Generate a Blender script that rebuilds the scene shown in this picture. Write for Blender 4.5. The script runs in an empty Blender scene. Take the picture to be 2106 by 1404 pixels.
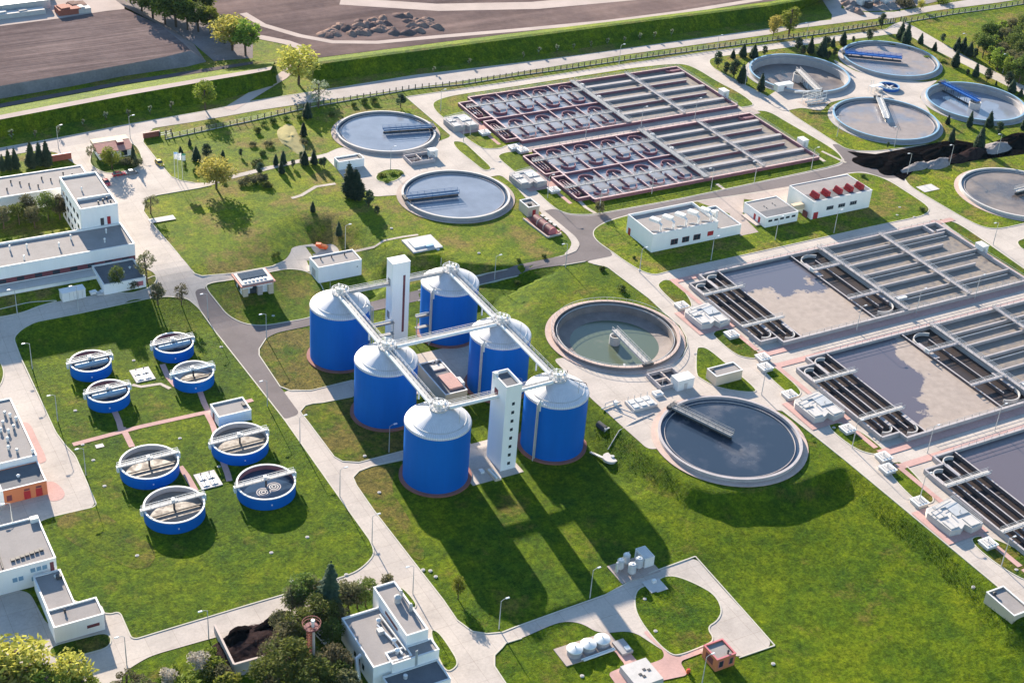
import bpy, bmesh, math, random
import numpy as np
from mathutils import Vector, Matrix
random.seed(7)
PI = math.pi
C = bpy.context.scene.collection
scene = bpy.context.scene
# ------------------------------------------------------------------ camera
F0, TH, RO, YA, HC = 3110.68642, 0.550533728, 0.0790348249, 0.543062880, 220.0
_c, _s = math.cos, math.sin
FW = np.array([_s(YA)*_c(TH), _c(YA)*_c(TH), -_s(TH)])
RT = np.array([_c(YA), -_s(YA), 0.0]); UP = np.cross(RT, FW)
R2 = _c(RO)*RT+_s(RO)*UP; U2 = -_s(RO)*RT+_c(RO)*UP
cam = bpy.data.objects.new('camera', bpy.data.cameras.new('camera')); C.objects.link(cam)
cam.data.sensor_width = 36; cam.data.lens = F0/2106*36; cam.data.clip_end = 20000; cam.data.clip_start = 1
m = Matrix.Identity(4)
for i in range(3):
    m[i][0], m[i][1], m[i][2] = R2[i], U2[i], -FW[i]
m[2][3] = HC
cam.matrix_world = m
scene.camera = cam

def gp(px, py, z=0.0):
    """the place at height z seen at photo pixel (px, py)"""
    d = F0*FW+R2*(px-1053)-U2*(py-702)
    t = (z-HC)/d[2]
    return d[0]*t, d[1]*t
# ------------------------------------------------------------------ terrain
LOWZ = -5.0
LIP = [(2300,1400,9.2),(2106,1285,9),(1960,1135,9),(1850,1045,9),(1775,980,9),(1740,962,8),(1720,963,8),(1643,992,8),(1566,1010,8),
       (1476,1013,8),(1425,998,8),(1371,960,9.3),(1335,928,10),(1214,820,10),(1137,738,10),(1115,700,12),(1100,640,16),(1150,585,30),(1215,537,37),
       (1060,546,9),(1030,546,7),(943,540,7),(905,522,8),(858,527,8),(820,515,13),(765,468,13),(690,436,14),(600,430,24),(420,530,34),(300,545,34),(0,600,34),(-400,690,34)]
LW = np.array([(*gp(a, b), w) for a, b, w in LIP])
LOWPOLY = [tuple(p[:2]) for p in LW]+[(-2500, LW[-1, 1]), (-2500, -1500), (1800, -1500)]
PITS = []   # (x, y, r, depth)
def hfun(X, Y):
    X = np.asarray(X, float); Y = np.asarray(Y, float)
    ins = np.zeros(X.shape, bool)
    n = len(LOWPOLY)
    for i in range(n):
        x1, y1 = LOWPOLY[i]; x2, y2 = LOWPOLY[(i+1) % n]
        c = ((y1 > Y) != (y2 > Y))
        with np.errstate(divide='ignore', invalid='ignore'):
            ins ^= c & (X < (x2-x1)*(Y-y1)/(y2-y1)+x1)
    best = np.full(X.shape, 1e9); wid = np.full(X.shape, 10.0)
    for i in range(len(LW)-1):
        ax, ay, aw = LW[i]; bx, by, bw = LW[i+1]
        dx, dy = bx-ax, by-ay
        t = np.clip(((X-ax)*dx+(Y-ay)*dy)/(dx*dx+dy*dy), 0, 1)
        d = np.hypot(X-ax-t*dx, Y-ay-t*dy)
        k = d < best
        best = np.where(k, d, best); wid = np.where(k, aw+t*(bw-aw), wid)
    u = np.clip(best/wid, 0, 1); sm = u*u*(3-2*u)
    k = np.clip((14-wid)/4, 0, 1)   # steep banks have a crisper edge
    lin = np.clip(u*1.25-.06, 0, 1); sm = sm*(1-.75*k)+lin*.75*k
    # the round tank's bank and the slope right of it: a short steep lip, then a long gentle fall
    q = np.clip(10-wid, 0, 1); st = np.clip(best/4.6, 0, 1); g = np.clip(best/32, 0, 1)
    sm = sm*(1-q)+(.62*st+.38*g*g*(3-2*g))*q
    return np.where(ins, LOWZ*sm, 0.0)
def hz(x, y): return float(hfun(np.array([x]), np.array([y]))[0])
def W(px, py, z=None):
    """pixel -> point on the terrain (or at height z)"""
    if z is not None:
        x, y = gp(px, py, z); return Vector((x, y, z))
    h = -2.5
    for _ in range(14):
        x, y = gp(px, py, h); h = 0.5*h+0.5*hz(x, y)
    return Vector((x, y, hz(x, y)))
# ------------------------------------------------------------------ materials
def _nt(name):
    mt = bpy.data.materials.new(name); mt.use_nodes = True
    nt = mt.node_tree; b = nt.nodes['Principled BSDF']
    return mt, nt, b
def noise(nt, vec, scale, detail=4, rough=.6):
    n = nt.nodes.new('ShaderNodeTexNoise'); n.inputs['Scale'].default_value = scale
    n.inputs['Detail'].default_value = detail; n.inputs['Roughness'].default_value = rough
    nt.links.new(vec, n.inputs['Vector']); return n.outputs['Fac']
def ramp(nt, fac, stops):
    r = nt.nodes.new('ShaderNodeValToRGB'); e = r.color_ramp.elements
    while len(e) < len(stops): e.new(0.5)
    for el, (p, c) in zip(e, stops): el.position = p; el.color = (*c, 1)
    nt.links.new(fac, r.inputs['Fac']); return r.outputs['Color']
def mixc(nt, fac, a, b, mode='MIX'):
    x = nt.nodes.new('ShaderNodeMix'); x.data_type = 'RGBA'; x.blend_type = mode
    for sock, v in ((x.inputs[0], fac), (x.inputs[6], a), (x.inputs[7], b)):
        if isinstance(v, (int, float)): sock.default_value = v
        elif isinstance(v, tuple): sock.default_value = (*v, 1)
        else: nt.links.new(v, sock)
    return x.outputs[2]
def posn(nt): return nt.nodes.new('ShaderNodeNewGeometry').outputs['Position']
def bump(nt, b, h, strength, dist=.1):
    n = nt.nodes.new('ShaderNodeBump'); n.inputs['Strength'].default_value = strength; n.inputs['Distance'].default_value = dist
    nt.links.new(h, n.inputs['Height']); nt.links.new(n.outputs['Normal'], b.inputs['Normal'])
def mathn(nt, op, a, b=0.0):
    n = nt.nodes.new('ShaderNodeMath'); n.operation = op
    for s, v in zip(n.inputs, (a, b)):
        if isinstance(v, (int, float)): s.default_value = v
        else: nt.links.new(v, s)
    return n.outputs[0]
def M(name, col, rough=.8, var=.18, scale=.35, metal=0.0, spec=.3, fine=2.5, streak=None):
    """plain weathered surface: base colour broken up by two noises"""
    mt, nt, b = _nt(name); p = posn(nt)
    d = tuple(c*(1-var) for c in col); l = tuple(min(1, c*(1+var)) for c in col)
    v = p
    if streak:
        mp = nt.nodes.new('ShaderNodeMapping'); mp.inputs['Scale'].default_value = streak; nt.links.new(p, mp.inputs['Vector']); v = mp.outputs[0]
    c1 = ramp(nt, noise(nt, v, scale), [(.3, d), (.7, l)])
    c2 = mixc(nt, .35, c1, ramp(nt, noise(nt, v, fine), [(.3, d), (.7, l)]))
    nt.links.new(c2, b.inputs['Base Color']); b.inputs['Roughness'].default_value = rough
    b.inputs['Metallic'].default_value = metal; b.inputs['Specular IOR Level'].default_value = spec
    return mt
def grass_mat(name, shift=0.0, dry=0.5, tint=(1, 1, 1)):
    mt, nt, b = _nt(name); p = posn(nt)
    n1 = noise(nt, p, .03, 6, .65); n2 = noise(nt, p, .16, 6, .72); n3 = noise(nt, p, .55, 6, .85); n4 = noise(nt, p, 1.5, 4, .85)
    f = mathn(nt, 'ADD', mathn(nt, 'MULTIPLY', n2, .55), mathn(nt, 'MULTIPLY', n1, .45))
    g = ramp(nt, f, [(.36+shift, (.026, .064, .009)), (.45+shift, (.052, .096, .007)), (.55+shift, (.088, .130, .006)), (.66+shift, (.145, .175, .008))])
    dn = noise(nt, p, .07, 7, .75)
    g = mixc(nt, ramp(nt, dn, [(dry, (0, 0, 0)), (dry+.12, (.85, .85, .85))]), g, (.135, .108, .03))
    k = ramp(nt, n3, [(.36, (.40, .46, .5)), (.5, (1, 1, 1)), (.64, (1.6, 1.5, 1.2))])
    g = mixc(nt, .85, g, k, 'MULTIPLY')
    k2 = ramp(nt, n4, [(.36, (.38, .44, .45)), (.64, (1.55, 1.5, 1.3))])
    g = mixc(nt, .85, g, k2, 'MULTIPLY')
    g = mixc(nt, 1.0, g, tint, 'MULTIPLY')
    nt.links.new(g, b.inputs['Base Color']); b.inputs['Roughness'].default_value = .8; b.inputs['Specular IOR Level'].default_value = .06
    b.inputs['Specular Tint'].default_value = (.8, 1, .1, 1)
    bump(nt, b, mathn(nt, 'ADD', mathn(nt, 'MULTIPLY', n3, .8), n4), 1.0, .28)
    return mt
def paving(name, col, joint=5.0, dirt=.5, stain=(.3, .27, .25)):
    mt, nt, b = _nt(name); p = posn(nt)
    c = ramp(nt, noise(nt, p, .12, 5), [(.25, tuple(x*.8 for x in col)), (.5, col), (.75, tuple(min(1, x*1.1) for x in col))])
    c = mixc(nt, mathn(nt, 'MULTIPLY', ramp(nt, noise(nt, p, .05, 6, .7), [(.52, (0, 0, 0)), (.72, (1, 1, 1))]), dirt), c, tuple(x*.7 for x in col))
    c = mixc(nt, .5, c, ramp(nt, noise(nt, p, 1.6, 3), [(.3, (.8, .8, .8)), (.7, (1.12, 1.12, 1.12))]), 'MULTIPLY')
    if joint:
        br = nt.nodes.new('ShaderNodeTexBrick'); br.offset = 0.0
        br.inputs['Scale'].default_value = 1; br.inputs['Brick Width'].default_value = joint; br.inputs['Row Height'].default_value = joint
        br.inputs['Mortar Size'].default_value = .05; br.inputs['Mortar Smooth'].default_value = .3
        br.inputs['Color1'].default_value = (1, 1, 1, 1); br.inputs['Color2'].default_value = (.94, .94, .95, 1); br.inputs['Mortar'].default_value = (.72, .7, .68, 1)
        nt.links.new(p, br.inputs['Vector'])
        c = mixc(nt, 1.0, c, br.outputs['Color'], 'MULTIPLY')
    nt.links.new(c, b.inputs['Base Color']); b.inputs['Roughness'].default_value = .9; b.inputs['Specular IOR Level'].default_value = .15
    return mt
def water_mat(name, col, rough=.06, spec=.5, ripple=.02):
    mt, nt, b = _nt(name); p = posn(nt)
    c = ramp(nt, noise(nt, p, .12, 4), [(.3, tuple(x*.85 for x in col)), (.7, tuple(x*1.15 for x in col))])
    nt.links.new(c, b.inputs['Base Color']); b.inputs['Roughness'].default_value = rough; b.inputs['Specular IOR Level'].default_value = spec
    bump(nt, b, noise(nt, p, 1.5, 2), ripple, .1)
    return mt
def scum_mat(name, wat, scum, th=.5, sc=.09, grad=(0, 0, 0), cx=0, cy=0, soft=.015, rough=.12, inner=None):
    mt, nt, b = _nt(name); p = posn(nt)
    n = noise(nt, p, sc, 8, .62)
    sx = nt.nodes.new('ShaderNodeSeparateXYZ'); nt.links.new(p, sx.inputs[0])
    g = mathn(nt, 'ADD', mathn(nt, 'MULTIPLY', mathn(nt, 'SUBTRACT', sx.outputs[0], cx), grad[0]), mathn(nt, 'MULTIPLY', mathn(nt, 'SUBTRACT', sx.outputs[1], cy), grad[1]))
    f = mathn(nt, 'ADD', n, g)
    k = ramp(nt, f, [(th-soft, (0, 0, 0)), (th+soft, (1, 1, 1))])
    sc2 = ramp(nt, noise(nt, p, .5, 5), [(.3, tuple(x*.82 for x in scum)), (.7, tuple(min(1, x*1.1) for x in scum))])
    nt.links.new(mixc(nt, k, wat, sc2), b.inputs['Base Color'])
    r = mathn(nt, 'ADD', mathn(nt, 'MULTIPLY', k, .6), rough); nt.links.new(r, b.inputs['Roughness'])
    return mt
def leaf_mat(name, a, b_, c, sc=.45, per=.25):
    mt, nt, b = _nt(name); p = posn(nt)
    col = ramp(nt, noise(nt, p, sc, 4, .7), [(.32, a), (.5, b_), (.7, c)])
    oi = nt.nodes.new('ShaderNodeObjectInfo')
    hs = nt.nodes.new('ShaderNodeHueSaturation')
    nt.links.new(mathn(nt, 'ADD', mathn(nt, 'MULTIPLY', oi.outputs['Random'], .05), .475), hs.inputs['Hue'])
    nt.links.new(mathn(nt, 'ADD', mathn(nt, 'MULTIPLY', oi.outputs['Random'], 2*per), 1-per), hs.inputs['Value'])
    nt.links.new(col, hs.inputs['Color'])
    nt.links.new(hs.outputs[0], b.inputs['Base Color']); b.inputs['Roughness'].default_value = .75; b.inputs['Specular IOR Level'].default_value = .12
    tr = nt.nodes.new('ShaderNodeBsdfTranslucent'); nt.links.new(hs.outputs[0], tr.inputs['Color'])
    mx = nt.nodes.new('ShaderNodeMixShader'); mx.inputs[0].default_value = .42
    out = nt.nodes['Material Output']
    nt.links.new(b.outputs[0], mx.inputs[1]); nt.links.new(tr.outputs[0], mx.inputs[2]); nt.links.new(mx.outputs[0], out.inputs[0])
    return mt
def furrow_mat(name, a, c, ang, period, amt=.55, wave=0.0):
    """soil with long irregular cultivation streaks"""
    mt, nt, b = _nt(name); p = posn(nt)
    mp = nt.nodes.new('ShaderNodeMapping'); mp.inputs['Rotation'].default_value = (0, 0, ang); nt.links.new(p, mp.inputs['Vector'])
    mp2 = nt.nodes.new('ShaderNodeMapping'); mp2.inputs['Scale'].default_value = (.035, 1, 1); nt.links.new(mp.outputs[0], mp2.inputs['Vector'])
    s = ramp(nt, noise(nt, p, .018, 7, .68), [(.3, a), (.7, c)])
    l1 = noise(nt, mp2.outputs[0], .55/period*2, 4, .6); l2 = noise(nt, mp2.outputs[0], .12/period*2, 3, .6)
    s = mixc(nt, amt, s, ramp(nt, l1, [(.3, (.66, .66, .67)), (.7, (1.32, 1.3, 1.28))]), 'MULTIPLY')
    s = mixc(nt, amt*.9, s, ramp(nt, l2, [(.3, (.72, .72, .74)), (.7, (1.28, 1.26, 1.22))]), 'MULTIPLY')
    s = mixc(nt, .6, s, ramp(nt, noise(nt, p, .3, 6, .75), [(.3, (.75, .75, .75)), (.7, (1.25, 1.25, 1.25))]), 'MULTIPLY')
    if wave:
        w = nt.nodes.new('ShaderNodeTexWave'); w.inputs['Scale'].default_value = .30/period*3; w.inputs['Distortion'].default_value = 6; w.inputs['Detail'].default_value = 3; w.inputs['Detail Scale'].default_value = .12
        w.bands_direction = 'Y'; nt.links.new(mp.outputs[0], w.inputs['Vector'])
        s = mixc(nt, wave, s, ramp(nt, w.outputs['Fac'], [(.15, (.8, .8, .8)), (.85, (1.18, 1.18, 1.18))]), 'MULTIPLY')
    nt.links.new(s, b.inputs['Base Color']); b.inputs['Roughness'].default_value = 1; b.inputs['Specular IOR Level'].default_value = 0
    bump(nt, b, l1, .5, .4)
    return mt
def corr_mat(name, col, metal, rough, n=90):
    """radially seamed sheet roof (object coordinates)"""
    mt, nt, b = _nt(name)
    tc = nt.nodes.new('ShaderNodeTexCoord'); sx = nt.nodes.new('ShaderNodeSeparateXYZ'); nt.links.new(tc.outputs['Object'], sx.inputs[0])
    a = mathn(nt, 'ARCTAN2', sx.outputs[1], sx.outputs[0]); s = mathn(nt, 'SINE', mathn(nt, 'MULTIPLY', a, n))
    c = ramp(nt, s, [(.0, tuple(x*.86 for x in col)), (.6, col)])
    c = mixc(nt, .5, c, ramp(nt, noise(nt, tc.outputs['Object'], .8, 4), [(.3, (.85, .85, .87)), (.7, (1.1, 1.1, 1.1))]), 'MULTIPLY')
    nt.links.new(c, b.inputs['Base Color']); b.inputs['Metallic'].default_value = metal; b.inputs['Roughness'].default_value = rough
    bump(nt, b, s, .4, .06)
    return mt
MT = dict(
 drygrass=grass_mat('grass_dry', .02, .43, (1.0, .95, 1.1)), hill=grass_mat('grass_hill_glint', -.03, .49, (1.4, 1.28, 1.7)), grass=grass_mat('grass_long', 0, .56), lawn=grass_mat('grass_lawn', .02, .50), lush=grass_mat('grass_lush', -.04, .66),  # hill: lighter, yellower tint stands in for backlit glint on far grass
 concrete=paving('concrete_paving', (.49, .435, .39), 6.0), road=paving('road_surface', (.41, .365, .34), 0, .5),
 asphalt=paving('asphalt', (.165, .142, .143), 0, .7), darkasphalt=paving('old_asphalt', (.13, .115, .12), 0, .6),
 pinkring=paving('pink_ring_paving', (.52, .40, .35), .0, .4), pinkpave=paving('red_block_paving', (.50, .315, .285), .0, .5), lane=paving('lane_concrete', (.42, .35, .315), 8, .5),
 kerb=M('kerb_stone', (.50, .47, .40), .9, .12), pathstone=paving('path_slabs', (.50, .44, .38), 1.2, .4),
 white=M('white_render', (.90, .89, .87), .75, .05, .25, 0, .3, 1.5, (1, 1, .15)), cream=M('cream_render', (.62, .50, .36), .8, .08), whitemetal=M('white_painted_steel', (.74, .74, .72), .45, .1, .8),
 roofgrey=M('grey_roof_felt', (.27, .25, .245), .9, .14, .25), roofdark=M('dark_roof_felt', (.13, .135, .15), .85, .2, .3), coping=M('pale_coping', (.66, .66, .66), .6, .06),
 roofpink=M('salmon_tiles', (.52, .25, .20), .8, .15, 1.2), brick=M('brick', (.30, .10, .07), .85, .25, 3), orange=M('orange_render', (.60, .20, .09), .8, .08),
 red=M('red_paint', (.40, .03, .035), .5, .15), pinkred=M('faded_red_paint', (.52, .16, .18), .55, .15), maroon=M('maroon_paint', (.17, .05, .06), .6, .2), glass=M('window_glass', (.03, .04, .055), .15, .2, .5, 0, .6),
 blue=M('blue_tank_cladding', (.0015, .125, .50), .6, .10, .2, 0, .15, 1.2, (1, 1, .12)), bluepaint=M('blue_steel_paint', (.02, .12, .42), .45, .15), bluerail=M('pale_blue_steel', (.22, .36, .48), .5, .15),
 roofmetal=corr_mat('aluminium_roof', (.64, .645, .69), .15, .5), steel=M('galvanised_steel', (.46, .47, .48), .5, .15, .8, .3), greysteel=M('grey_painted_steel', (.26, .265, .275), .6, .15), darksteel=M('dark_steel', (.06, .06, .065), .6, .2),
 bright=M('bright_ducting', (.72, .73, .74), .35, .1, .8, .4), plinth=M('red_brown_plinth', (.28, .12, .10), .85, .15), plinthlight=M('pale_plinth', (.5, .42, .38), .85, .1),
 tankconc=M('grey_concrete', (.36, .34, .34), .85, .15, .4), tankpale=M('pale_concrete', (.50, .48, .465), .8, .12, .5), tanklilac=M('weathered_concrete', (.40, .37, .38), .85, .18, .4), plum=M('plum_coated_concrete', (.21, .095, .12), .75, .25, .5), plumcap=M('worn_plum_wall_top', (.52, .37, .37), .8, .25, .6), chanwall=M('dark_wet_concrete', (.12, .09, .09), .8, .3, .5),
 wskyblue=water_mat('clear_water', (.20, .225, .275), .08, .5), wnavy=water_mat('shaded_tank_water', (.03, .055, .10), .12, .5), wdark=scum_mat('dark_water_reflections', (.025, .038, .06), (.10, .105, .13), .60, .06, soft=.12, rough=.07), wgreen=scum_mat('green_pool_water', (.10, .125, .085), (.22, .20, .15), .62, .05, soft=.1),  # wdark: lighter patches are cloud reflections put into the colour
 wcell=water_mat('pale_tank_water', (.26, .265, .29), .12, .5), wlane=scum_mat('aeration_lane_water', (.15, .13, .12), (.25, .21, .175), .5, .6, soft=.15, rough=.35), wchan=water_mat('dark_channel_sludge', (.035, .025, .024), .5, .3, .2),
 wsludge=scum_mat('brown_settling_water', (.085, .07, .066), (.19, .16, .152), .47, .045, soft=.10, rough=.15), wsludge2=scum_mat('grey_settling_water', (.17, .185, .23), (.235, .20, .195), .47, .04, soft=.08, rough=.12),
 trunk=M('bark', (.10, .07, .05), .95, .25, 2), soil=furrow_mat('ploughed_soil', (.125, .096, .095), (.20, .156, .15), -.03, 1.5, .8, .55), straw=M('straw_grass', (.36, .32, .17), .95, .2, .4, 0, 0), bridgeblue=M('dull_blue_steel', (.04, .13, .27), .5, .15), basinwall=M('shade_toned_tank_wall', (.215, .185, .175), .8, .25, .35), soil2=furrow_mat('bare_soil', (.085, .066, .07), (.20, .148, .135), -.05, 8, .75), bank=M('clay_bank', (.24, .21, .21), 1, .25, .15, 0, 0, 1.2), sand=M('sandy_track', (.48, .40, .36), 1, .15, .1, 0, 0), rubble=M('rubble', (.27, .19, .16), 1, .35, .5, 0, 0, 3), sludge=M('black_sludge', (.0055, .0045, .005), .9, .4, .8, 0, 0, 4), sludge2=M('crumbly_dark_sludge', (.028, .019, .019), .9, .6, 1.2, 0, 0, 5), gravel=M('grey_spoil', (.26, .24, .24), 1, .25, .6, 0, 0, 4),  # basinwall: colour darkened to carry the shade inside the drained tank
 ditch=M('ditch_mud', (.13, .11, .11), .9, .2, .2, 0, 0), wood=M('weathered_post', (.09, .085, .075), .9, .2), lamp=M('lamp_housing', (.72, .73, .75), .4, .05), pole=M('lamp_pole', (.42, .43, .43), .6, .1), carred=M('red_car_paint', (.45, .02, .03), .25, .05, .5, 0, .6), carsilver=M('silver_car_paint', (.32, .35, .38), .3, .05, .5, .4, .6), carwhite=M('white_car_paint', (.78, .78, .78), .3, .04), caryellow=M('yellow_panel', (.75, .50, .05), .5, .05), tyre=M('tyre_rubber', (.02, .02, .02), .9, .1),
 redmach=M('orange_red_machine', (.62, .10, .03), .5, .2), beige=M('beige_render', (.60, .50, .385), .85, .08), flagwhite=M('white_flag', (.8, .8, .8), .8, .05), flaggreen=M('green_flag', (.1, .4, .25), .8, .05), flagblue=M('blue_flag', (.25, .45, .75), .8, .05),
 leafdark=leaf_mat('dark_leaves', (.05, .08, .02), (.10, .14, .03), (.18, .20, .05)), leafmid=leaf_mat('mid_green_leaves', (.10, .15, .02), (.20, .26, .035), (.30, .34, .06)), leafyellow=leaf_mat('spring_leaves', (.22, .21, .04), (.40, .37, .08), (.55, .49, .13)), leafweed=leaf_mat('weed_leaves', (.03, .06, .008), (.055, .095, .01), (.09, .13, .015), .45, .02), leafpine=leaf_mat('pine_needles', (.028, .05, .034), (.05, .085, .05), (.09, .12, .065)), leafolive=leaf_mat('olive_leaves', (.075, .08, .04), (.14, .14, .07), (.22, .205, .11)), leafwhite=leaf_mat('blossom', (.35, .33, .26), (.55, .52, .45), (.7, .68, .6)), leafpale=leaf_mat('thin_pale_leaves', (.16, .19, .12), (.24, .27, .18), (.34, .36, .26)),
)
# ------------------------------------------------------------------ mesh builder
_j = [0]
def jit():
    _j[0] = (_j[0]*7+3) % 23
    return _j[0]*0.0007
class MB:
    def __init__(s): s.v = []; s.f = []
    def add(s, v, f):
        o = len(s.v); s.v += [tuple(p) for p in v]; s.f += [tuple(i+o for i in q) for q in f]; return s
    def box(s, x0, y0, z0, x1, y1, z1):
        a = jit(); x0 -= a; y0 -= a; z0 -= a; x1 += a; y1 += a; z1 += a
        return s.add([(x0,y0,z0),(x1,y0,z0),(x1,y1,z0),(x0,y1,z0),(x0,y0,z1),(x1,y0,z1),(x1,y1,z1),(x0,y1,z1)],
                     [(0,3,2,1),(4,5,6,7),(0,1,5,4),(1,2,6,5),(2,3,7,6),(3,0,4,7)])
    def obox(s, c, sz, rz=0, taper=1.0):
        a = jit(); hx, hy = sz[0]/2+a, sz[1]/2+a; ca, sa = math.cos(rz), math.sin(rz); v = []
        for z, k in ((c[2]-a, 1), (c[2]+sz[2]+a, taper)):
            for x, y in ((-hx,-hy),(hx,-hy),(hx,hy),(-hx,hy)):
                v.append((c[0]+(x*ca-y*sa)*k, c[1]+(x*sa+y*ca)*k, z))
        return s.add(v, [(0,3,2,1),(4,5,6,7),(0,1,5,4),(1,2,6,5),(2,3,7,6),(3,0,4,7)])
    def bar(s, p, q, w, h):
        """box section bar from p to q (its axis at mid height)"""
        p = Vector(p); q = Vector(q); d = (q-p); l = d.length
        if l < 1e-6: return s
        d /= l; side = d.cross(Vector((0,0,1)))
        side = side.normalized() if side.length > 1e-4 else Vector((1,0,0)); up = side.cross(d)
        a = jit(); sw, uh = side*(w/2+a), up*(h/2+a); v = []
        for e in (p, q):
            v += [e-sw-uh, e+sw-uh, e+sw+uh, e-sw+uh]
        return s.add(v, [(0,3,2,1),(4,5,6,7),(0,1,5,4),(1,2,6,5),(2,3,7,6),(3,0,4,7)])
    def prism(s, poly, z0, z1):
        a = jit(); n = len(poly); ar = sum(poly[i][0]*poly[(i+1)%n][1]-poly[(i+1)%n][0]*poly[i][1] for i in range(n))
        if ar < 0: poly = poly[::-1]
        v = [(x,y,z0) for x,y in poly]+[(x,y,z1+a) for x,y in poly]
        return s.add(v, [tuple(range(n-1,-1,-1)), tuple(range(n,2*n))]+[(i,(i+1)%n,n+(i+1)%n,n+i) for i in range(n)])
    def lathe(s, prof, cx=0, cy=0, n=48, closed=False):
        o = []; k = len(prof); v = []
        for i in range(n):
            a = 2*PI*i/n
            for r, z in prof: v.append((cx+r*math.cos(a), cy+r*math.sin(a), z))
        f = []
        for i in range(n):
            j = (i+1) % n
            for t in range(k if closed else k-1):
                u = (t+1) % k
                f.append((i*k+t, j*k+t, j*k+u, i*k+u))
        return s.add(v, f)
    def cyl(s, cx, cy, z0, z1, r, n=16, r2=None):
        r2 = r if r2 is None else r2
        v = [(cx+r*math.cos(2*PI*i/n), cy+r*math.sin(2*PI*i/n), z0) for i in range(n)]+[(cx+r2*math.cos(2*PI*i/n), cy+r2*math.sin(2*PI*i/n), z1) for i in range(n)]
        return s.add(v, [tuple(range(n-1,-1,-1)), tuple(range(n,2*n))]+[(i,(i+1)%n,n+(i+1)%n,n+i) for i in range(n)])
    def ring(s, cx, cy, ri, ro, z0, z1, n=64):
        return s.lathe([(ri,z0),(ro,z0),(ro,z1),(ri,z1)], cx, cy, n, True)
    def disc(s, cx, cy, r, z, n=64, bottom=None):
        return s.add([(cx+r*math.cos(2*PI*i/n), cy+r*math.sin(2*PI*i/n), z) for i in range(n)], [tuple(range(n))])
    def arc(s, cx, cy, r, a0, a1, z0, z1, th, n=14):
        a = jit(); v = []; f = []
        for i in range(n+1):
            t = a0+(a1-a0)*i/n; c, q = math.cos(t), math.sin(t)
            for rr, z in ((r-th/2,z0),(r+th/2,z0),(r+th/2,z1+a),(r-th/2,z1+a)): v.append((cx+rr*c, cy+rr*q, z))
        for i in range(n):
            for t in range(4):
                u = (t+1)%4; f.append((i*4+t, i*4+u, i*4+4+u, i*4+4+t))
        f += [(0,1,2,3), (n*4+3,n*4+2,n*4+1,n*4)]
        return s.add(v, f)
    def tube(s, pts, r, n=8):
        pts = [Vector(p) for p in pts]; k = len(pts); v = []; f = []; pu = None
        for i, p in enumerate(pts):
            d = (pts[min(i+1,k-1)]-pts[max(i-1,0)]).normalized()
            a = d.cross(Vector((0,0,1)));  a = a.normalized() if a.length > 1e-3 else Vector((1,0,0))
            if pu is not None:
                a = (pu-d*pu.dot(d)); a = a.normalized() if a.length > 1e-3 else Vector((1,0,0))
            pu = a; b = d.cross(a)
            for t in range(n):
                q = 2*PI*t/n; v.append(p+(a*math.cos(q)+b*math.sin(q))*r)
        for i in range(k-1):
            for t in range(n):
                u = (t+1)%n; f.append((i*n+t, i*n+u, i*n+n+u, i*n+n+t))
        f += [tuple(range(n-1,-1,-1)), tuple((k-1)*n+t for t in range(n))]
        return s.add(v, f)
    def build(s, name, mat, parent=None, smooth=False):
        me = bpy.data.meshes.new(name)
        off = Vector((0,0,0))
        p = parent
        while p is not None: off += p.location; p = p.parent
        vv = [(a-off.x, b-off.y, c-off.z) for a, b, c in s.v]
        me.from_pydata(vv, [], s.f); me.materials.append(MT[mat] if isinstance(mat, str) else mat)
        if smooth:
            me.polygons.foreach_set('use_smooth', [True]*len(me.polygons))
            if smooth != 'all': me.set_sharp_from_angle(angle=math.radians(35))
        me.update()
        o = bpy.data.objects.new(name, me); C.objects.link(o)
        if parent is not None: o.parent = parent
        return o
def struct(o, kind='structure'): o['kind'] = kind; return o
def tag(o, label, cat, group=None):
    o['label'] = label; o['category'] = cat
    if group: o['group'] = group
    return o
def thing(name, label, cat, loc, group=None):
    o = bpy.data.objects.new(name, None); C.objects.link(o); o.location = loc
    o.empty_display_size = .5
    return tag(o, label, cat, group)
def dup(root, loc, label=None, scale=None, rz=0, group=None):
    r = root.copy(); C.objects.link(r); r.location = loc; r.rotation_euler = (0, 0, rz)
    if scale is not None: r.scale = scale if isinstance(scale, (tuple, list)) else (scale,)*3
    if label: r['label'] = label
    if group: r['group'] = group
    for ch in list(root.children):
        c = ch.copy(); C.objects.link(c); c.parent = r
        for g in ch.children:
            d = g.copy(); C.objects.link(d); d.parent = c
    return r
ORD = ['first','second','third','fourth','fifth','sixth','seventh','eighth','ninth','tenth','eleventh','twelfth','thirteenth','fourteenth','fifteenth','sixteenth','seventeenth','eighteenth','nineteenth','twentieth']+['twenty-'+q for q in 'first second third fourth fifth sixth seventh eighth ninth'.split()]
def ordl(i, n, side='left'):
    if n == 1: return 'only'
    if i == 0: return {'left': 'leftmost', 'near': 'nearest', 'far': 'farthest'}[side]
    if i == n-1: return {'left': 'rightmost', 'near': 'farthest', 'far': 'nearest'}[side]
    return ORD[i]+' from the '+{'left': 'left', 'near': 'front', 'far': 'back'}[side] if i < 29 else 'near the right end'
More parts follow.
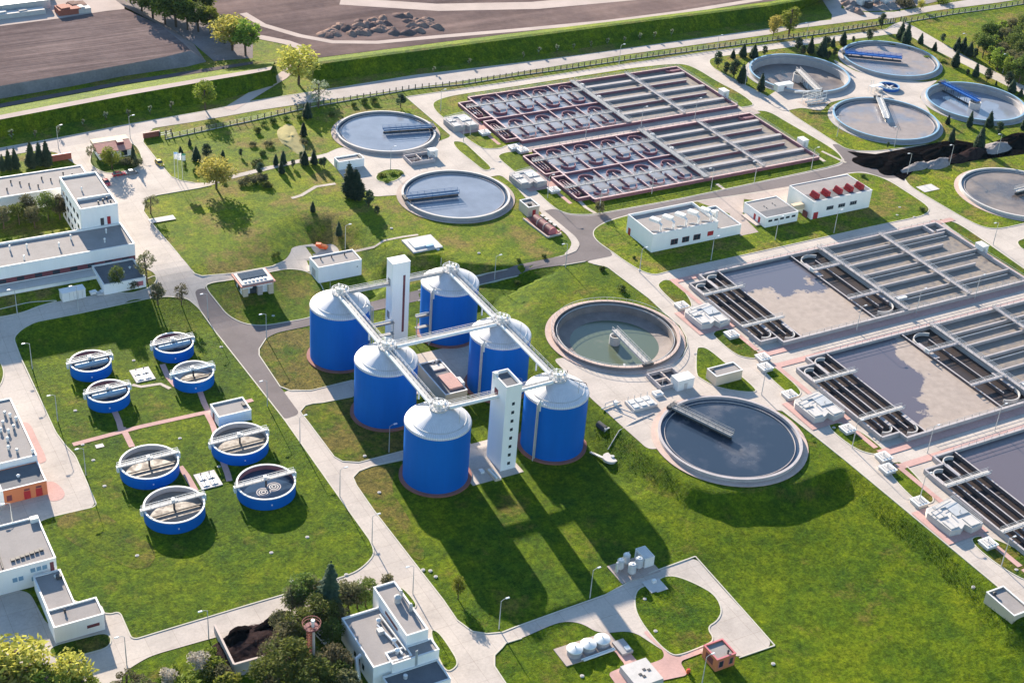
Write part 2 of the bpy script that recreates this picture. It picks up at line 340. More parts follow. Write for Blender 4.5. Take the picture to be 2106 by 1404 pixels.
# ------------------------------------------------------------------ sheets laid on the terrain
def chaikin(P, lim):
    P = [Vector(p) for p in P]
    for _ in range(3):
        Q = []; n = len(P)
        for i in range(n):
            a, b = P[i], P[(i+1)%n]; d = b-a; l = d.length
            if l < 1e-6: continue
            c = min(.25, lim/l); Q += [a+d*c, b-d*c]
        P = Q; lim *= .5
    return P
def wpoly(px, rnd=0):
    P = [W(a, b).to_2d() for a, b in px]
    return chaikin(P, rnd) if rnd else P
SH = [0]
def clean(P):
    o = []
    for p in P:
        p = Vector((p[0], p[1]))
        if not o or (p-o[-1]).length > .03: o.append(p)
    if (o[0]-o[-1]).length < .03: o.pop()
    return o
def inside(P, x, y):
    c = False; n = len(P)
    for i in range(n):
        a, b = P[i], P[(i+1) % n]
        if (a[1] > y) != (b[1] > y) and x < (b[0]-a[0])*(y-a[1])/(b[1]-a[1])+a[0]: c = not c
    return c
def around_pits(P):
    """keep a sheet clear of the sunk tanks: go round them or leave a hole"""
    for x, y, r in PITS:
        c = Vector((x, y)); r = r+.45
        dmin = 1e9
        for i in range(len(P)):
            a, b = P[i], P[(i+1) % len(P)]; d = b-a; t = max(0, min(1, (c-a).dot(d)/max(d.length_squared, 1e-9))); dmin = min(dmin, (a+d*t-c).length)
        ins = inside(P, x, y)
        if dmin >= r and not ins: continue
        area = sum(P[i].x*P[(i+1) % len(P)].y-P[(i+1) % len(P)].x*P[i].y for i in range(len(P)))
        if dmin >= r:
            i = min(range(len(P)), key=lambda k: (P[k]-c).length); a0 = math.atan2(P[i].y-y, P[i].x-x); sg = -1 if area > 0 else 1
            ring = [c+Vector((math.cos(a0+sg*2*PI*k/64), math.sin(a0+sg*2*PI*k/64)))*r for k in range(65)]
            ring[-1] = ring[-1]+Vector((1e-3, 1e-3))
            P = P[:i+1]+ring+[P[i]+Vector((1e-3, -1e-3))]+P[i+1:]
        else:
            Q = []
            for i in range(len(P)):
                a, b = P[i], P[(i+1) % len(P)]; n = max(1, int((b-a).length/1.0)); Q += [a+(b-a)*(k/n) for k in range(n)]
            P = clean([(c+(q-c).normalized()*r) if (q-c).length < r else q for q in Q])
    return P
def sheet(name, P, mat, dz, skirt=0.0, flat=None):
    """one surface sheet following the terrain, with an optional edge going down"""
    P = clean(P); P = around_pits(P); SH[0] = (SH[0]+5) % 13; dz += SH[0]*.0016
    bm = bmesh.new()
    vs = [bm.verts.new((p[0], p[1], 0)) for p in P]
    f = bm.faces.new(vs); f.normal_update()
    if f.normal.z < 0: f.normal_flip(); f.normal_update()
    xs = [p[0] for p in P]; ys = [p[1] for p in P]
    gx, gy = np.meshgrid(np.arange(min(xs), max(xs)+4, 4), np.arange(min(ys), max(ys)+4, 4))
    hh = hfun(gx, gy)
    bmesh.ops.triangulate(bm, faces=bm.faces[:], ngon_method='EAR_CLIP')
    if flat is None and hh.max()-hh.min() > .02:
        st = 3.0
        for ax, lo, hi in ((0, min(xs), max(xs)), (1, min(ys), max(ys))):
            k = lo+st
            while k < hi:
                co = [0,0,0]; no = [0,0,0]; co[ax] = k; no[ax] = 1
                bmesh.ops.bisect_plane(bm, geom=bm.verts[:]+bm.edges[:]+bm.faces[:], plane_co=co, plane_no=no, dist=1e-4); k += st
    bm.verts.ensure_lookup_table()
    co = np.array([v.co[:2] for v in bm.verts]); z = hfun(co[:, 0], co[:, 1]) if flat is None else np.full(len(co), flat)
    for v, q in zip(bm.verts, z): v.co.z = q+dz
    if skirt:
        ed = [e for e in bm.edges if e.is_boundary]
        r = bmesh.ops.extrude_edge_only(bm, edges=ed)
        for v in [g for g in r['geom'] if isinstance(g, bmesh.types.BMVert)]: v.co.z -= skirt
    me = bpy.data.meshes.new(name); bm.to_mesh(me); bm.free(); me.materials.append(MT[mat])
    o = bpy.data.objects.new(name, me); C.objects.link(o)
    return struct(o)
KERB = MB()
def kerb(P, closed=True, w=.28, dz=.17):
    n = len(P); z = hfun(np.array([p[0] for p in P]), np.array([p[1] for p in P]))
    for i in range(n if closed else n-1):
        a, b = P[i], P[(i+1)%n]
        if (Vector(b)-Vector(a)).length < .02: continue
        KERB.bar((a[0], a[1], z[i]+dz-.2), (b[0], b[1], z[(i+1)%n]+dz-.2), w, .4)
def island(px, mat='lawn', rnd=3.0, k=True, dz=.13, name='lawn'):
    P = wpoly(px, rnd); o = sheet(name, P, mat, dz, .3)
    if k: kerb(P)
    return o
def strip(px, w, mat, dz, name, flat=None):
    """a path of constant width along a pixel polyline"""
    P = [W(a, b).to_2d() for a, b in px]; L = []; Rr = []
    for i, p in enumerate(P):
        d = (P[min(i+1, len(P)-1)]-P[max(i-1, 0)]).normalized(); nn = Vector((-d.y, d.x))*(w/2)
        L.append(p+nn); Rr.append(p-nn)
    return sheet(name, L+Rr[::-1], mat, dz)
def rectw(name, x0, y0, x1, y1, mat, dz): return sheet(name, [(x0,y0),(x1,y0),(x1,y1),(x0,y1)], mat, dz)
# ================================================================== SETTING
CLAR = dict(c1=(210.9,446.5,17.5), c2=(211.5,393.1,17.7), cS=(214.0,243.4,18.4), cM=(213.7,298.1,18.2), f1=(390.7,440.8,20.2), f2=(438.8,441.0,19.9),
            f3=(393.6,391.6,20.0), f4=(440.4,392.4,19.4), f5=(395.1,324.4,19.5), mini=(417.6,417.3,4.1))
PITS = [(CLAR[k][0], CLAR[k][1], CLAR[k][2]+.25) for k in ('cM','f1','f4')]
def geo(a, b, n, out): # grid lines: fine inside, growing outside
    L = list(np.arange(a, b+1e-6, n)); q = n; p = a; A = []
    while p > -out: q *= 1.25; p -= q; A.append(p)
    q = n; p = b; B = []
    while p < out: q *= 1.25; p += q; B.append(p)
    return np.array(A[::-1]+L+B)
gxs = geo(-10, 520, 1.0, 5000); gys = geo(105, 500, 1.0, 6000)
GX, GY = np.meshgrid(gxs, gys)
GZ = hfun(GX, GY)
und = np.sin(GX*.31)*np.sin(GY*.27)+np.sin(GX*.13+1)*np.sin(GY*.17+2)
lowmask = np.clip(-GZ/5, 0, 1)
GZ = GZ + und*.06*np.where((np.abs(GZ) > .3) & (np.abs(GZ+5) > .3), 1, 0)
for x, y, r in PITS: GZ = np.where(np.hypot(GX-x, GY-y) < r, -6.0, GZ)
nx, ny = len(gxs), len(gys)
co = np.stack([GX.ravel(), GY.ravel(), GZ.ravel()], 1)
ii = np.arange(nx*ny).reshape(ny, nx)
fc = np.stack([ii[:-1,:-1].ravel(), ii[:-1,1:].ravel(), ii[1:,1:].ravel(), ii[1:,:-1].ravel()], 1)
me = bpy.data.meshes.new('ground'); me.vertices.add(len(co)); me.vertices.foreach_set('co', co.ravel())
me.loops.add(fc.size); me.loops.foreach_set('vertex_index', fc.ravel()); me.polygons.add(len(fc)); me.polygons.foreach_set('loop_start', np.arange(0, fc.size, 4)); me.polygons.foreach_set('loop_total', np.full(len(fc), 4))
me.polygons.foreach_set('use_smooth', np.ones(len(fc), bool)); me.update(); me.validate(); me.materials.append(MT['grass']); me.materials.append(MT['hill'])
cx_ = co[fc].mean(1); me.polygons.foreach_set('material_index', ((cx_[:,1] > 352)|((cx_[:,1] > 346.5)&(cx_[:,0] > 186))).astype(np.int32))  # far ground takes the tint that carries the backlit glint
ground = bpy.data.objects.new('ground', me); C.objects.link(ground); struct(ground)

# ---- public road outside the fence, and the yards
PR_TOP = [(-60,317),(0,305),(130,282),(269,255),(426,228),(520,208),(700,180),(848,156),(1060,131),(1200,113),(1373,88.5),(1580,60),(1625,54),(1653,47),(1710,41),(1711,31),(1692,2),(1680,-30),(1735,-30),(1730,18),(1781,26),(1839,25),(1886,17),(2017,-4),(2180,-34)]
PR_BOT = [(2180,-14),(2053,6),(1920,23),(1888,29),(1855,35),(1830,39),(1810,38),(1630,60),(1580,72),(1296,111.5),(1060,150),(905,174),(700,202.5),(540,226),(400,251),(320,263),(298,270),(230,285),(130,303),(64,312),(0,323),(-60,334)]
sheet('road', [W(*q).to_2d() for q in PR_TOP+PR_BOT], 'road', .06)
kerb([W(*q).to_2d() for q in PR_TOP[:13]], False, .3, .12)
# gate yard, the main drive and the road along the hall
Y1 = [(320,264),(298,276),(294,293),(321,327),(352,364),(372,372),(401,377),(433,376),(433,382),(410,387),(323,402),(300,411),(295,435),(315,463),(359,514),(400,563),(415,568),(474,563),(560,548),(586,536),(598,520),(600,508),(680,497),(703,518),(640,560),(600,556),(560,560),(475,578),(425,587),(420,594),(449,625),(467,648),(500,666),(470,720),(410,635),(385,614),(341,610),(308,614),(164,645),(72,663),(44,678),(28,695),(41,731),(115,890),(154,936),(200,1041),(105,1063),(60,1085),(-90,1110),(-90,670),(0,653),(51,642),(80,630),(123,619),(187,609),(226,599),(267,604),(308,591),(323,578),(318,560),(285,548),(246,470),(180,440),(186,400),(165,345),(146,332),(123,318),(110,312),(64,310),(120,298),(269,262)]
sheet('service_yard', wpoly(Y1, 1.5), 'concrete', .05)
# central asphalt road with its branches
Y2 = [(400,597),(423,592),(449,625),(467,648),(500,666),(540,671),(633,655),(760,622),(860,597),(1000,563),(1040,555),(1163,525),(1184,517),(1191,504),(1178,487),(1112,436),(1140,429),(1163,441),(1184,444),(1220,444),(1400,411),(1580,373),(1700,348),(1730,340),(1738,331),(1720,308),(1710,296),(1740,300),(1850,366),(1822,367),(1776,353),(1745,355),(1617,387),(1425,414),(1296,440),(1245,455),(1225,468),(1219,480),(1262,526),(1204,538),(1163,545),(1040,573),(1000,583),(860,619),(725,648),(633,671),(571,684),(548,695),(533,718),(533,731),(576,795),(617,851),(584,863),(520,783),(449,690),(410,632)]
sheet('asphalt_road', wpoly(Y2, .9), 'asphalt', .09)
Y3 = [(584,860),(560,832),(590,800),(640,803),(725,782),(900,738),(900,765),(725,816),(664,828),(643,830),(628,834),(617,847),(633,867),(687,939),(705,949),(738,951),(830,927),(960,893),(975,930),(828,946),(764,959),(738,969),(726,982),(733,998),(769,1050),(848,1152),(912,1234),(940,1275),(971,1298),(1002,1303),(1033,1300),(1060,1289),(1163,1252),(1245,1223),(1296,1195),(1358,1170),(1430,1144),(1522,1247),(1593,1327),(1520,1352),(1470,1340),(1396,1350),(1378,1347),(1340,1322),(1300,1296),(1232,1303),(1199,1282),(1168,1277),(1140,1282),(1073,1312),(1040,1322),(1033,1331),(1017,1347),(1017,1370),(1070,1450),(900,1450),(905,1405),(860,1300),(790,1215),(700,1213),(640,1240),(545,1285),(436,1312),(313,1347),(285,1362),(250,1385),(245,1450),(-90,1450),(-90,1225),(58,1212),(100,1290),(215,1262),(246,1257),(272,1316),(520,1241),(679,1195),(730,1177),(751,1162),(767,1144),(769,1131),(761,1111),(717,1050)]
sheet('road', wpoly(Y3, 1.5), 'concrete', .06)
for seg in (Y2[32:42],): pass
kerb(wpoly([(433,382),(410,387),(323,402),(300,411),(295,435),(315,463),(359,514),(400,563),(415,568),(474,563),(560,548),(586,536)], 0), False)
kerb(wpoly([(298,270),(294,293),(321,327),(352,364),(372,372),(401,377)], 0), False)
kerb(wpoly([(1204,538),(1163,545),(1040,573),(1000,583),(860,619)], 0), False); kerb(wpoly([(1178,487),(1191,504),(1184,517),(1163,525),(1040,555),(1000,563),(860,597)], 0), False)
kerb(wpoly([(548,695),(533,718),(533,731),(576,795),(599,804),(640,803),(725,782)], 0), False); kerb(wpoly([(725,816),(664,828),(643,830),(628,834),(617,847),(633,867),(687,939),(705,949),(738,951),(830,927)], 0), False)
kerb(wpoly([(828,946),(764,959),(738,969),(726,982),(733,998),(769,1050),(848,1152),(912,1234),(940,1275),(971,1298),(1002,1303),(1033,1300),(1060,1289),(1163,1252),(1245,1223),(1296,1195),(1358,1170),(1430,1144),(1522,1247),(1593,1327),(1520,1352)], 0), False)
kerb(wpoly([(1073,1312),(1040,1322),(1033,1331),(1017,1347),(1017,1370),(1070,1450)], 0), False)
# the whole upper service area is paved; lawns lie on it
Y4 = [(835,200),(1060,167),(1296,131),(1450,108),(1580,92),(1822,61),(1838,50),(1856,44),(1880,55),(1904,69),(2002,126),(2106,177),(2190,215),(2190,1260),(2106,1248),(2060,1213),(1856,1044),(1745,952),(1680,900),(1604,841),(1575,850),(1430,905),(1371,918),(1335,926),(1214,818),(1137,738),(1165,735),(1200,753),(1240,764),(1290,768),(1330,764),(1370,752),(1398,737),(1405,730),(1414,712),(1412,694),(1399,671),(1368,645),(1335,614),(1271,566),(1250,550),(1220,543),(1204,538),(1262,525),(1219,480),(1180,487),(1112,437),(1085,412),(1060,384),(1030,360),(1012,363),(930,390),(840,400),(766,405),(735,375),(712,372),(690,345),(664,319),(700,303),(800,310),(905,290),(929,281)]
sheet('service_pavement', wpoly(Y4, 1.2), 'concrete', .05)
kerb(wpoly([(2060,1213),(1856,1044),(1745,952),(1680,900),(1604,841)], 0), False)
kerb(wpoly([(1404,733),(1414,712),(1412,694),(1399,671),(1368,645),(1335,614),(1271,566),(1250,550),(1220,543)], 0), False)
kerb(wpoly([(1838,52),(1822,61),(1580,92),(1450,108),(1296,131),(1060,167),(835,200),(929,281)], 0), False)
strip([(428,379),(470,366),(560,344),(664,321),(712,309)], 2.4, 'concrete', .06, 'path')
strip([(690,378),(650,384),(620,402),(600,408)], 1.4, 'pathstone', .06, 'path')
# ---- lawns on the paving
# site side of the fence, upper plateau
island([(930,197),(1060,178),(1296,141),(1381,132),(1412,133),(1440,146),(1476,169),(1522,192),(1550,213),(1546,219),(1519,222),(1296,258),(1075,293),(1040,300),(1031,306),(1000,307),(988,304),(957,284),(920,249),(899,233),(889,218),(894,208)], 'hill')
island([(1045,313),(1027,318),(1024,326),(1060,355),(1140,429),(1163,439),(1184,442),(1220,442),(1400,409),(1580,371),(1700,345),(1727,337),(1734,328),(1720,312),(1689,292),(1617,251),(1581,229),(1550,228),(1530,236),(1320,268),(1101,308)], 'lush')
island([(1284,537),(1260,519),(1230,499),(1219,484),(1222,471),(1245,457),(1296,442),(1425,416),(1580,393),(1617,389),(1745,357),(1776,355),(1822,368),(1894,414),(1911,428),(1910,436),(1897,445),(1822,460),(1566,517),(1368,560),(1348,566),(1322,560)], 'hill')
sheet('forecourt', wpoly([(1432,415),(1560,395),(1622,384),(1655,400),(1640,425),(1530,410),(1527,445),(1560,478),(1522,486),(1500,440)], 0), 'lane', .16)
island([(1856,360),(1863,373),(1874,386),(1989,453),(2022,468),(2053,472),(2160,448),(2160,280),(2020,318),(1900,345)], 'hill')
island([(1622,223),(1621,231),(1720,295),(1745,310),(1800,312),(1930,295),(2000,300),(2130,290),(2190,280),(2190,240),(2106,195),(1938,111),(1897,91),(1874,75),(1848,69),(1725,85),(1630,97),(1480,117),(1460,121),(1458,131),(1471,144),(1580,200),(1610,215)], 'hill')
sheet('clarifier_yard', wpoly([(1712,122),(1760,148),(1830,165),(1905,170),(1930,165),(1905,185),(1890,200),(1905,220),(1915,236),(1880,240),(1830,215),(1760,200),(1705,212),(1690,230),(1650,222),(1610,230),(1570,205),(1600,185),(1640,195),(1690,195),(1740,160)], 1.5), 'concrete', .17)
island([(1371,573),(1353,583),(1355,594),(1394,630),(1409,636),(1428,630),(1400,588)], 'lawn')
island([(1466,685),(1468,692),(1508,727),(1535,737),(1568,737),(1552,715),(1500,677),(1480,676)], 'lawn')
island([(1571,757),(1576,750),(1588,750),(1650,803),(1642,817),(1630,818),(1574,769)], 'lush')
island([(1706,870),(1704,877),(1720,895),(1766,928),(1812,937),(1831,936),(1770,885),(1720,868)], 'lawn')
island([(1858,950),(1838,950),(1828,962),(1833,980),(1886,1034),(1910,1036),(1922,1030),(1912,1010)], 'lawn')
island([(1992,1113),(2058,1167),(2130,1205),(2130,1150),(2060,1112),(2010,1100)], 'lawn')
island([(1927,450),(1951,453),(1976,463),(2040,507),(2130,570),(2130,596),(2040,535),(1940,459)], 'lawn')
island([(1432,718),(1437,714),(1455,716),(1491,746),(1556,800),(1553,808),(1502,803),(1466,793),(1443,780),(1431,772)], 'lush')
island([(2090,497),(2130,482),(2130,522),(2100,512)], 'lawn', 1)
island([(930,292),(941,291),(956,294),(1012,346),(1005,351),(994,351),(940,308)], 'lush', 2)
island([(770,365),(786,350),(822,348),(833,356),(815,374),(780,376)], 'grass', 2)
# lower level
island([(183,338),(205,352),(225,358),(262,352),(284,345),(293,330),(288,312),(278,298),(255,290),(210,295),(190,310)], 'lawn', 2)
LA = [(44,678),(72,663),(164,645),(308,614),(341,610),(385,614),(410,635),(449,690),(584,862),(717,1050),(761,1111),(769,1131),(767,1144),(751,1162),(730,1177),(679,1195),(520,1241),(272,1316),(246,1257),(223,1264),(140,1230),(60,1150),(50,1085),(105,1063),(200,1041),(154,936),(136,918),(115,890),(41,731),(28,695)]
island(LA, 'grass', .8)
island([(-60,735),(-5,738),(5,752),(9,770),(2,792),(-12,806),(-60,815)], 'lush', 2)
island([(422,592),(428,583),(478,577),(560,559),(598,552),(640,560),(668,596),(660,645),(633,655),(540,671),(500,666),(467,648),(449,625)], 'lawn', 2)
island([(1330,1203),(1309,1213),(1304,1239),(1312,1270),(1348,1318),(1378,1345),(1396,1348),(1445,1329),(1471,1316),(1453,1290),(1476,1277),(1486,1254),(1471,1223),(1437,1203),(1394,1185),(1368,1184),(1353,1193)], 'grass', 2)
island([(884,1294),(899,1297),(915,1316),(944,1362),(932,1377),(917,1381),(900,1350)], 'lush', 1.5)
island([(822,1205),(838,1218),(856,1240),(855,1250),(845,1252),(825,1225)], 'lush', 1.2)
island([(308,592),(267,604),(226,599),(232,590),(300,575),(320,566),(323,578)], 'lawn', 1)
island([(0,653),(51,642),(80,630),(123,618),(60,622),(-60,650)], 'lawn', 1)
island([(100,1330),(225,1298),(231,1330),(150,1352),(105,1350)], 'lawn', 1.5)
island([(548,697),(535,718),(535,731),(578,795),(600,803),(636,806),(725,784),(735,760),(640,690),(633,673),(571,686)], 'drygrass', 1.5, False, .05)
island([(645,831),(628,836),(619,848),(634,867),(688,938),(706,947),(738,949),(830,925),(900,905),(840,830),(725,818)], 'drygrass', 1.5, False, .05)
island([(738,970),(727,982),(734,998),(770,1050),(849,1152),(880,1150),(850,1080),(800,1000),(828,948),(764,961)], 'drygrass', 2.5, False, .05)
island([(110,1062),(200,1043),(260,1090),(330,1130),(300,1180),(220,1150),(130,1110)], 'drygrass', 6, False, .17)
# ---- pink paving: paths round the blue tanks and beside the basins
for q in ([(150,915),(290,878),(436,846),(520,823)], [(252,880),(262,900),(272,920)], [(235,845),(245,868),(250,888)], [(410,803),(420,830),(428,845)], [(334,750),(345,775),(362,795)], [(425,850),(437,872),(444,895)], [(455,940),(468,975),(472,990)], [(370,960),(385,980),(402,1010)]):
    strip(q, 1.5, 'pinkpave', .20, 'path')
strip([(272,792),(290,796),(330,790),(350,800)], 1.1, 'pathstone', .19, 'path')
sheet('paved_bay', wpoly([(40,868),(62,869),(75,900),(98,945),(90,952),(70,955),(55,920)], 2.5), 'pinkpave', .09); sheet('paved_bay', wpoly([(88,992),(112,989),(132,1008),(134,1022),(118,1031),(98,1030)], 3), 'pinkpave', .09)
for oy, x0 in ((0, 248.5), (-51, 249.3), (-102, 250)):
    rectw('paved_strip', 236.5+oy*-.004, 289+oy, 249.6, 302.2+oy, 'pinkpave', .19)
    rectw('paved_strip', 246.3, 276+oy, 247.8, 289+oy, 'pinkpave', .18); rectw('paved_strip', 246.3, 302.2+oy, 247.8, 319.5+oy, 'pinkpave', .18)
    rectw('paved_strip', 246.3, 272.2+oy, 360, 275.0+oy, 'pinkpave', .18); rectw('paved_strip', 246.3, 317.0+oy, 360, 319.2+oy, 'pinkpave', .18)
rectw('paved_strip', 351.6, 272, 353.3, 320, 'pinkpave', .18)
for oy in (0, -49.3):
    rectw('paved_strip', 236.0, 436.5+oy, 247.2, 449+oy, 'pinkpave', .19); rectw('paved_strip', 243.8, 424+oy, 245.1, 436+oy, 'pinkpave', .18); rectw('paved_strip', 346.8, 420+oy, 348.2, 466+oy, 'pathstone', .18)
rectw('lane', 247, 414.6, 352, 421.2, 'lane', .18)
strip([(1225,440),(1205,428),(1185,408)], 1.3, 'pathstone', .2, 'path'); strip([(1490,391),(1474,379)], 1.3, 'pathstone', .2, 'path'); strip([(1690,312),(1740,336)], 1.2, 'pathstone', .2, 'path')
sheet('red_yard', wpoly([(1250,1322),(1276,1316),(1300,1347),(1318,1368),(1345,1362),(1366,1353),(1364,1338),(1322,1300),(1332,1296),(1376,1346),(1396,1352),(1440,1334),(1445,1342),(1398,1360),(1415,1388),(1340,1404),(1320,1440),(1290,1440),(1250,1384),(1287,1369)], .6), 'pinkpave', .12)
# sidewalk by the asphalt bend, slab on the mound, small inspection slabs
sheet('sidewalk', wpoly([(1110,437),(1118,433),(1184,488),(1193,503),(1186,517),(1163,526),(1160,523),(1172,512),(1176,500),(1166,484)], .8), 'concrete', .2)
strip([(700,520),(770,508),(790,495),(830,487),(860,483)], 1.0, 'pathstone', .07, 'path')
for x, y, w, h in ((333,452,8,3),(1908,388,7,4.5),(1342,1205,3.4,4.2),(470,872,2,1.5),(205,918,2,1.5)):
    p = W(x, y); rectw('slab', p.x-w/2, p.y-h/2, p.x+w/2, p.y+h/2, 'tankpale', .24)
for k in ('c1','c2','cS','cM','f5'):
    x, y, r = CLAR[k]; o = MB().ring(x, y, r-.3, r+1.7, .12, .24).build('ring_path', 'lane' if k in ('c1','c2') else 'pinkring'); struct(o)
for k in ('f1','f2','f3','f4'):
    x, y, r = CLAR[k]; o = MB().ring(x, y, r-.3, r+1.7, .12, .26).build('ring_path', 'tankconc'); struct(o)
# ---- dykes, fields and the ditch beyond the public road
def loft(name, rows, mat):
    """rows: (pixel polyline, z); neighbouring rows share their point count"""
    v = []; f = []; n = len(rows[0][0])
    for L, z in rows: v += [tuple(W(a, b, z)) for a, b in L]
    for r in range(len(rows)-1):
        for i in range(n-1): f.append((r*n+i, r*n+i+1, (r+1)*n+i+1, (r+1)*n+i))
    mb = MB().add(v, f); return struct(mb.build(name, mat))
def sub(L, k=6):
    o = []
    for a, b in zip(L, L[1:]): o += [(a[0]+(b[0]-a[0])*i/k, a[1]+(b[1]-a[1])*i/k) for i in range(k)]
    return o+[L[-1]]
dl0 = sub([(-90,299),(0,283),(256,232),(420,213),(505,194),(552,180)]); dl1 = sub([(-90,264),(0,246),(256,197),(420,168),(520,151),(556,144)]); dl2 = sub([(-90,254),(0,237),(256,188),(420,160),(525,143),(560,137)]); dl3 = sub([(-90,240),(0,222),(256,174),(420,149),(530,132),(565,127)])
loft('embankment', [(dl0, -.1), (dl1, 5.0)], 'lush'); loft('embankment', [(dl1, 5.0), (dl2, 5.0)], 'sand'); loft('embankment', [(dl2, 5.0), (dl3, -.1)], 'lush')
loft('embankment', [([dl0[-1],(570,172)], -.1), ([dl1[-1],(566,146)], 4.0)], 'lush'); loft('embankment', [([(562,178),dl0[-1]], -.1), ([dl2[-1],dl1[-1]], 5.0)], 'lush')
dr0 = sub([(640,168),(800,149),(1060,120),(1373,74),(1580,43.6),(1643,22),(1700,-4)]); dr1 = sub([(650,133),(800,113),(1060,79.5),(1310,47),(1580,13),(1640,3),(1710,-14)]); dr2 = sub([(650,128),(800,108),(1060,74.5),(1310,43),(1580,9),(1640,-1),(1710,-17)]); dr3 = sub([(655,120),(800,101),(1060,68),(1310,38),(1580,4),(1640,-5),(1710,-20)])
loft('embankment', [(dr0, -.1), (dr1, 5.0)], 'lush'); loft('embankment', [(dr1, 5.0), (dr2, 5.0)], 'lawn'); loft('embankment', [(dr2, 5.0), (dr3, -.1)], 'lush')
loft('embankment', [([(628,160),dr0[0]], -.1), ([dr2[0],dr1[0]], 5.0)], 'lush')
struct(sheet('ditch', wpoly([(-90,240),(0,222),(256,174),(420,149),(520,132),(520,127),(420,142),(256,167),(0,214),(-90,232)]), 'ditch', .06))
bt = sub([(-90,222),(0,204),(150,178),(256,157),(385,138),(425,128)]); bu = sub([(-90,194),(0,177),(150,152),(256,133),(340,117),(392,104)])
loft('clay_bank', [(bt, -.1), (bu, 4.0)], 'bank'); loft('clay_bank', [([(425,128),(400,92),(340,50),(262,4),(200,-40)], -.1), ([(392,104),(372,85),(326,50),(256,14),(200,-30)], 4.0)], 'bank')
fld = [W(a, b, 4.0) for a, b in [(-90,194),(0,177),(150,152),(256,133),(340,117),(392,104),(372,85),(326,50),(256,19),(218,23),(123,38),(0,54),(-90,70)]]
struct(MB().add([tuple(p) for p in fld], [tuple(range(len(fld)))]).build('field', 'soil'))
tr = [W(a, b, 3.9) for a, b in [(-90,80),(0,62),(123,46),(218,30),(256,25),(256,14),(200,-30),(120,-120),(-300,-120)]]
struct(MB().add([tuple(p) for p in tr], [tuple(range(len(tr)))]).build('yard', 'sand'))
sheet('field', [W(*q).to_2d() for q in [(520,75),(600,95),(640,121),(800,101),(1060,68),(1310,38),(1580,4),(1700,-15),(1700,-90),(300,-120),(380,0),(460,40)]], 'soil2', .05)
sheet('field', [W(*q).to_2d() for q in [(262,4),(340,50),(400,92),(440,126),(520,120),(520,75),(460,40),(380,0),(320,-60),(230,-60)]], 'bank', .04)
strip([(470,226),(520,195),(579,159),(630,116),(618,98),(590,88),(540,78),(470,70)], 4.5, 'sand', .09, 'track')
strip([(500,28),(540,52),(615,74),(684,87),(776,88),(905,76),(1060,63),(1250,45),(1400,26),(1560,0),(1650,-30)], 3.4, 'sand', .10, 'track')
strip([(700,3),(900,16),(1100,12),(1300,-6)], 9, 'sand', .07, 'track')
sheet('pile_yard', wpoly([(440,1262),(470,1256),(560,1238),(640,1232),(655,1300),(600,1340),(500,1388),(480,1385)]), 'concrete', .08)
sheet('sludge_yard', wpoly([(1742,312),(1800,318),(1960,288),(2030,300),(2150,285),(2150,312),(2000,332),(1880,352),(1858,372),(1820,352)]), 'sludge', .19)
sheet('scrap_yard', wpoly([(1728,-20),(1735,16),(1780,24),(1840,22),(1890,12),(1990,-10),(2040,-40)]), 'gravel', .07)
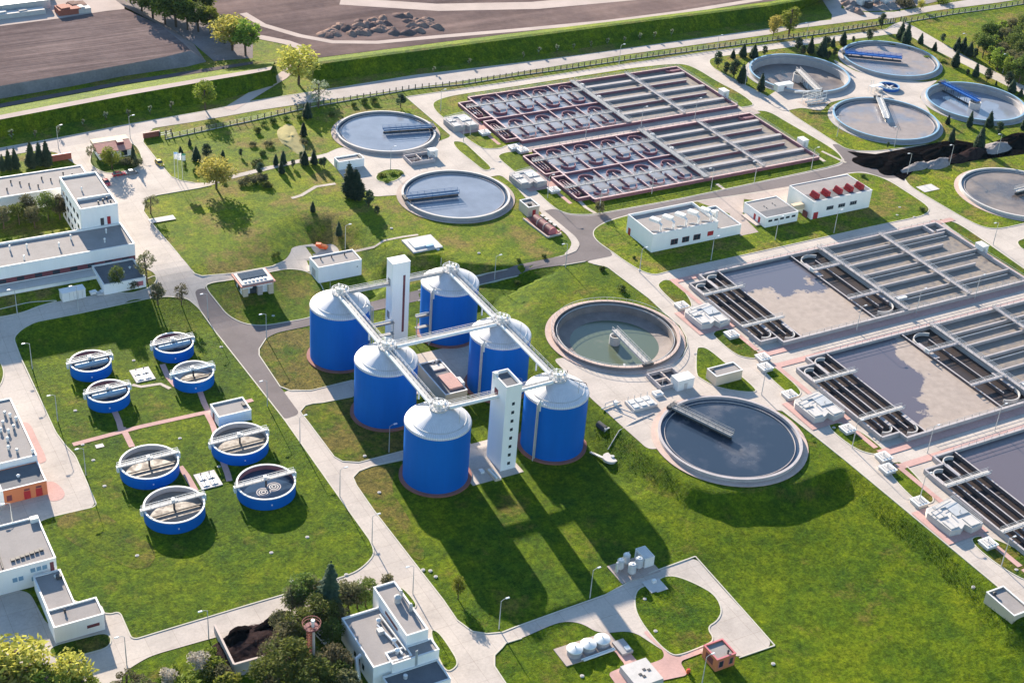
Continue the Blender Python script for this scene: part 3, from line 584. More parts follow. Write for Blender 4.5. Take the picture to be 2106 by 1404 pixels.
# ================================================================== OBJECTS
def rect(cs, z):
    p = [gp(*q, z) for q in cs]
    return (p[0][0]+p[3][0])/2, (p[3][1]+p[2][1])/2, (p[1][0]+p[2][0])/2, (p[0][1]+p[1][1])/2
class Bld:
    """a flat-roofed building: walls with a parapet, sunk roof, openings as parts"""
    def __init__(s, name, label, cat, R, zb, zr, wall='white', roof='roofgrey', par=.5, cop='coping', group=None, root=None):
        s.R = x0, y0, x1, y1 = R; s.zb, s.zr = zb, zr
        s.t = root or thing(name, label, cat, ((x0+x1)/2, (y0+y1)/2, zb), group)
        w = MB().box(x0, y0, zb-1.2, x1, y1, zr-par)
        if par:
            for q in ((x0,y0,x1,y0+.25),(x0,y1-.25,x1,y1),(x0,y0+.25,x0+.25,y1-.25),(x1-.25,y0+.25,x1,y1-.25)): w.box(q[0],q[1],zr-par-.02,q[2],q[3],zr-.06)
        s.wall = w.build('wall', wall, s.t)
        s.roof = MB().box(x0+.27, y0+.27, zr-par-.02, x1-.27, y1-.27, zr-par+.06).build('roof', roof, s.t)
        if par:
            c = MB(); e = .06
            for q in ((x0-e,y0-e,x1+e,y0+.3),(x0-e,y1-.3,x1+e,y1+e),(x0-e,y0+.3,x0+.3,y1-.3),(x1-.3,y0+.3,x1+e,y1-.3)): c.box(q[0],q[1],zr-.06,q[2],q[3],zr+.02)
            c.build('coping', cop, s.roof)
    def face(s, f, u, v, w, h, d=.05):
        x0, y0, x1, y1 = s.R
        if f == 'S': cx = x0+u*(x1-x0); return (cx-w/2, y0-d, s.zb+v, cx+w/2, y0+.05, s.zb+v+h)
        if f == 'N': cx = x0+u*(x1-x0); return (cx-w/2, y1-.05, s.zb+v, cx+w/2, y1+d, s.zb+v+h)
        if f == 'W': cy = y0+u*(y1-y0); return (x0-d, cy-w/2, s.zb+v, x0+.05, cy+w/2, s.zb+v+h)
        cy = y0+u*(y1-y0); return (x1-.05, cy-w/2, s.zb+v, x1+d, cy+w/2, s.zb+v+h)
    def win(s, f, u, v, w, h, mat='glass', name='window', frame=None, bars=0):
        o = MB().box(*s.face(f, u, v, w, h)).build(name, mat, s.t)
        if frame:
            b = s.face(f, u, v, w, h, .09); m_ = MB(); t = .12
            if f in 'SN': 
                for q in ((b[0]-t,b[2]-t,b[3]+t,b[2]),(b[0]-t,b[5],b[3]+t,b[5]+t),(b[0]-t,b[2],b[0],b[5]),(b[3],b[2],b[3]+t,b[5])): m_.box(q[0],b[1],q[1],q[2],b[4],q[3])
                for k in range(bars): xx = b[0]+(b[3]-b[0])*(k+1)/(bars+1); m_.box(xx-.05,b[1],b[2],xx+.05,b[4],b[5])
            else:
                for q in ((b[1]-t,b[2]-t,b[4]+t,b[2]),(b[1]-t,b[5],b[4]+t,b[5]+t),(b[1]-t,b[2],b[1],b[5]),(b[4],b[2],b[4]+t,b[5])): m_.box(b[0],q[0],q[1],b[3],q[2],q[3])
            m_.build('frame', frame, o)
        return o
    def vent(s, u, v, r=.25, h=1.0, mat='whitemetal', cap=True, name='roof_vent', dz=None):
        x0, y0, x1, y1 = s.R; x = x0+u*(x1-x0); y = y0+v*(y1-y0); z = s.zr-.5 if dz is None else dz
        b = MB().cyl(x, y, z, z+h, r, 10)
        if cap: b.cyl(x, y, z+h-.05, z+h+.25, r*1.6, 10, r*.5)
        return b.build(name, mat, s.t)
    def unit(s, u, v, sz, mat='steel', name='roof_unit'):
        x0, y0, x1, y1 = s.R; x = x0+u*(x1-x0); y = y0+v*(y1-y0)
        return MB().obox((x, y, s.zr-.46), sz).build(name, mat, s.t)
Z = lambda x0, y0, k, L: [(x0+a/k, y0+b/k) for a, b in L]
# ---------------------------------------------------------------- digesters
DX, DY, DSX, DSY, DR, DH = 141.4, 265.8, 33.3, 29.8, 8.1, 16.4
zb = -5.0
DIG = {}
DLAB = {(0,0): 'blue domed digester in the front corner beside the lower white stair tower, over the road',
        (0,1): 'blue domed digester in the middle of the left row beside the curving road',
        (0,2): 'blue domed digester at the back of the left row, below the white garage',
        (1,0): 'blue domed digester beside the windowed stair tower, nearest the dark round clarifier',
        (1,1): 'blue domed digester in the middle of the right row with pipes down its left side',
        (1,2): 'blue domed digester at the back of the right row beside the tall white tower'}
def digester(i, j):
    x, y = DX+i*DSX, DY+j*DSY
    t = thing('digester_tank', DLAB[(i, j)], 'storage tank', (x, y, zb), 'six blue digesters'); DIG[(i, j)] = t
    MB().ring(x, y, DR-.6, DR+.95, zb-.6, zb+.45, 72).build('plinth', 'plinth', t, True)
    w = MB().lathe([(DR-.5, zb), (DR, zb+.2), (DR, zb+DH), (DR-.5, zb+DH)], x, y, 96); w.build('tank_wall', 'blue', t, True)
    r = MB().lathe([(DR+.12, zb+DH-.12), (DR+.12, zb+DH+.08), (DR-.1, zb+DH+.45), (DR-1.15, zb+DH+.85), (DR-1.3, zb+DH+.95), (4.2, zb+DH+2.55), (2.1, zb+DH+3.75), (1.7, zb+DH+3.95), (.01, zb+DH+3.95)], x, y, 96)
    rf = r.build('roof', 'roofmetal', t, True)
    MB().ring(x, y, DR-1.36, DR-1.2, zb+DH+.9, zb+DH+1.03, 72).build('roof_seam', 'steel', rf)
    zh = zb+DH+4.0
    MB().cyl(x, y, zh-.9, zh-.2, 1.75, 32).ring(x, y, 1.2, 2.35, zh-.22, zh+.05, 36).cyl(x, y, zh-.2, zh+.02, 1.3, 24).build('hub_platform', 'tankpale', t)
    rl = MB()
    for k in range(14):
        a = 2*PI*k/14; rl.tube([(x+2.3*math.cos(a), y+2.3*math.sin(a), zh), (x+2.3*math.cos(a), y+2.3*math.sin(a), zh+1.1)], .05, 5)
    for hh in (.55, 1.1): rl.ring(x, y, 2.25, 2.35, zh+hh-.04, zh+hh+.04, 28)
    rl.build('railing', 'bright', t)
    for k, (a, rr, h, d) in enumerate([(.4,.9,1.5,.22),(1.5,1.2,1.9,.16),(2.6,.9,1.2,.3),(3.9,1.2,1.6,.2),(5.0,.8,1.3,.28),(5.7,1.6,1.0,.2),(0,0,1.1,.45)]):
        xx, yy = x+rr*math.cos(a), y+rr*math.sin(a)
        MB().cyl(xx, yy, zh, zh+h, d, 10).cyl(xx, yy, zh+h-.15, zh+h+.05, d*1.5, 10).build('vent_pipe', 'bright' if k % 2 else 'whitemetal', t, True)
    MB().tube([(x+1, y-1, zh+.9), (x+1.5, y-.4, zh+1.3), (x+1.9, y+.5, zh+1.0), (x+1.9, y+.8, zh)], .18, 8).build('pipe_bend', 'bright', t, True)
    MB().tube([(x+3.0, y-5.2, zb+DH+1.7), (x+3.0, y-5.2, zb+DH+5.4)], .07, 6).build('lightning_rod', 'steel', t)
    MB().tube([(x-2, y+2.2, zh), (x-2, y+2.2, zh+3)], .05, 6).build('lightning_rod', 'steel', t)
    for k in range(3):     # ribs of the cladding
        zz = zb+DH*(k+1)/4; MB().ring(x, y, DR-.05, DR+.015, zz-.03, zz+.03, 96).build('cladding_seam', 'blue', t)
    if i == 1 or j == 2:
        a = math.radians(208 if i == 1 else 322); c, q = math.cos(a), math.sin(a)
        p = MB()
        for dr, rr in ((.45, .24), (1.05, .16)): p.tube([(x+(DR+dr)*c, y+(DR+dr)*q, zb), (x+(DR+dr)*c, y+(DR+dr)*q, zb+DH+.6), (x+(DR-.6)*c, y+(DR-.6)*q, zb+DH+1.5)], rr, 8)
        p.build('standpipe', 'steel', t, True)
        MB().obox((x+(DR-.2)*c, y+(DR-.2)*q, zb+DH-1.6), (.9, .9, 2.6), a).build('pipe_hood', 'whitemetal', t)
    if (i, j) == (1, 0):
        MB().tube([(x+2.4, y-.3, zh+1.8), (x+2.4, y-.3, zh-.5), (x+DR-.2, y-1, zb+DH+.9), (x+DR+.15, y-1.1, zb+DH), (x+DR+.15, y-1.1, zb)], .1, 6).build('downpipe', 'darksteel', t)
for i in range(2):
    for j in range(3): digester(i, j)
zd = zb+DH+3.75
def bridge(p, q, label, pipe=True, side=1, post=None):
    p = Vector((*p, zd)); q = Vector((*q, zd)); d = (q-p).normalized(); n = Vector((-d.y, d.x, 0))*side
    t = thing('walkway_bridge', label, 'footbridge', ((p.x+q.x)/2, (p.y+q.y)/2, zd), 'bridges between the digester tops')
    MB().bar(p, q, 1.2, .2).build('deck', 'greysteel', t)
    r = MB(); L = (q-p).length; k = max(3, int(L/2))
    for s in (-1, 1):
        o = n*(.65*s)
        for hh in (.55, 1.05): r.bar(p+o+Vector((0,0,hh)), q+o+Vector((0,0,hh)), .07, .07)
        for i in range(k+1): e = p+(q-p)*(i/k)+o; r.bar(e, e+Vector((0.001,0,1.05)), .06, .06)
    r.build('railing', 'steel', t)
    if pipe:
        MB().tube([p+n*1.2+Vector((0,0,.2)), q+n*1.2+Vector((0,0,.2))], .44, 12).build('pipe', 'whitemetal', t, True)
    MB().bar(p-n*.5-Vector((0,0,.35)), q-n*.5-Vector((0,0,.35)), .25, .5).bar(p+n*.5-Vector((0,0,.35)), q+n*.5-Vector((0,0,.35)), .25, .5).build('girder', 'tankpale', t)
    if post:
        for f, dz in post:
            e = p+(q-p)*f+n*.2; MB().cyl(e.x, e.y, zb+DH-dz, zd-.3, .22, 10).build('post', 'whitemetal', t)
def dc(i, j): return (DX+i*DSX, DY+j*DSY)
def between(a, b, e0=2.3, e1=2.3):
    a = Vector(a); b = Vector(b); d = (b-a).normalized(); return a+d*e0, b-d*e1
for (a, b, l) in (((0,2),(0,1),'white pipe bridge joining the back and middle digesters of the left row'), ((0,1),(0,0),'white pipe bridge joining the middle and front digesters of the left row'),
                  ((1,2),(1,1),'white pipe bridge joining the back and middle digesters of the right row'), ((1,1),(1,0),'white pipe bridge joining the middle and front digesters of the right row')):
    p, q = between(dc(*a), dc(*b)); bridge(p, q, l, True, -1, [(.68, 0)])
p, q = between(dc(0,1), dc(1,1)); bridge(p, q, 'long railed footbridge crossing between the two middle digesters', True, -1)
p, q = between(dc(0,0), (157.0, 265.5), 2.3, 0); bridge(p, q, 'railed footbridge from the front left digester to the windowed stair tower', True, -1)
p, q = between((161.2, 265.6), dc(1,0), 0, 2.3); bridge(p, q, 'railed footbridge from the windowed stair tower to the front right digester', True, -1)
p, q = between(dc(0,2), (155.8, 325.3), 2.3, 0); bridge(p, q, 'railed footbridge from the back left digester to the tall white tower', False)
p, q = between((161.0, 325.4), dc(1,2), 0, 2.3); bridge(p, q, 'railed footbridge from the tall white tower to the back right digester', False)
# stair towers
b = Bld('stair_tower', 'tall white tower with one dark red window strip between the back digesters', 'tower', (155.8, 323.2, 161.0, 327.0), -5, 22, 'white', 'white', 0)
MB().box(155.7, 323.1, 21.9, 161.1, 327.1, 22.05).build('roof_edge', 'coping', b.t)
MB().box(159.0, 323.13, 0, 159.65, 323.3, 18).build('window_strip', 'maroon', b.t)
for z in (4.2, 14.6): MB().box(155.7, 324.5, z, 155.85, 326.0, z+2.1).build('door', 'greysteel', b.t)
b = Bld('stair_tower', 'lower white stair tower with a column of small square windows facing the lawn', 'tower', (156.9, 260.7, 161.2, 268.0), -5, 20.2, 'white', 'roofdark', .9)
for k in range(8): b.win('S', .52, 1.6+k*2.55, .75, .85, 'glass')
MB().box(156.78, 264.6, 14.7, 156.95, 266.2, 17).build('door', 'maroon', b.t)
MB().box(156.75, 266.5, 19, 157.8, 267.5, 20.7).build('roof_hatch', 'whitemetal', b.t)
for (x, y, l) in ((153.2, 322.6, 'low grey pipe landing left of the tall white tower'), (166.0, 322.6, 'low grey pipe landing right of the tall white tower')):
    t = thing('pipe_rack', l, 'pipe rack', (x, y, -5))
    MB().box(x-3, y-.6, 4.0, x+3, y+.6, 4.3).build('platform', 'greysteel', t); MB().box(x-3, y-.6, .5, x+3, y+.6, .7).build('platform', 'greysteel', t)
    for sx in (-2.8, 2.8): MB().box(x+sx-.1, y-.5, -5, x+sx+.1, y-.3, 4).build('post', 'steel', t)
    MB().tube([(x-3, y+.2, 4.7), (x+3, y+.2, 4.7)], .25, 8).build('pipe', 'whitemetal', t, True)
# control building between the tanks
b = Bld('control_building', 'dark flat-roofed control building squeezed between the digesters', 'building', (156.9, 291.5, 163.4, 307.8), -5, -1, 'cream', 'roofdark', .35)
MB().box(159.0, 293.2, -1.4, 163.0, 300.3, -.65).build('roof_bay', 'pinkpave', b.t); MB().box(159.2, 303.2, -1.4, 162.8, 305.6, -.9).build('roof_bay', 'tankpale', b.t)
MB().box(163.0, 294, -1.2, 163.9, 297, -.3).build('roof_unit', 'whitemetal', b.t); MB().cyl(161.8, 306.8, -1.4, -.2, .3, 10).build('roof_vent', 'bright', b.t); MB().cyl(160.8, 307.0, -1.4, -.4, .25, 10).build('roof_vent', 'bright', b.t)
t = thing('dosing_shed', 'pale narrow shed behind the front left digester', 'shed', (158.2, 283.5, -5)); MB().box(156.6, 282.5, -5.2, 158.4, 286, -1.6).build('wall', 'cream', t); MB().box(156.4, 282.3, -1.6, 158.6, 286.2, -1.45).build('roof', 'tankpale', t)
struct(MB().box(148, 300, -5.3, 178, 318, -4.9).build('forecourt', 'concrete')); struct(MB().box(148, 258.3, -5.3, 162.3, 274, -4.9).build('forecourt', 'concrete'))
t = thing('pipe_trench', 'open pipe pit with pale rim at the stair tower foot', 'pipe pit', (154.7, 260.3, -5)); MB().box(153.8, 257.6, -5.2, 155.6, 262.8, -4.6).build('rim', 'cream', t); MB().tube([(154.3, 262, -4.4), (154.5, 258, -4.4)], .3, 8).tube([(155.1, 262, -4.4), (155.3, 257.5, -4.5)], .2, 8).build('pipe', 'whitemetal', t, True); MB().box(151.9, 261.6, -5, 153, 263, -4.3).build('cabinet', 'whitemetal', t)
# ---------------------------------------------------------------- round clarifiers
def arm(t, cx, cy, a, r0, r1, z, mat, wd=1.5, carriage=True, scr=True, name='scraper_bridge', zw=0):
    """rotating bridge from r0 to r1 along angle a"""
    d = Vector((math.cos(a), math.sin(a), 0)); n = Vector((-d.y, d.x, 0)); c = Vector((cx, cy, z))
    p, q = c+d*r0, c+d*r1
    g = MB()
    for s in (-1, 1): g.bar(p+n*(wd/2*s), q+n*(wd/2*s), .22, .55)
    g.bar(p, q, wd, .1)
    o = g.build(name, mat, t)
    r = MB(); k = int((r1-r0)/2.2)
    for s in (-1, 1):
        for hh in (.75, 1.25): r.bar(p+n*(wd/2*s)+Vector((0,0,hh)), q+n*(wd/2*s)+Vector((0,0,hh)), .07, .07)
        for i in range(k+1): e = p+(q-p)*(i/k)+n*(wd/2*s); r.bar(e, e+Vector((.001,0,1.25)), .06, .06)
    r.build('railing', mat, o)
    if carriage:
        e = c+d*r1; MB().obox((e.x, e.y, z-.5), (1.1, wd+1.6, .8), a).build('end_carriage', 'darksteel', o)
    if scr:
        s_ = MB()
        for f in (.15, .32, .5, .68, .86):
            e = p+(q-p)*f
            for sg in (-1, 1): s_.bar(e+n*sg*.6, e+n*sg*.6+Vector((.001,0,zw-z-.6)), .1, .1)
        s_.bar(p+Vector((0,0,zw-z+.25)), q+Vector((0,0,zw-z+.25)), .15, .5)
        s_.build('scraper', 'darksteel', o)
    return o
def ang(k, px, z=1.2):
    x, y = gp(*px, z); return math.atan2(y-CLAR[k][1], x-CLAR[k][0])
def basin_round(k, label, wall, top, water, zw, ztop=1.15, trough=True, deep=False, group='round settling tanks', cat='settling tank', cap=.55):
    x, y, R = CLAR[k]; t = thing('settling_tank', label, cat, (x, y, 0), group)
    prof = [(R+.05, -.4), (R+.05, ztop), (R-cap, ztop), (R-cap, min(zw, .2)-.8)]
    MB().lathe(prof, x, y, 96).build('tank_wall', wall, t, True)
    MB().ring(x, y, R-cap-.05, R+.1, ztop-.02, ztop+.1, 96).build('rim', top, t, True)
    if trough:
        MB().ring(x, y, R-1.75, R-1.62, zw-.2, zw+.3, 96).build('overflow_weir', 'tanklilac', t, True); MB().ring(x, y, R-1.62, R-cap, zw-.02, zw+.015, 96).build('launder_water', 'wnavy', t)
    MB().disc(x, y, R-cap+.02, zw, 96).build('water_surface', water, t)
    return t
t = basin_round('c1', 'round blue-grey settling tank farthest back with its blue bridge pointing right', 'tankconc', 'tankpale', 'wskyblue', .35)
arm(t, *CLAR['c1'][:2], ang('c1', (891, 262)), -1.0, 17.3, 1.7, 'bridgeblue', 1.7, zw=.35)
t = basin_round('c2', 'round blue-grey settling tank on the hill with its blue bridge pointing left', 'tankconc', 'tankpale', 'wskyblue', .35)
arm(t, *CLAR['c2'][:2], ang('c2', (836, 409)), -.8, 17.5, 1.7, 'bridgeblue', 1.7, zw=.35)
t = basin_round('cS', 'round dark-water settling tank on the grass embankment with a grey bridge', 'tanklilac', 'tanklilac', 'wdark', .3)
arm(t, *CLAR['cS'][:2], ang('cS', (1383, 838)), -.6, 18.2, 1.7, 'greysteel', 1.6, zw=.3)
# half-drained tank with a sloping floor
x, y, R = CLAR['cM']; t = thing('settling_tank', 'half-drained round tank with green water beside the concrete yard', 'settling tank', (x, y, 0), 'round settling tanks')
MB().lathe([(R+.05,-.4),(R+.05,1.1),(R-.7,1.1),(R-.7,.2),(R-1.7,.15),(R-1.75,.5),(R-1.95,.5),(R-1.95,-1.7),(R-2.1,-1.75),(4,-4.2),(.1,-4.4)], x, y, 96).build('tank_wall', 'basinwall', t, True)
MB().ring(x, y, R-.75, R+.1, 1.08, 1.2, 96).build('rim', 'pinkring', t, True); MB().ring(x, y, R-1.6, R-1.45, .15, .75, 96).build('overflow_weir', 'steel', t, True)
MB().disc(x, y, R-5.2, -2.45, 96).build('water_surface', 'wgreen', t)
MB().lathe([(1.55,-4.4),(1.55,.2),(1.2,.2),(1.2,-1.5)], x, y, 24).build('centre_column', 'tankpale', t, True)
arm(t, x, y, ang('cM', (1326, 744)), -.8, R-.2, 1.6, 'tankpale', 1.5, True, False)
rl = MB()
for k in range(60):
    a = 2*PI*k/60; rl.tube([(x+(R+.0)*math.cos(a), y+(R+.0)*math.sin(a), 1.1), (x+R*math.cos(a), y+R*math.sin(a), 2.1)], .05, 4)
rl.ring(x, y, R-.04, R+.04, 2.06, 2.14, 96).build('railing', 'steel', t)
a = ang('cM', (1290, 744)); MB().obox((x+(R-3)*math.cos(a), y+(R-3)*math.sin(a), -2.6), (5.5, .5, 1.4), a).build('sludge_pipe', 'steel', t)
# far group
def deep_wall(k, label, zw, water, wall='tankconc', pillar=True):
    x, y, R = CLAR[k]; t = thing('settling_tank', label, 'settling tank', (x, y, 0), 'round settling tanks')
    MB().lathe([(R+.05,-.4),(R+.05,1.5),(R-.6,1.5),(R-.6,.6),(R-1.5,.5),(R-1.5,zw-.5)], x, y, 96).build('tank_wall', wall, t, True)
    MB().ring(x, y, R-.65, R+.1, 1.48, 1.62, 96).build('rim', 'bluerail', t, True)
    MB().disc(x, y, R-1.45, zw, 96).build('water_surface', water, t)
    if pillar: MB().lathe([(2.3, zw-.5), (2.3, 1.1), (2.0, 1.1), (2.0, zw)], x, y, 28).build('centre_column', 'tankpale', t, True)
    return t
t = deep_wall('f1', 'round half-empty tank with blue rim among spruces, its grey bridge toward the pipework', -2.2, 'wsludge')
arm(t, *CLAR['f1'][:2], ang('f1', (1679, 186)), -2, 20, 1.9, 'tankpale', 1.6, zw=-2.2)
t = basin_round('f2', 'round blue-rimmed tank near the corner gate with a bright blue bridge', 'tankconc', 'bluerail', 'wsludge2', .45, 1.5)
arm(t, *CLAR['f2'][:2], ang('f2', (1741, 112)), -4.5, 19.7, 2.1, 'bluepaint', 2.0, zw=.45)
t = basin_round('f3', 'round blue-rimmed tank half grey half brown nearest the sludge heap', 'tankconc', 'bluerail', 'wsludge2', .45, 1.5)
arm(t, *CLAR['f3'][:2], ang('f3', (1803, 197)), -1.5, 20, 2.0, 'steel', 1.8, zw=.45)
t = deep_wall('f4', 'round tank at the right edge with dark blue water and a bright blue bridge', -1.4, 'wskyblue')
arm(t, *CLAR['f4'][:2], ang('f4', (1931, 170)), -1.5, 19.3, 2.0, 'bluepaint', 1.8, zw=-1.4)
t = basin_round('f5', 'round tank of brown water cut by the right picture edge', 'tankpale', 'tankpale', 'wsludge', .4, 1.1)
arm(t, *CLAR['f5'][:2], 0.05, -.8, 19.3, 1.7, 'tankpale', 1.6, zw=.4)
x, y, R = CLAR['mini']; t = thing('round_chamber', 'small open blue ring tank in the middle of the four tanks', 'chamber', (x, y, .2))
MB().lathe([(R,0),(R,1.3),(R-.45,1.3),(R-.45,.3)], x, y, 48).build('tank_wall', 'bluepaint', t, True); MB().ring(x, y, R-.5, R+.06, 1.28, 1.4, 48).build('rim', 'bluerail', t, True); MB().disc(x, y, R-.4, .45, 48).build('water_surface', 'wdark', t)
mm = MB()
for k in range(3): a = k*PI/3+.3; mm.bar((x-3.6*math.cos(a), y-3.6*math.sin(a), .7), (x+3.6*math.cos(a), y+3.6*math.sin(a), .7), .5, .2)
mm.build('baffle', 'tankpale', t)
# ---------------------------------------------------------------- blue thickener tanks
def thickener(px, py, R, label, kind, zt=-1.7, col='bluetank'):
    t = thing('thickener_tank', label, 'tank', (px, py, zb), 'blue thickener tanks')
    MB().lathe([(R-.3, zb-.3), (R, zb-.3), (R, zt-.12), (R-.32, zt-.12)], px, py, 64).build('tank_wall', 'blue', t, True)
    MB().ring(px, py, R-.36, R+.06, zt-.14, zt+.08, 64).build('rim', 'whitemetal', t, True)
    MB().lathe([(R-.34, zt-.1), (R-.34, zt-2.2)], px, py, 64).build('inner_wall', 'plum' if kind in (1, 3) else 'tanklilac', t, True)
    MB().disc(px, py, R-.33, zt-1.35, 64).build('water_surface', {0:'wlane',1:'wnavy',2:'wcell',3:'wnavy'}[kind], t)
    a = .02; d = Vector((math.cos(a), math.sin(a), 0)); n = Vector((-d.y, d.x, 0)); c = Vector((px, py, zt+.25))
    o = MB().bar(c-d*(R+.5)+n*.6, c+d*(R+.5)+n*.6, .9, .25).build('walkway', 'tankpale' if kind != 2 else 'bluerail', t)
    r = MB()
    for s in (.12, 1.08):
        for hh in (.5, 1.0): r.bar(c-d*(R+.5)+n*s+Vector((0,0,hh)), c+d*(R+.5)+n*s+Vector((0,0,hh)), .06, .06)
        for i in range(8): e = c-d*(R+.5)+d*((2*R+1)*i/7)+n*s; r.bar(e, e+Vector((.001,0,1)), .06, .06)
    r.build('railing', 'whitemetal', o)
    for sg in (-1, 1): MB().obox((px+sg*(R+.5), py+.6, zt-1.2), (.5, 1.0, 1.5)).build('stair_landing', 'whitemetal', t)
    MB().cyl(px, py+.6, zt+.3, zt+1.3, .45, 12).cyl(px+.8, py+.6, zt+.3, zt+.8, .3, 10).build('drive_unit', 'bright', t, True)
    MB().cyl(px, py, zt-1.5, zt+.2, .25, 10).build('drive_shaft', 'darksteel', t)
    if kind in (0, 2):
        MB().bar(c-d*(R-1)-n*1.2-Vector((0,0,1.3)), c+d*(R-1)-n*1.2-Vector((0,0,1.3)), .25, .25).build('rake_arm', 'darksteel', t)
    if kind == 1: MB().tube([tuple(c-d*(R-1)-n*.9-Vector((0,0,.7))), tuple(c+d*(R-1)-n*.9-Vector((0,0,.7)))], .75, 12).build('cover_tube', 'bluerail', t, True)
    if kind == 3:
        for sx in (-1.4, 1.6):
            for r0 in (.35, .9, 1.45): MB().ring(px+sx, py-1.5+sx*.35, r0, r0+.28, zt-1.36, zt-1.30+(.05 if r0 < .5 else 0), 28).build('aeration_foam', 'tankpale' if r0 < 1 else 'tanklilac', t)
    if kind == 2: MB().disc(px, py-1.6, R*.72, zt-1.33, 40).build('scum_layer', 'wlane', t)
    for k in range(2): MB().cyl(px-.6+k*1.4, py-R-.02, zb+1.5, zb+1.55, .01, 4).build('bolt', 'steel', t) if False else None
    MB().obox((px-1.2, py-R+.02, zb+1.5), (.28, .2, .28)).build('gauge', 'whitemetal', t)
    return t
for (k, lab, kind) in (('a','small blue tank farthest left with a covered bridge above the lawn',1),('b','small blue tank in the left pair nearest the pink path',1),('c','small blue tank at the back of the right pair beside the road',1),('d','small blue tank beside the white shed with crusted sludge inside',2)):
    X = {'a':(77.8,343.8),'b':(78.0,328.1),'c':(100.5,344.2),'d':(100.8,328.4)}[k]; thickener(*X, 5.4, lab, kind)
for (k, lab, kind) in (('e','large blue tank with pale sludge on the left, behind the front one',0),('f','large blue tank below the white shed, pale sludge inside',0),('g','large blue tank nearest the front left with a reddish inner wall',0),('h','large blue tank with two swirling aerators nearest the main road',3)):
    X = {'e':(78.4,294.6),'f':(101.5,295.0),'g':(78.6,276.2),'h':(101.1,275.9)}[k]; thickener(*X, 7.05, lab, kind)
for (x, y, lab) in ((*W(293,772)[:2], 'white valve slab with four dark hatches between the small blue tanks'), (*W(428,988)[:2], 'white valve slab with hatches and pipes between the large blue tanks')):
    t = thing('valve_slab', lab, 'valve pit', (x, y, zb)); MB().box(x-2.6, y-3.2, zb-.2, x+2.6, y+3.2, zb+.35).build('slab', 'tankpale', t)
    for i in range(2):
        for j in range(2):
            MB().box(x-1.9+i*2.1, y-2.4+j*2.6, zb+.3, x-.4+i*2.1, y-.6+j*2.6, zb+.55).build('hatch', 'steel', t); MB().cyl(x-1.1+i*2.1, y-.5+j*2.6, zb+.3, zb+1.3, .12, 8).build('valve_stem', 'darksteel', t)
# ---------------------------------------------------------------- rectangular aeration basins
def gang(t, x0, y0, x1, y1, z, w=1.2, mat='tanklilac', name='gangway'):
    d = Vector((x1-x0, y1-y0, 0)).normalized(); n = Vector((-d.y, d.x, 0)); p = Vector((x0, y0, z)); q = Vector((x1, y1, z))
    o = MB().bar(p, q, w, .22).build(name, mat, t); r = MB(); L = (q-p).length; k = max(2, int(L/2.5))
    for s in (-1, 1):
        for hh in (.5, 1.0): r.bar(p+n*(w/2*s)+Vector((0,0,hh)), q+n*(w/2*s)+Vector((0,0,hh)), .06, .06)
        for i in range(k+1): e = p+(q-p)*(i/k)+n*(w/2*s); r.bar(e, e+Vector((.001,0,1)), .06, .06)
    r.build('railing', 'steel', o); return o
def cwall(t, x0, y0, x1, y1, z1, mat, cap, name='partition_wall', z0=-.3, ct=.07):
    o = MB().box(x0, y0, z0, x1, y1, z1-ct).build(name, mat, t)
    MB().box(x0-.02, y0-.02, z1-ct-.01, x1+.02, y1+.02, z1).build('wall_top', cap, o); return o
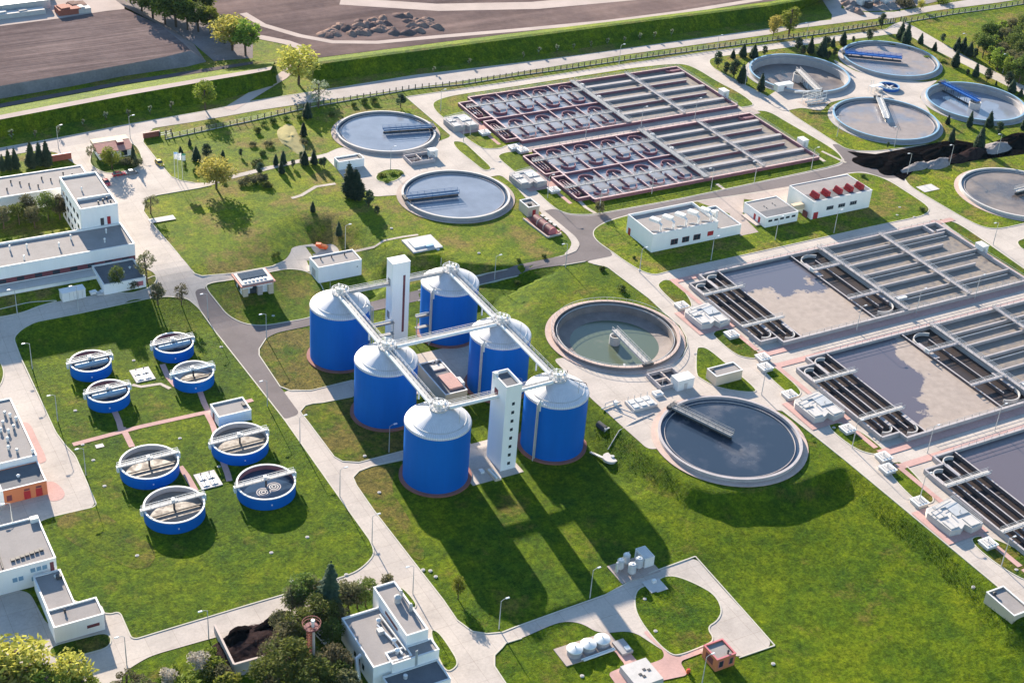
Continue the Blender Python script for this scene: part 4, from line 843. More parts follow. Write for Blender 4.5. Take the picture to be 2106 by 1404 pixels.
def basin_s(oy, label):
    """basin with curved baffles at the left and long aerated lanes at the right"""
    t = thing('aeration_basin', label, 'treatment basin', (300, 442+oy, 0), 'basins with curved baffles'); zt = 1.35
    Y = lambda v: v+oy
    w = lambda *a, **k: cwall(t, a[0], Y(a[1]), a[2], Y(a[3]), *(a[4:] or (zt, 'plum', 'plumcap')), **k)
    for q in ((252.2,463.2,346.4,463.8),(252.2,421.8,346.4,422.4),(346.0,422.4,346.6,463.2),(252.0,422.4,252.6,463.2)): w(*q, name='outer_wall')
    for q in ((246.4,444.2,252,444.7),(246.4,459.6,252,460.1),(246.2,444.7,246.7,459.6),(247.2,424.4,252,424.9),(247.2,441.3,252,441.8),(247.0,424.9,247.5,441.3)): w(*q, name='outer_wall')
    MB().box(246.6, Y(444.6), -.2, 252.1, Y(459.7), .3).box(247.4, Y(424.8), -.2, 252.1, Y(441.4), .3).build('water_surface', 'wchan', t)
    MB().box(252.4, Y(422.2), -.2, 297.4, Y(463.4), .3).build('water_surface', 'wcell', t)
    MB().box(297.4, Y(422.2), -.2, 346.2, Y(463.4), .2).build('water_surface', 'wlane', t)
    w(252.6, 442.5, 297.4, 442.95); w(297.1, 422.4, 297.6, 463.2)
    for i in range(3):
        x = 252.6+11.2*(i+1)
        for y0, y1 in ((422.4,431),(433,441.6),(443.4,453),(455,463.2)) if i % 2 == 0 else ((423.4,431),(433,442.5),(442.9,453),(455,462.2)): w(x-.17, y0, x+.17, y1, zt-.1, 'plum', 'plumcap')
    for i in range(4):
        for yb in (432.0, 453.7):
            x = 252.6+11.2*i+5.3
            MB().arc(x+.3, Y(yb+5.0), 2.7, PI*1.05, 0.02, -.2, zt-.1, .28).build('curved_baffle', 'plum', t)
            MB().arc(x, Y(yb-4.8), 2.7, -PI*1.0, -.05, -.2, zt-.1, .28).build('curved_baffle', 'plum', t)
            w(x-.15, yb-5.0, x+.15, yb+5.6, zt-.15, 'plum', 'plumcap')
    for i in range(2):
        for yb in ((448.2, 456.5), (428.4, 437.6))[i]:
            MB().arc(249.2, Y(yb), 1.1, 0 if yb in (456.5, 437.6) else PI, PI if yb in (456.5, 437.6) else 2*PI, -.2, 1.2, .22).build('curved_baffle', 'plum', t)
        y0, y1 = ((448.2, 456.5), (428.4, 437.6))[i]
        for xx in (248.1, 249.2, 250.3): w(xx-.1, y0, xx+.1, y1, 1.15, 'plum', 'plumcap')
    for yb in (432.0, 454.0): gang(t, 246.8, Y(yb), 297.2, Y(yb), 1.75, 1.1, 'greysteel')
    gang(t, 297.4, Y(421.9), 297.4, Y(463.8), 1.8, 2.2, 'greysteel', 'walkway'); gang(t, 322.0, Y(422.2), 322.0, Y(463.4), 1.7, 1.1, 'tanklilac')
    for y in (436.8, 450.5): w(298.5, y-.18, 342.2, y+.18, 1.15, 'plum', 'tanklilac')
    for y in (430.5, 443.8, 457.6): w(298.5, y-.75, 345.9, y+.75, 1.0, 'tankconc', 'tankconc', name='channel_wall')
    for x, y in ((299.5,459.5),(299.5,447),(298.4,432)): MB().obox((x, Y(y), 1.0), (1.6, .8, .7)).build('sluice_gate', 'whitemetal', t)
    MB().box(341.5, Y(460.0), -.1, 346.0, Y(461.6), 1.1).arc(341.5, Y(462), 1.4, PI, 1.5*PI, -.1, 1.1, .3).build('overflow_channel', 'plum', t)
    r = MB()
    for hh in (.5, 1.0):
        for yy in (422.1, 463.5): r.bar((252.4, Y(yy), zt+hh), (346.3, Y(yy), zt+hh), .06, .06)
        r.bar((346.3, Y(422.1), zt+hh), (346.3, Y(463.5), zt+hh), .06, .06)
    for i in range(36):
        for yy in (422.1, 463.5): r.bar((252.4+i*2.68, Y(yy), zt), (252.4+i*2.68, Y(yy)+.001, zt+1), .06, .06)
    r.build('railing', 'steel', t); return t
basin_s(0, 'long basin with curved baffles and lanes, nearest the boundary fence')
basin_s(-49.3, 'long basin with curved baffles and lanes, beside the white hall and asphalt road')
def basin_l(ox, oy, label, scum):
    """basin with an open pool between dark channels and aerated lanes at the right"""
    t = thing('aeration_basin', label, 'treatment basin', (300+ox, 296+oy, 0), 'basins with open scum pools'); zt = 1.45
    X = lambda v: v+ox
    Y = lambda v: v+oy
    def w(x0, y0, x1, y1, z1=zt, mat='tankconc', cap='tanklilac', name='partition_wall'): return cwall(t, X(x0), Y(y0), X(x1), Y(y1), z1, mat, cap, name)
    for q in ((255.3,316.4,350.6,317.0),(255.3,274.8,350.6,275.4),(350.2,275.4,350.8,316.4),(255.2,313.4,255.7,316.4),(255.2,275.4,255.7,277.8),(249.4,277.6,255.6,278.1),(249.4,313.1,255.6,313.6),(249.2,278.1,249.7,313.1)): w(*q, name='outer_wall')
    MB().box(X(249.5), Y(277.8), -.2, X(255.6), Y(313.4), .2).box(X(255.6), Y(275.2), -.2, X(262.2), Y(316.6), .215).build('water_surface', 'wchan', t)
    MB().box(X(262.2), Y(275.2), -.2, X(289.8), Y(316.6), .55).build('pool_surface', scum, t)
    MB().box(X(289.8), Y(275.2), -.2, X(301.2), Y(316.6), .2).build('water_surface', 'wchan', t)
    MB().box(X(301.2), Y(275.2), -.2, X(350.4), Y(316.6), .35).build('water_surface', 'wlane', t)
    w(255.45, 278.1, 255.75, 313.1, 1.35, 'chanwall'); w(262.0, 275.4, 262.35, 316.4, 1.35, 'chanwall'); w(289.6, 275.4, 289.95, 316.4, 1.3, 'chanwall'); w(301.0, 275.4, 301.45, 316.4, 1.4)
    def hair(xa, xb, y0, y1, z):  # U-shaped guide wall: straight legs with a bend at each end
        r = (xb-xa)/2; c = (xa+xb)/2
        w(c-.12, y0+r*.9, c+.12, y1-r*.9, z, 'chanwall'); 
        MB().arc(X(c-r*.1), Y(y1-r), r*.8, .25*PI, 1.0*PI, -.2, z, .28).build('curved_guide_wall', 'tankpale', t)
        w(c-r*.98, y1-r*2.6, c-r*.76, y1-r, z, 'chanwall')
        MB().arc(X(c+r*.1), Y(y0+r), r*.8, -.75*PI, 0, -.2, z, .28).build('curved_guide_wall', 'tankpale', t)
        w(c+r*.76, y0+r, c+r*.98, y0+r*2.6, z, 'chanwall')
    hair(249.7, 255.5, 278.6, 312.8, 1.3); hair(255.8, 262.0, 275.8, 316.0, 1.3); hair(290.2, 300.8, 276.2, 315.8, 1.2)
    for yb in (286.0, 305.4): gang(t, X(248.8), Y(yb), X(263.6), Y(yb), 1.85, 1.3, 'tankpale')
    for yb in (286.8, 305.2): gang(t, X(288.6), Y(yb), X(301.2), Y(yb), 1.85, 1.2, 'tanklilac')
    gang(t, X(301.3), Y(275.0), X(301.3), Y(316.8), 1.95, 1.3, 'tanklilac', 'walkway'); gang(t, X(326.2), Y(275.0), X(326.2), Y(316.8), 1.95, 1.3, 'tanklilac', 'walkway')
    for y, x1, big in ((310.3, 348.6, 1), (303.8, 342.0, 0), (297.2, 350.2, 1), (290.0, 343.0, 0), (282.9, 350.2, 1)):
        w(302.2, y-.2, x1, y+.2, 1.35)
        if big:
            MB().tube([(X(303), Y(y-1.9), .9), (X(348), Y(y-1.9), .9)], .12, 6).build('air_pipe', 'steel', t)
    MB().obox((X(305.5), Y(282.2), .8), (3.6, 1.3, .5)).build('sluice_gate', 'whitemetal', t)
    MB().box(X(344.5), Y(311.5), .2, X(345.3), Y(316.4), 1.5).box(X(346.5), Y(311.5), .2, X(350.2), Y(312.2), 1.5).build('overflow_channel', 'tanklilac', t)
    for k in range(5): MB().cyl(X(288.8), Y(304.8+k*.35-.7), 1.9, 3.0, .18, 8).build('valve_stem', 'whitemetal', t)
    r = MB()
    for hh in (.5, 1.0):
        for yy in (275.1, 316.7): r.bar((X(262), Y(yy), zt+hh), (X(350.5), Y(yy), zt+hh), .06, .06)
        r.bar((X(350.5), Y(275.1), zt+hh), (X(350.5), Y(316.7), zt+hh), .06, .06)
    for i in range(34):
        for yy in (275.1, 316.7): r.bar((X(262)+i*2.68, Y(yy), zt), (X(262)+i*2.68, Y(yy)+.001, zt+1), .06, .06)
    r.build('railing', 'steel', t); return t
MT['scum1'] = scum_mat('pool_scum', (.12, .115, .14), (.33, .27, .235), .50, .075, (-.0, -.022), 276, 300)
MT['scum2'] = scum_mat('pool_scum', (.115, .10, .12), (.33, .27, .235), .52, .06, (.021, -.014), 278, 247)
MT['scum3'] = scum_mat('pool_scum', (.125, .105, .12), (.27, .22, .20), .6, .05, (.015, -.01), 281, 196, .06)
basin_l(0, 0, 'scum-covered basin beside the shaded white hall lawn, topmost of three', 'scum1')
basin_l(.9, -51, 'scum-covered basin between two paved lanes, middle of three', 'scum2')
basin_l(1.6, -102, 'scum-covered basin cut by the right picture edge, lowest of three', 'scum3')
# covered valve chambers standing at the left ends of the basins
def chamber(x, y, label, kind, mat='tankpale', group='covered valve chambers'):
    t = thing('valve_chamber', label, 'valve chamber', (x, y, 0), group)
    if kind == 'small':
        MB().prism([(x-1.6,y-1.5),(x+1.6,y-1.5),(x+1.6,y+1.5),(x-1.6,y+1.5)], -.2, 1.0).build('wall', mat, t)
        MB().box(x-1.8, y-1.7, .98, x+1.8, y+1.7, 1.15).build('lid', 'whitemetal', t)
        for k in range(3): MB().box(x-1.3+k*.95, y-1.2, 1.13, x-.6+k*.95, y+1.2, 1.3).build('cover_plate', 'tankpale', t)
        MB().cyl(x, y+.2, 1.2, 2.1, .12, 8).build('valve_stem', 'steel', t)
    else:
        MB().prism([(x-5,y+3.5),(x-4,y+5),(x+4.5,y+5.5),(x+5,y-5),(x+1,y-5.6),(x+.4,y-3.6),(x-1.5,y-4.6),(x-4.6,y-4.2)], -.2, 1.9).build('wall', mat, t)
        for (dx, dy, sx, sy) in ((-3,-2.4,2.6,3.0),(2.6,-3.4,3,3.2),(-2.8,1.8,2.8,2.8),(2.4,1.6,4,4.4),(.4,3.9,6,1.2)):
            MB().obox((x+dx, y+dy, 1.88), (sx, sy, .3)).build('cover_plate', 'steel' if sx == 4 else 'tankpale', t)
        for k in range(3): MB().cyl(x-3+k*2.6, y+.2, 1.9, 2.9, .12, 8).build('valve_stem', 'steel', t)
        r = MB()
        for hh in (.5, 1.0): r.bar((x-4.8, y+3.5, 1.9+hh), (x+4.6, y+5.3, 1.9+hh), .06, .06); r.bar((x+4.8, y-4.8, 1.9+hh), (x+4.6, y+5.3, 1.9+hh), .06, .06)
        r.build('railing', 'steel', t)
for oy, nm in ((0, 'topmost scum basin'), (-51, 'middle scum basin'), (-102, 'lowest scum basin')):
    chamber(243.0-oy*.008, 295.5+oy, 'big pale covered chamber at the left of the '+nm, 'big'); chamber(240.4-oy*.008, 304.2+oy, 'small covered pit behind the big chamber of the '+nm, 'small'); chamber(244.6-oy*.008, 285.0+oy, 'small covered pit in front of the big chamber of the '+nm, 'small')
for oy, nm in ((-51, 'middle'), (-102, 'lowest')):
    chamber(245.5, 271.2+oy+51.2, 'low white pit on the lane corner before the %s scum basin' % nm, 'small'); chamber(243.0, 320.0+oy-2, 'low white pit at the back left corner of the %s scum basin' % nm, 'small')
for oy, nm in ((0, 'back'), (-49.3, 'front')):
    chamber(238.8, 443.5+oy, 'pale covered chamber left of the %s curved-baffle basin' % nm, 'big', 'tankconc'); chamber(243.6, 433.8+oy, 'small white pit in front of the chamber at the %s curved-baffle basin' % nm, 'small')
chamber(247.5, 419.0, 'white pit at the left end of the lane between the curved-baffle basins', 'small'); chamber(249.2, 413.0+2.8, 'second white pit at the left end of that lane, nearer the front basin', 'small')
# boxy white cabinets on the basins' right edges
for (x, y, l) in ((347.5, 433, 'white cabinet on the right end of the back curved-baffle basin'), (348, 384.5, 'white cabinet on the right end of the front curved-baffle basin'), (351.6, 296.5, 'white cabinet on the right edge of the topmost scum basin')):
    t = thing('control_cabinet', l, 'cabinet', (x, y, 0)); MB().obox((x, y, .1), (2.6, 3.4, 2.9)).build('body', 'whitemetal', t); MB().obox((x, y, 2.98), (2.8, 3.6, .12)).build('roof', 'coping', t); MB().box(x-.8, y-1.76, .3, x+.1, y-1.68, 2.3).build('door', 'tankpale', t)
# ---------------------------------------------------------------- buildings
o = (1280, 330, 7.02)
b = Bld('process_hall', 'white hall with five bent silver roof ducts and parapet, beside the asphalt road', 'building', rect(Z(*o, [(95,780),(1020,590),(1370,880),(440,1070)]), 6.5), 0, 6.5, 'white', 'roofgrey', .9)
for k in range(3): b.win('S', .34+k*.175, 1.5, 2.4, 1.7, 'glass', frame='maroon', bars=1)
b.win('S', .9, 1.9, 2.2, 1.5, 'red', 'panel'); b.win('W', .88, .1, 1.3, 2.3, 'red', 'door')
x0, y0, x1, y1 = b.R
for k in range(5):
    x = x0+3.0+k*4.75; y = y0+2.8
    MB().tube([(x+1.2, y-.6, 5.5), (x+1.2, y-.6, 8.0), (x+.7, y+.4, 8.5), (x-.2, y+2.2, 8.6)], .42, 8).build('roof_duct', 'bright', b.t, True)
    MB().bar((x+.9, y+.1, 8.9), (x-.5, y+3.0, 8.9), 1.9, .9).build('duct_hood', 'whitemetal', b.t)
    for s in (0, .9): MB().tube([(x-1.6+s, y+.6, 5.8), (x+.6+s, y-.9, 5.8)], .12, 6).build('roof_pipe', 'steel', b.t)
x0b = x1
a_ = Bld('x', '', '', (x1+.01, y0-.02, 284.9, y1-.4), 0, 3.6, 'white', 'roofgrey', .45, root=b.t)
MB().cyl(x1+1.2, y0+3.0, 3, 8.6, .5, 12).cyl(x1+1.2, y0+3.0, 8.5, 8.7, .62, 12).build('chimney', 'whitemetal', b.t, True)
MB().obox((x1+1.2, y0+4.6, 3.1), (1.2, 1.6, 4.6)).build('duct', 'whitemetal', b.t)
o = (1566, 340, 3.9)
R_ = rect(Z(*o, [(215,165),(690,70),(890,200),(430,290)]), 6.6)
b = Bld('process_hall', 'white hall with five red roof fans, farthest right of the white halls', 'building', R_, 0, 6.6, 'white', 'roofgrey', .22)
for k in range(3): b.win('S', .30+k*.2, 2.6, 2.6, 1.1, 'glass', frame='greysteel', bars=2)
b.win('S', .07, .1, 1.9, 2.4, 'red', 'door')
x0, y0, x1, y1 = b.R
MB().box(x0+.3, y0+.3, 6.35, x1-.3, y0+5.6, 6.47).build('roof_bay', 'roofdark', b.t)
for k in range(5):
    x = x0+2.6+k*4.6 + (0.6 if k > 1 else 0); y = y0+3.0
    MB().prism([(x-.9, y-1.4), (x+.9, y-1.4), (x+.9, y+1.6), (x-.9, y+1.6)], 6.5, 7.3).build('fan_base', 'red', b.t); MB().tube([(x-.3, y+1.2, 7.9), (x+.3, y-1.5, 7.5)], .8, 10).build('roof_fan', 'red', b.t, True)
b = Bld('workshop', 'lower white building between the two white halls, half its roof darker', 'building', (295.2, 336.6, 308.4, 348.6), 0, 3.7, 'white', 'roofgrey', .22)
x0, y0, x1, y1 = b.R
for k in range(5): b.win('S', .14+k*.18, 2.0, 1.5, .7, 'glass')
for k in range(2): b.win('W', .28+k*.2, .2, 1.0, 2.3, 'red', 'door')
MB().box(x0+.3, y0+.3, 3.45, x1-.3, y0+4.6, 3.57).build('roof_bay', 'roofdark', b.t); MB().box(x0-2.2, y0+2.0, -.1, x0, y1-2, .55).build('loading_ramp', 'plinthlight', b.t)
for k in range(4): b.vent(.35+.3*(k % 2), .5+.06*k, .16, .6, 'darksteel', False)
t = thing('duct_bridge', 'beige covered duct linking the low white building and the red-fan hall', 'duct', (311, 340, 0)); MB().box(308.5, 339.5, 2.6, 313.0, 341.2, 4.2).build('body', 'cream', t); MB().box(312.6, 337.2, .05, 313.0, 339.3, 2.2).build('door', 'maroon', t)
# beige huts
o = (1040, 690, 3.9)
b = Bld('pump_house', 'beige flat-roofed hut on the grass triangle by the lower road', 'hut', rect(Z(*o, [(1620,260),(1830,210),(1895,270),(1690,335)]), 3.2), 0, 3.2, 'beige', 'roofgrey', .4)
b.unit(.1, .8, (1.2, 1, .5), 'darksteel'); b.win('S', .5, .1, 1, .1, 'tankconc', 'sill')
b = Bld('pump_house', 'beige hut with a red door beside the red round-backed cylinders', 'hut', rect(Z(1040,340,3.9,[(105,280),(200,260),(275,325),(185,335)]), 3.5), 0, 3.5, 'beige', 'roofgrey', .5)
b.win('S', .55, .1, 1.2, 2.2, 'red', 'door'); b.unit(.4, .35, (1.1, 1, .7), 'darksteel')
b = Bld('pump_house', 'beige hut cut by the right picture edge beside the long road', 'hut', (231.8, 160.9, 237.0, 169.6), -1.5, 1.4, 'beige', 'roofgrey', .45)
b.vent(.25, .85, .3, .8, 'darksteel')
o = (1040, 1044, 3.9)
b = Bld('pump_house', 'small red brick pump house with pink parapet near the bottom lawn', 'hut', rect(Z(*o, [(1580,1100),(1730,1050),(1865,1165),(1700,1210)]), -1.6), -5, -1.6, 'orange', 'roofgrey', .45, 'pinkred')
b.win('S', .25, .9, 1.1, 1.7, 'glass', frame='pinkred'); b.win('S', .78, .9, .9, 1.7, 'glass', frame='pinkred'); b.win('W', .5, .9, 2.6, 1.7, 'maroon', 'shutter'); b.vent(.72, .2, .2, .9, 'darksteel')
b = Bld('switch_house', 'white flat-roofed shed beside the back round tank', 'shed', rect(Z(520,0,3.9,[(660,1270),(850,1225),(890,1265),(690,1305)]), 3.0), 0, 3.0, 'white', 'roofgrey', .4)
b.unit(.92, .5, (1, 2.4, .5), 'darksteel'); b.win('W', .5, .1, 1.1, 2.1, 'tankpale', 'door')
b = Bld('switch_house', 'long white shed at the corner of the pink paths among blue tanks', 'shed', rect(Z(0,690,3.9,[(1690,550),(1960,485),(2010,610),(1740,640)]), -1.7), -5, -1.7, 'white', 'roofgrey', .4)
b.win('W', .6, .1, 1.2, 2.1, 'maroon', 'door'); b.unit(.9, .5, (.9, 1.2, .5), 'darksteel')
o = (520, 340, 3.9)
b = Bld('garage', 'plain white garage with three roof vents uphill of the digesters', 'garage', rect(Z(*o, [(450,740),(800,670),(870,755),(530,820)]), .3), -4.4, .3, 'white', 'roofgrey', .35)
for u in (.2, .45, .75): b.vent(u, .7, .18, .9, 'darksteel')
b.win('W', .5, .1, 2.6, 2.6, 'tankpale', 'gate'); b.win('S', .9, 2.4, .4, .3, 'darksteel', 'vent_grille')
# pavilion with arcade
def pbox(a, b, c, d_, e, f_): return MB().box(a, b, c+PZ, d_, e, f_+PZ)
PZ = W(522,612).z+5; R_ = rect([(474,562),(546,548),(567,575),(497,588)], PZ-.2)
x0, y0, x1, y1 = R_; t = thing('pavilion', 'small square pavilion with overhanging rimmed roof and pink columns', 'pavilion', ((x0+x1)/2, (y0+y1)/2, PZ-5))
pbox(x0+.8, y0+2.2, -5.4, x1-.8, y1-.8, -.8).build('wall', 'white', t)
pbox(x0, y0, -1.0, x1, y1, -.55).build('eaves', 'roofpink', t); pbox(x0+.5, y0+.5, -.56, x1-.5, y1-.5, -.25).build('roof', 'tankpale', t); pbox(x0+1.4, y0+3.4, -.26, x1-1.4, y1-1.2, .0).build('skylight', 'glass', t)
for i in range(6): pbox(x0+1.6+i*1.2, y0+1.6, -.26, x0+2.3+i*1.2, y0+2.4, .05).build('roof_hatch', 'whitemetal', t)
for u in (.16, .58, .9): pbox(x0+(x1-x0)*u-.75, y0+1.0, -5.3, x0+(x1-x0)*u+.75, y0+2.2, -1.2).build('column', 'cream' if u != .58 else 'plinthlight', t)
pbox(x0+.8, y0+.9, -1.9, x1-.8, y0+2.2, -.95).build('lintel', 'white', t)
MB().tube([(x0+4.4, y0+.85, PZ-2.1), (x0+4.4, y0+.95, PZ-2.1)], .7, 16).build('round_window', 'glass', t); pbox(x0+3.4, y0+2.1, -5.2, x0+5.6, y0+2.26, -2.9).build('door', 'darksteel', t)
for k in range(2): pbox(x0+.72, y0+3+k*3, -3.6, x0+.85, y0+5+k*3, -1.6).build('window', 'glass', t)
# left: long hall, annexe, wing, tower block, gatehouse
hz0 = 0.0
b = Bld('process_hall', 'long white hall with a dark window band at the left edge', 'building', (45.0, 387.3, 103.4, 401.5), hz0, 6.8, 'white', 'roofgrey', .7)
x0, y0, x1, y1 = b.R
MB().box(x0, y0-.05, 1.4, x1-.1, y0+.02, 2.9).build('window_band', 'maroon', b.t)
for k in range(9): MB().box(x1-4-k*5, y0-.09, 1.6, x1-2-k*5, y0-.03, 2.7).build('window', 'glass', b.t)
for (x, y) in ((87.6,397.5),(70.2,397.3),(74.8,396.5),(63,394.5),(72.5,390.2),(83.3,394),(96,392),(98,397.5)): MB().cyl(x, y, 6.0, 7.5, .22, 10).cyl(x, y, 7.4, 7.7, .34, 10, .2).build('roof_vent', 'whitemetal', b.t, True)
MB().box(x0, y0-4.2, -.6, 91, y0-.05, 1.0).build('lean_to', 'white', b.t); MB().box(x0, y0-4.3, .98, 91.1, y0, 1.15).build('lean_to_roof', 'tankpale', b.t)
a2 = Bld('annexe', 'low annexe with a black roof at the hall corner by the trees', 'building', (90.5, 375.0, 102.6, 387.2), hz0-.6, 2.2, 'white', 'roofdark', .55)
a2.vent(.35, .3, .25, .5, 'whitemetal'); a2.vent(.6, .45, .25, .5, 'whitemetal'); a2.vent(.8, .6, .25, .5, 'whitemetal'); a2.win('S', .85, .4, 2, 1.4, 'pinkred', 'door')
b = Bld('office_block', 'two-storey white block with window rows facing the courtyard', 'building', (92.0, 401.55, 103.0, 424.7), hz0, 13.2, 'white', 'roofgrey', .6)
for r_ in range(3):
    for k in range(5): b.win('W', .16+k*.17, 1.4+r_*3.6, 2.6, 1.6, 'glass', frame='white', bars=1)
b.vent(.35, .55, .2, 1.0, 'whitemetal'); x0, y0, x1, y1 = b.R
MB().box(x0+.8, y0+.3, 12.6, x1-.3, y0+6.0, 12.8).build('roof_bay', 'roofgrey', b.t); MB().box(x0+.8, y0+6.0, 12.6, x1-.3, y0+6.5, 13.6).build('parapet', 'coping', b.t)
for u, v in ((.55,.12),(.7,.16),(.82,.2),(.87,.1)): MB().cyl(x0+u*(x1-x0), y0+v*22, 12.7, 13.6, .25, 8).build('roof_vent', 'darksteel', b.t)
MB().box(x0+5.6, y0-.06, 6.9, x0+6.6, y0+.02, 9.2).build('door', 'darksteel', b.t); MB().box(x0+7.6, y0-.06, 6.9, x0+8.6, y0+.02, 9.4).build('door', 'red', b.t)
b = Bld('office_wing', 'long low white wing with many roof vents at the upper left', 'building', (50, 432.5, 103.8, 446.5), hz0, 5.6, 'white', 'roofgrey', .35)
for k in range(14): b.vent(.40+.043*k, .25+.5*((k*5) % 7)/7, .2, 1.0, 'darksteel', True)
for k in range(7): b.win('S', .45+k*.085, 1.0, 3.0, 1.6, 'glass', frame='white', bars=2)
R_ = rect(Z(130,230,7.02,[(385,405),(920,340),(1000,490),(495,560)]), 4.0)
x0, y0, x1, y1 = R_; ym = y0+(y1-y0)*.62; t = thing('gatehouse', 'gatehouse with a salmon front roof and cream flat rear roof', 'building', ((x0+x1)/2, (y0+y1)/2, 0))
MB().box(x0+.6, y0+1.0, -.3, x1-.6, y1-.4, 3.0).build('wall', 'white', t)
MB().add([(x0,y0,3.0),(x1,y0,3.0),(x1,ym,4.2),(x0,ym,4.2),(x0,y0,2.8),(x1,y0,2.8),(x1,ym,3.0),(x0,ym,3.0)], [(0,1,2,3),(7,6,5,4),(0,4,5,1),(1,5,6,2),(2,6,7,3),(3,7,4,0)]).build('roof', 'roofpink', t)
MB().box(x0, ym+.02, 3.0, x1, y1, 4.25).build('roof_parapet', 'cream', t); MB().box(x0+7.4, y0+2.8, 3.2, x0+9.6, ym-.2, 4.6).build('roof_dormer', 'maroon', t)
MB().box(x0+1, y0+.92, .5, x0+4, y0+1.05, 2.4).build('window', 'maroon', t); MB().box(x1-4, y0+.92, .5, x1-2, y0+1.05, 2.3).build('window', 'glass', t)
# far left stores (at the picture edge)
b = Bld('workshop', 'white building with an orange front and dark red doors at the left edge', 'building', (40.5, 295.8, 54.2, 304.4), -5, -.9, 'orange', 'roofdark', .4)
for u in (.66, .86): b.win('S', u, .2, 1.5, 2.2, 'red', 'door'); 
for u in (.66, .86): b.win('S', u, 2.6, 1.3, .5, 'maroon', 'sign_panel')
b.win('S', .36, .8, 1.2, 1.6, 'maroon'); MB().box(40.4, 295.7, -5.2, 44.2, 304.4, -1.0).build('wall_bay', 'white', b.t); b.vent(.6, .5, .3, .7, 'whitemetal')
b = Bld('workshop', 'white building with a grey roof full of vents at the left edge', 'building', (35, 304.5, 54.3, 331.0), -5, .6, 'white', 'roofgrey', .35)
for k, (u, v) in enumerate(((.85,.75),(.9,.7),(.95,.62),(.78,.6),(.72,.5),(.8,.45),(.88,.5),(.75,.33),(.72,.2),(.8,.12),(.97,.06),(.6,.7))): MB().cyl(35+19.3*u, 304.5+26.5*v, 0, 1.3, .3, 10).cyl(35+19.3*u, 304.5+26.5*v, 1.2, 1.5, .45, 10, .25).build('roof_vent', 'whitemetal' if k % 3 else 'steel', b.t, True)
o = (0, 1044, 3.9)
b = Bld('laboratory', 'white two-storey building with blue-grey windows at the lower left edge', 'building', (34.5, 264.8, 48.6, 280.6), -5, 1.3, 'white', 'roofgrey', .45)
for r_ in range(2):
    for k in range(3): b.win('S', .64+k*.09, 1.6+r_*2.4, 1.0, 1.1, 'bluerail')
for k in range(2): b.win('S', .36+k*.09, 2.6, 1.0, 1.1, 'bluerail')
b.win('S', .93, 2.0, .8, 3.4, 'maroon'); 
for k in range(7): b.unit(.40+k*.075, .2+.01*k, (.8, .8, .5), 'darksteel')
b.unit(.93, .93, (1.8, 1.2, 1.2), 'whitemetal')
for k in range(3): MB().tube([(36+k*.8, 266, 1.1), (36.6+k*.8, 279.5, 1.1)], .2, 6).build('roof_pipe', 'darksteel', b.t)
b = Bld('workshop', 'narrow grey-roofed link building behind the low shed at the lower left', 'building', (43.2, 251.2, 49.0, 263.6), -5, -1.1, 'white', 'roofgrey', .4)
b.unit(.85, .8, (1.2, 1.0, .9), 'darksteel'); b.vent(.75, .85, .25, .6, 'whitemetal')
b2 = Bld('workshop', 'low white shed with one maroon window at the lower left', 'building', (43.0, 245.2, 53.4, 251.0), -5, -.6, 'white', 'roofgrey', .4)
b2.win('S', .77, 1.7, 2.6, .75, 'maroon'); b2.vent(.32, .7, .22, .9, 'darksteel'); MB().box(53.4, 248, -5.2, 54.3, 250.5, -3).build('lean_to', 'tankpale', b2.t)
# bottom middle complex
b = Bld('process_hall', 'white complex at the bottom with ducts on its grey roof beside the main road', 'building', (97.3, 205.4, 106.0, 221.6), -5, 1.2, 'white', 'roofgrey', .5)
for (x, y) in ((103.9,217.3),(104.3,210.5),(103.6,207.5)): MB().cyl(x, y, .6, 1.9, .45, 12).cyl(x, y, 1.8, 2.2, .6, 12, .2).build('roof_vent', 'bright', b.t, True)
MB().tube([(103.2,216.5,1.2),(104.2,211,1.2),(104.3,206.5,1.2)], .28, 8).build('roof_pipe', 'bright', b.t, True); MB().tube([(104.9,219,1.4),(105.4,207,1.4)], .25, 8).build('roof_pipe', 'steel', b.t, True); MB().obox((103, 214.5, .7), (1.3, 1.3, 1)).build('roof_unit', 'steel', b.t)
MB().tube([(97.3,211.5,-.6),(96.2,211.3,-1.0),(95.8,209.8,-2.5),(95.8,209,-5)], .5, 10).build('duct', 'bright', b.t, True)
for k in range(3): b.win('W', .3+k*.13, 1.4, 1.0, 1.4, 'glass')
b.win('W', .42, .1, .9, 2, 'red', 'door')
Bu = Bld('x', '', '', (106.02, 208.3, 111.0, 224.9), -5, 4.0, 'white', 'roofgrey', .45, root=b.t)
MB().box(105.9, 212.5, 1.9, 106.06, 218.5, 2.5).build('window', 'maroon', b.t)
for (x, y, r_) in ((108.9,218.8,.7),(110.3,215.2,.4),(110.2,219.8,.35)): MB().cyl(x, y, 3.5, 5.2, r_, 14).cyl(x, y, 5.1, 5.7, r_*1.15, 14, .2).build('roof_vent', 'steel', b.t, True)
Bd = Bld('x', '', '', (101.2, 204.5, 111.8, 208.28), -5, 1.3, 'white', 'roofgrey', .45, root=b.t); MB().box(106.3, 204.4, -2, 106.8, 204.52, 3).build('ladder', 'steel', b.t)
Be = Bld('x', '', '', (98.9, 198.2, 111.4, 204.48), -5, -1.2, 'white', 'roofdark', .4, root=b.t)
MB().cyl(103.2, 202.5, -1.7, -.7, .45, 12).build('roof_vent', 'bright', b.t)
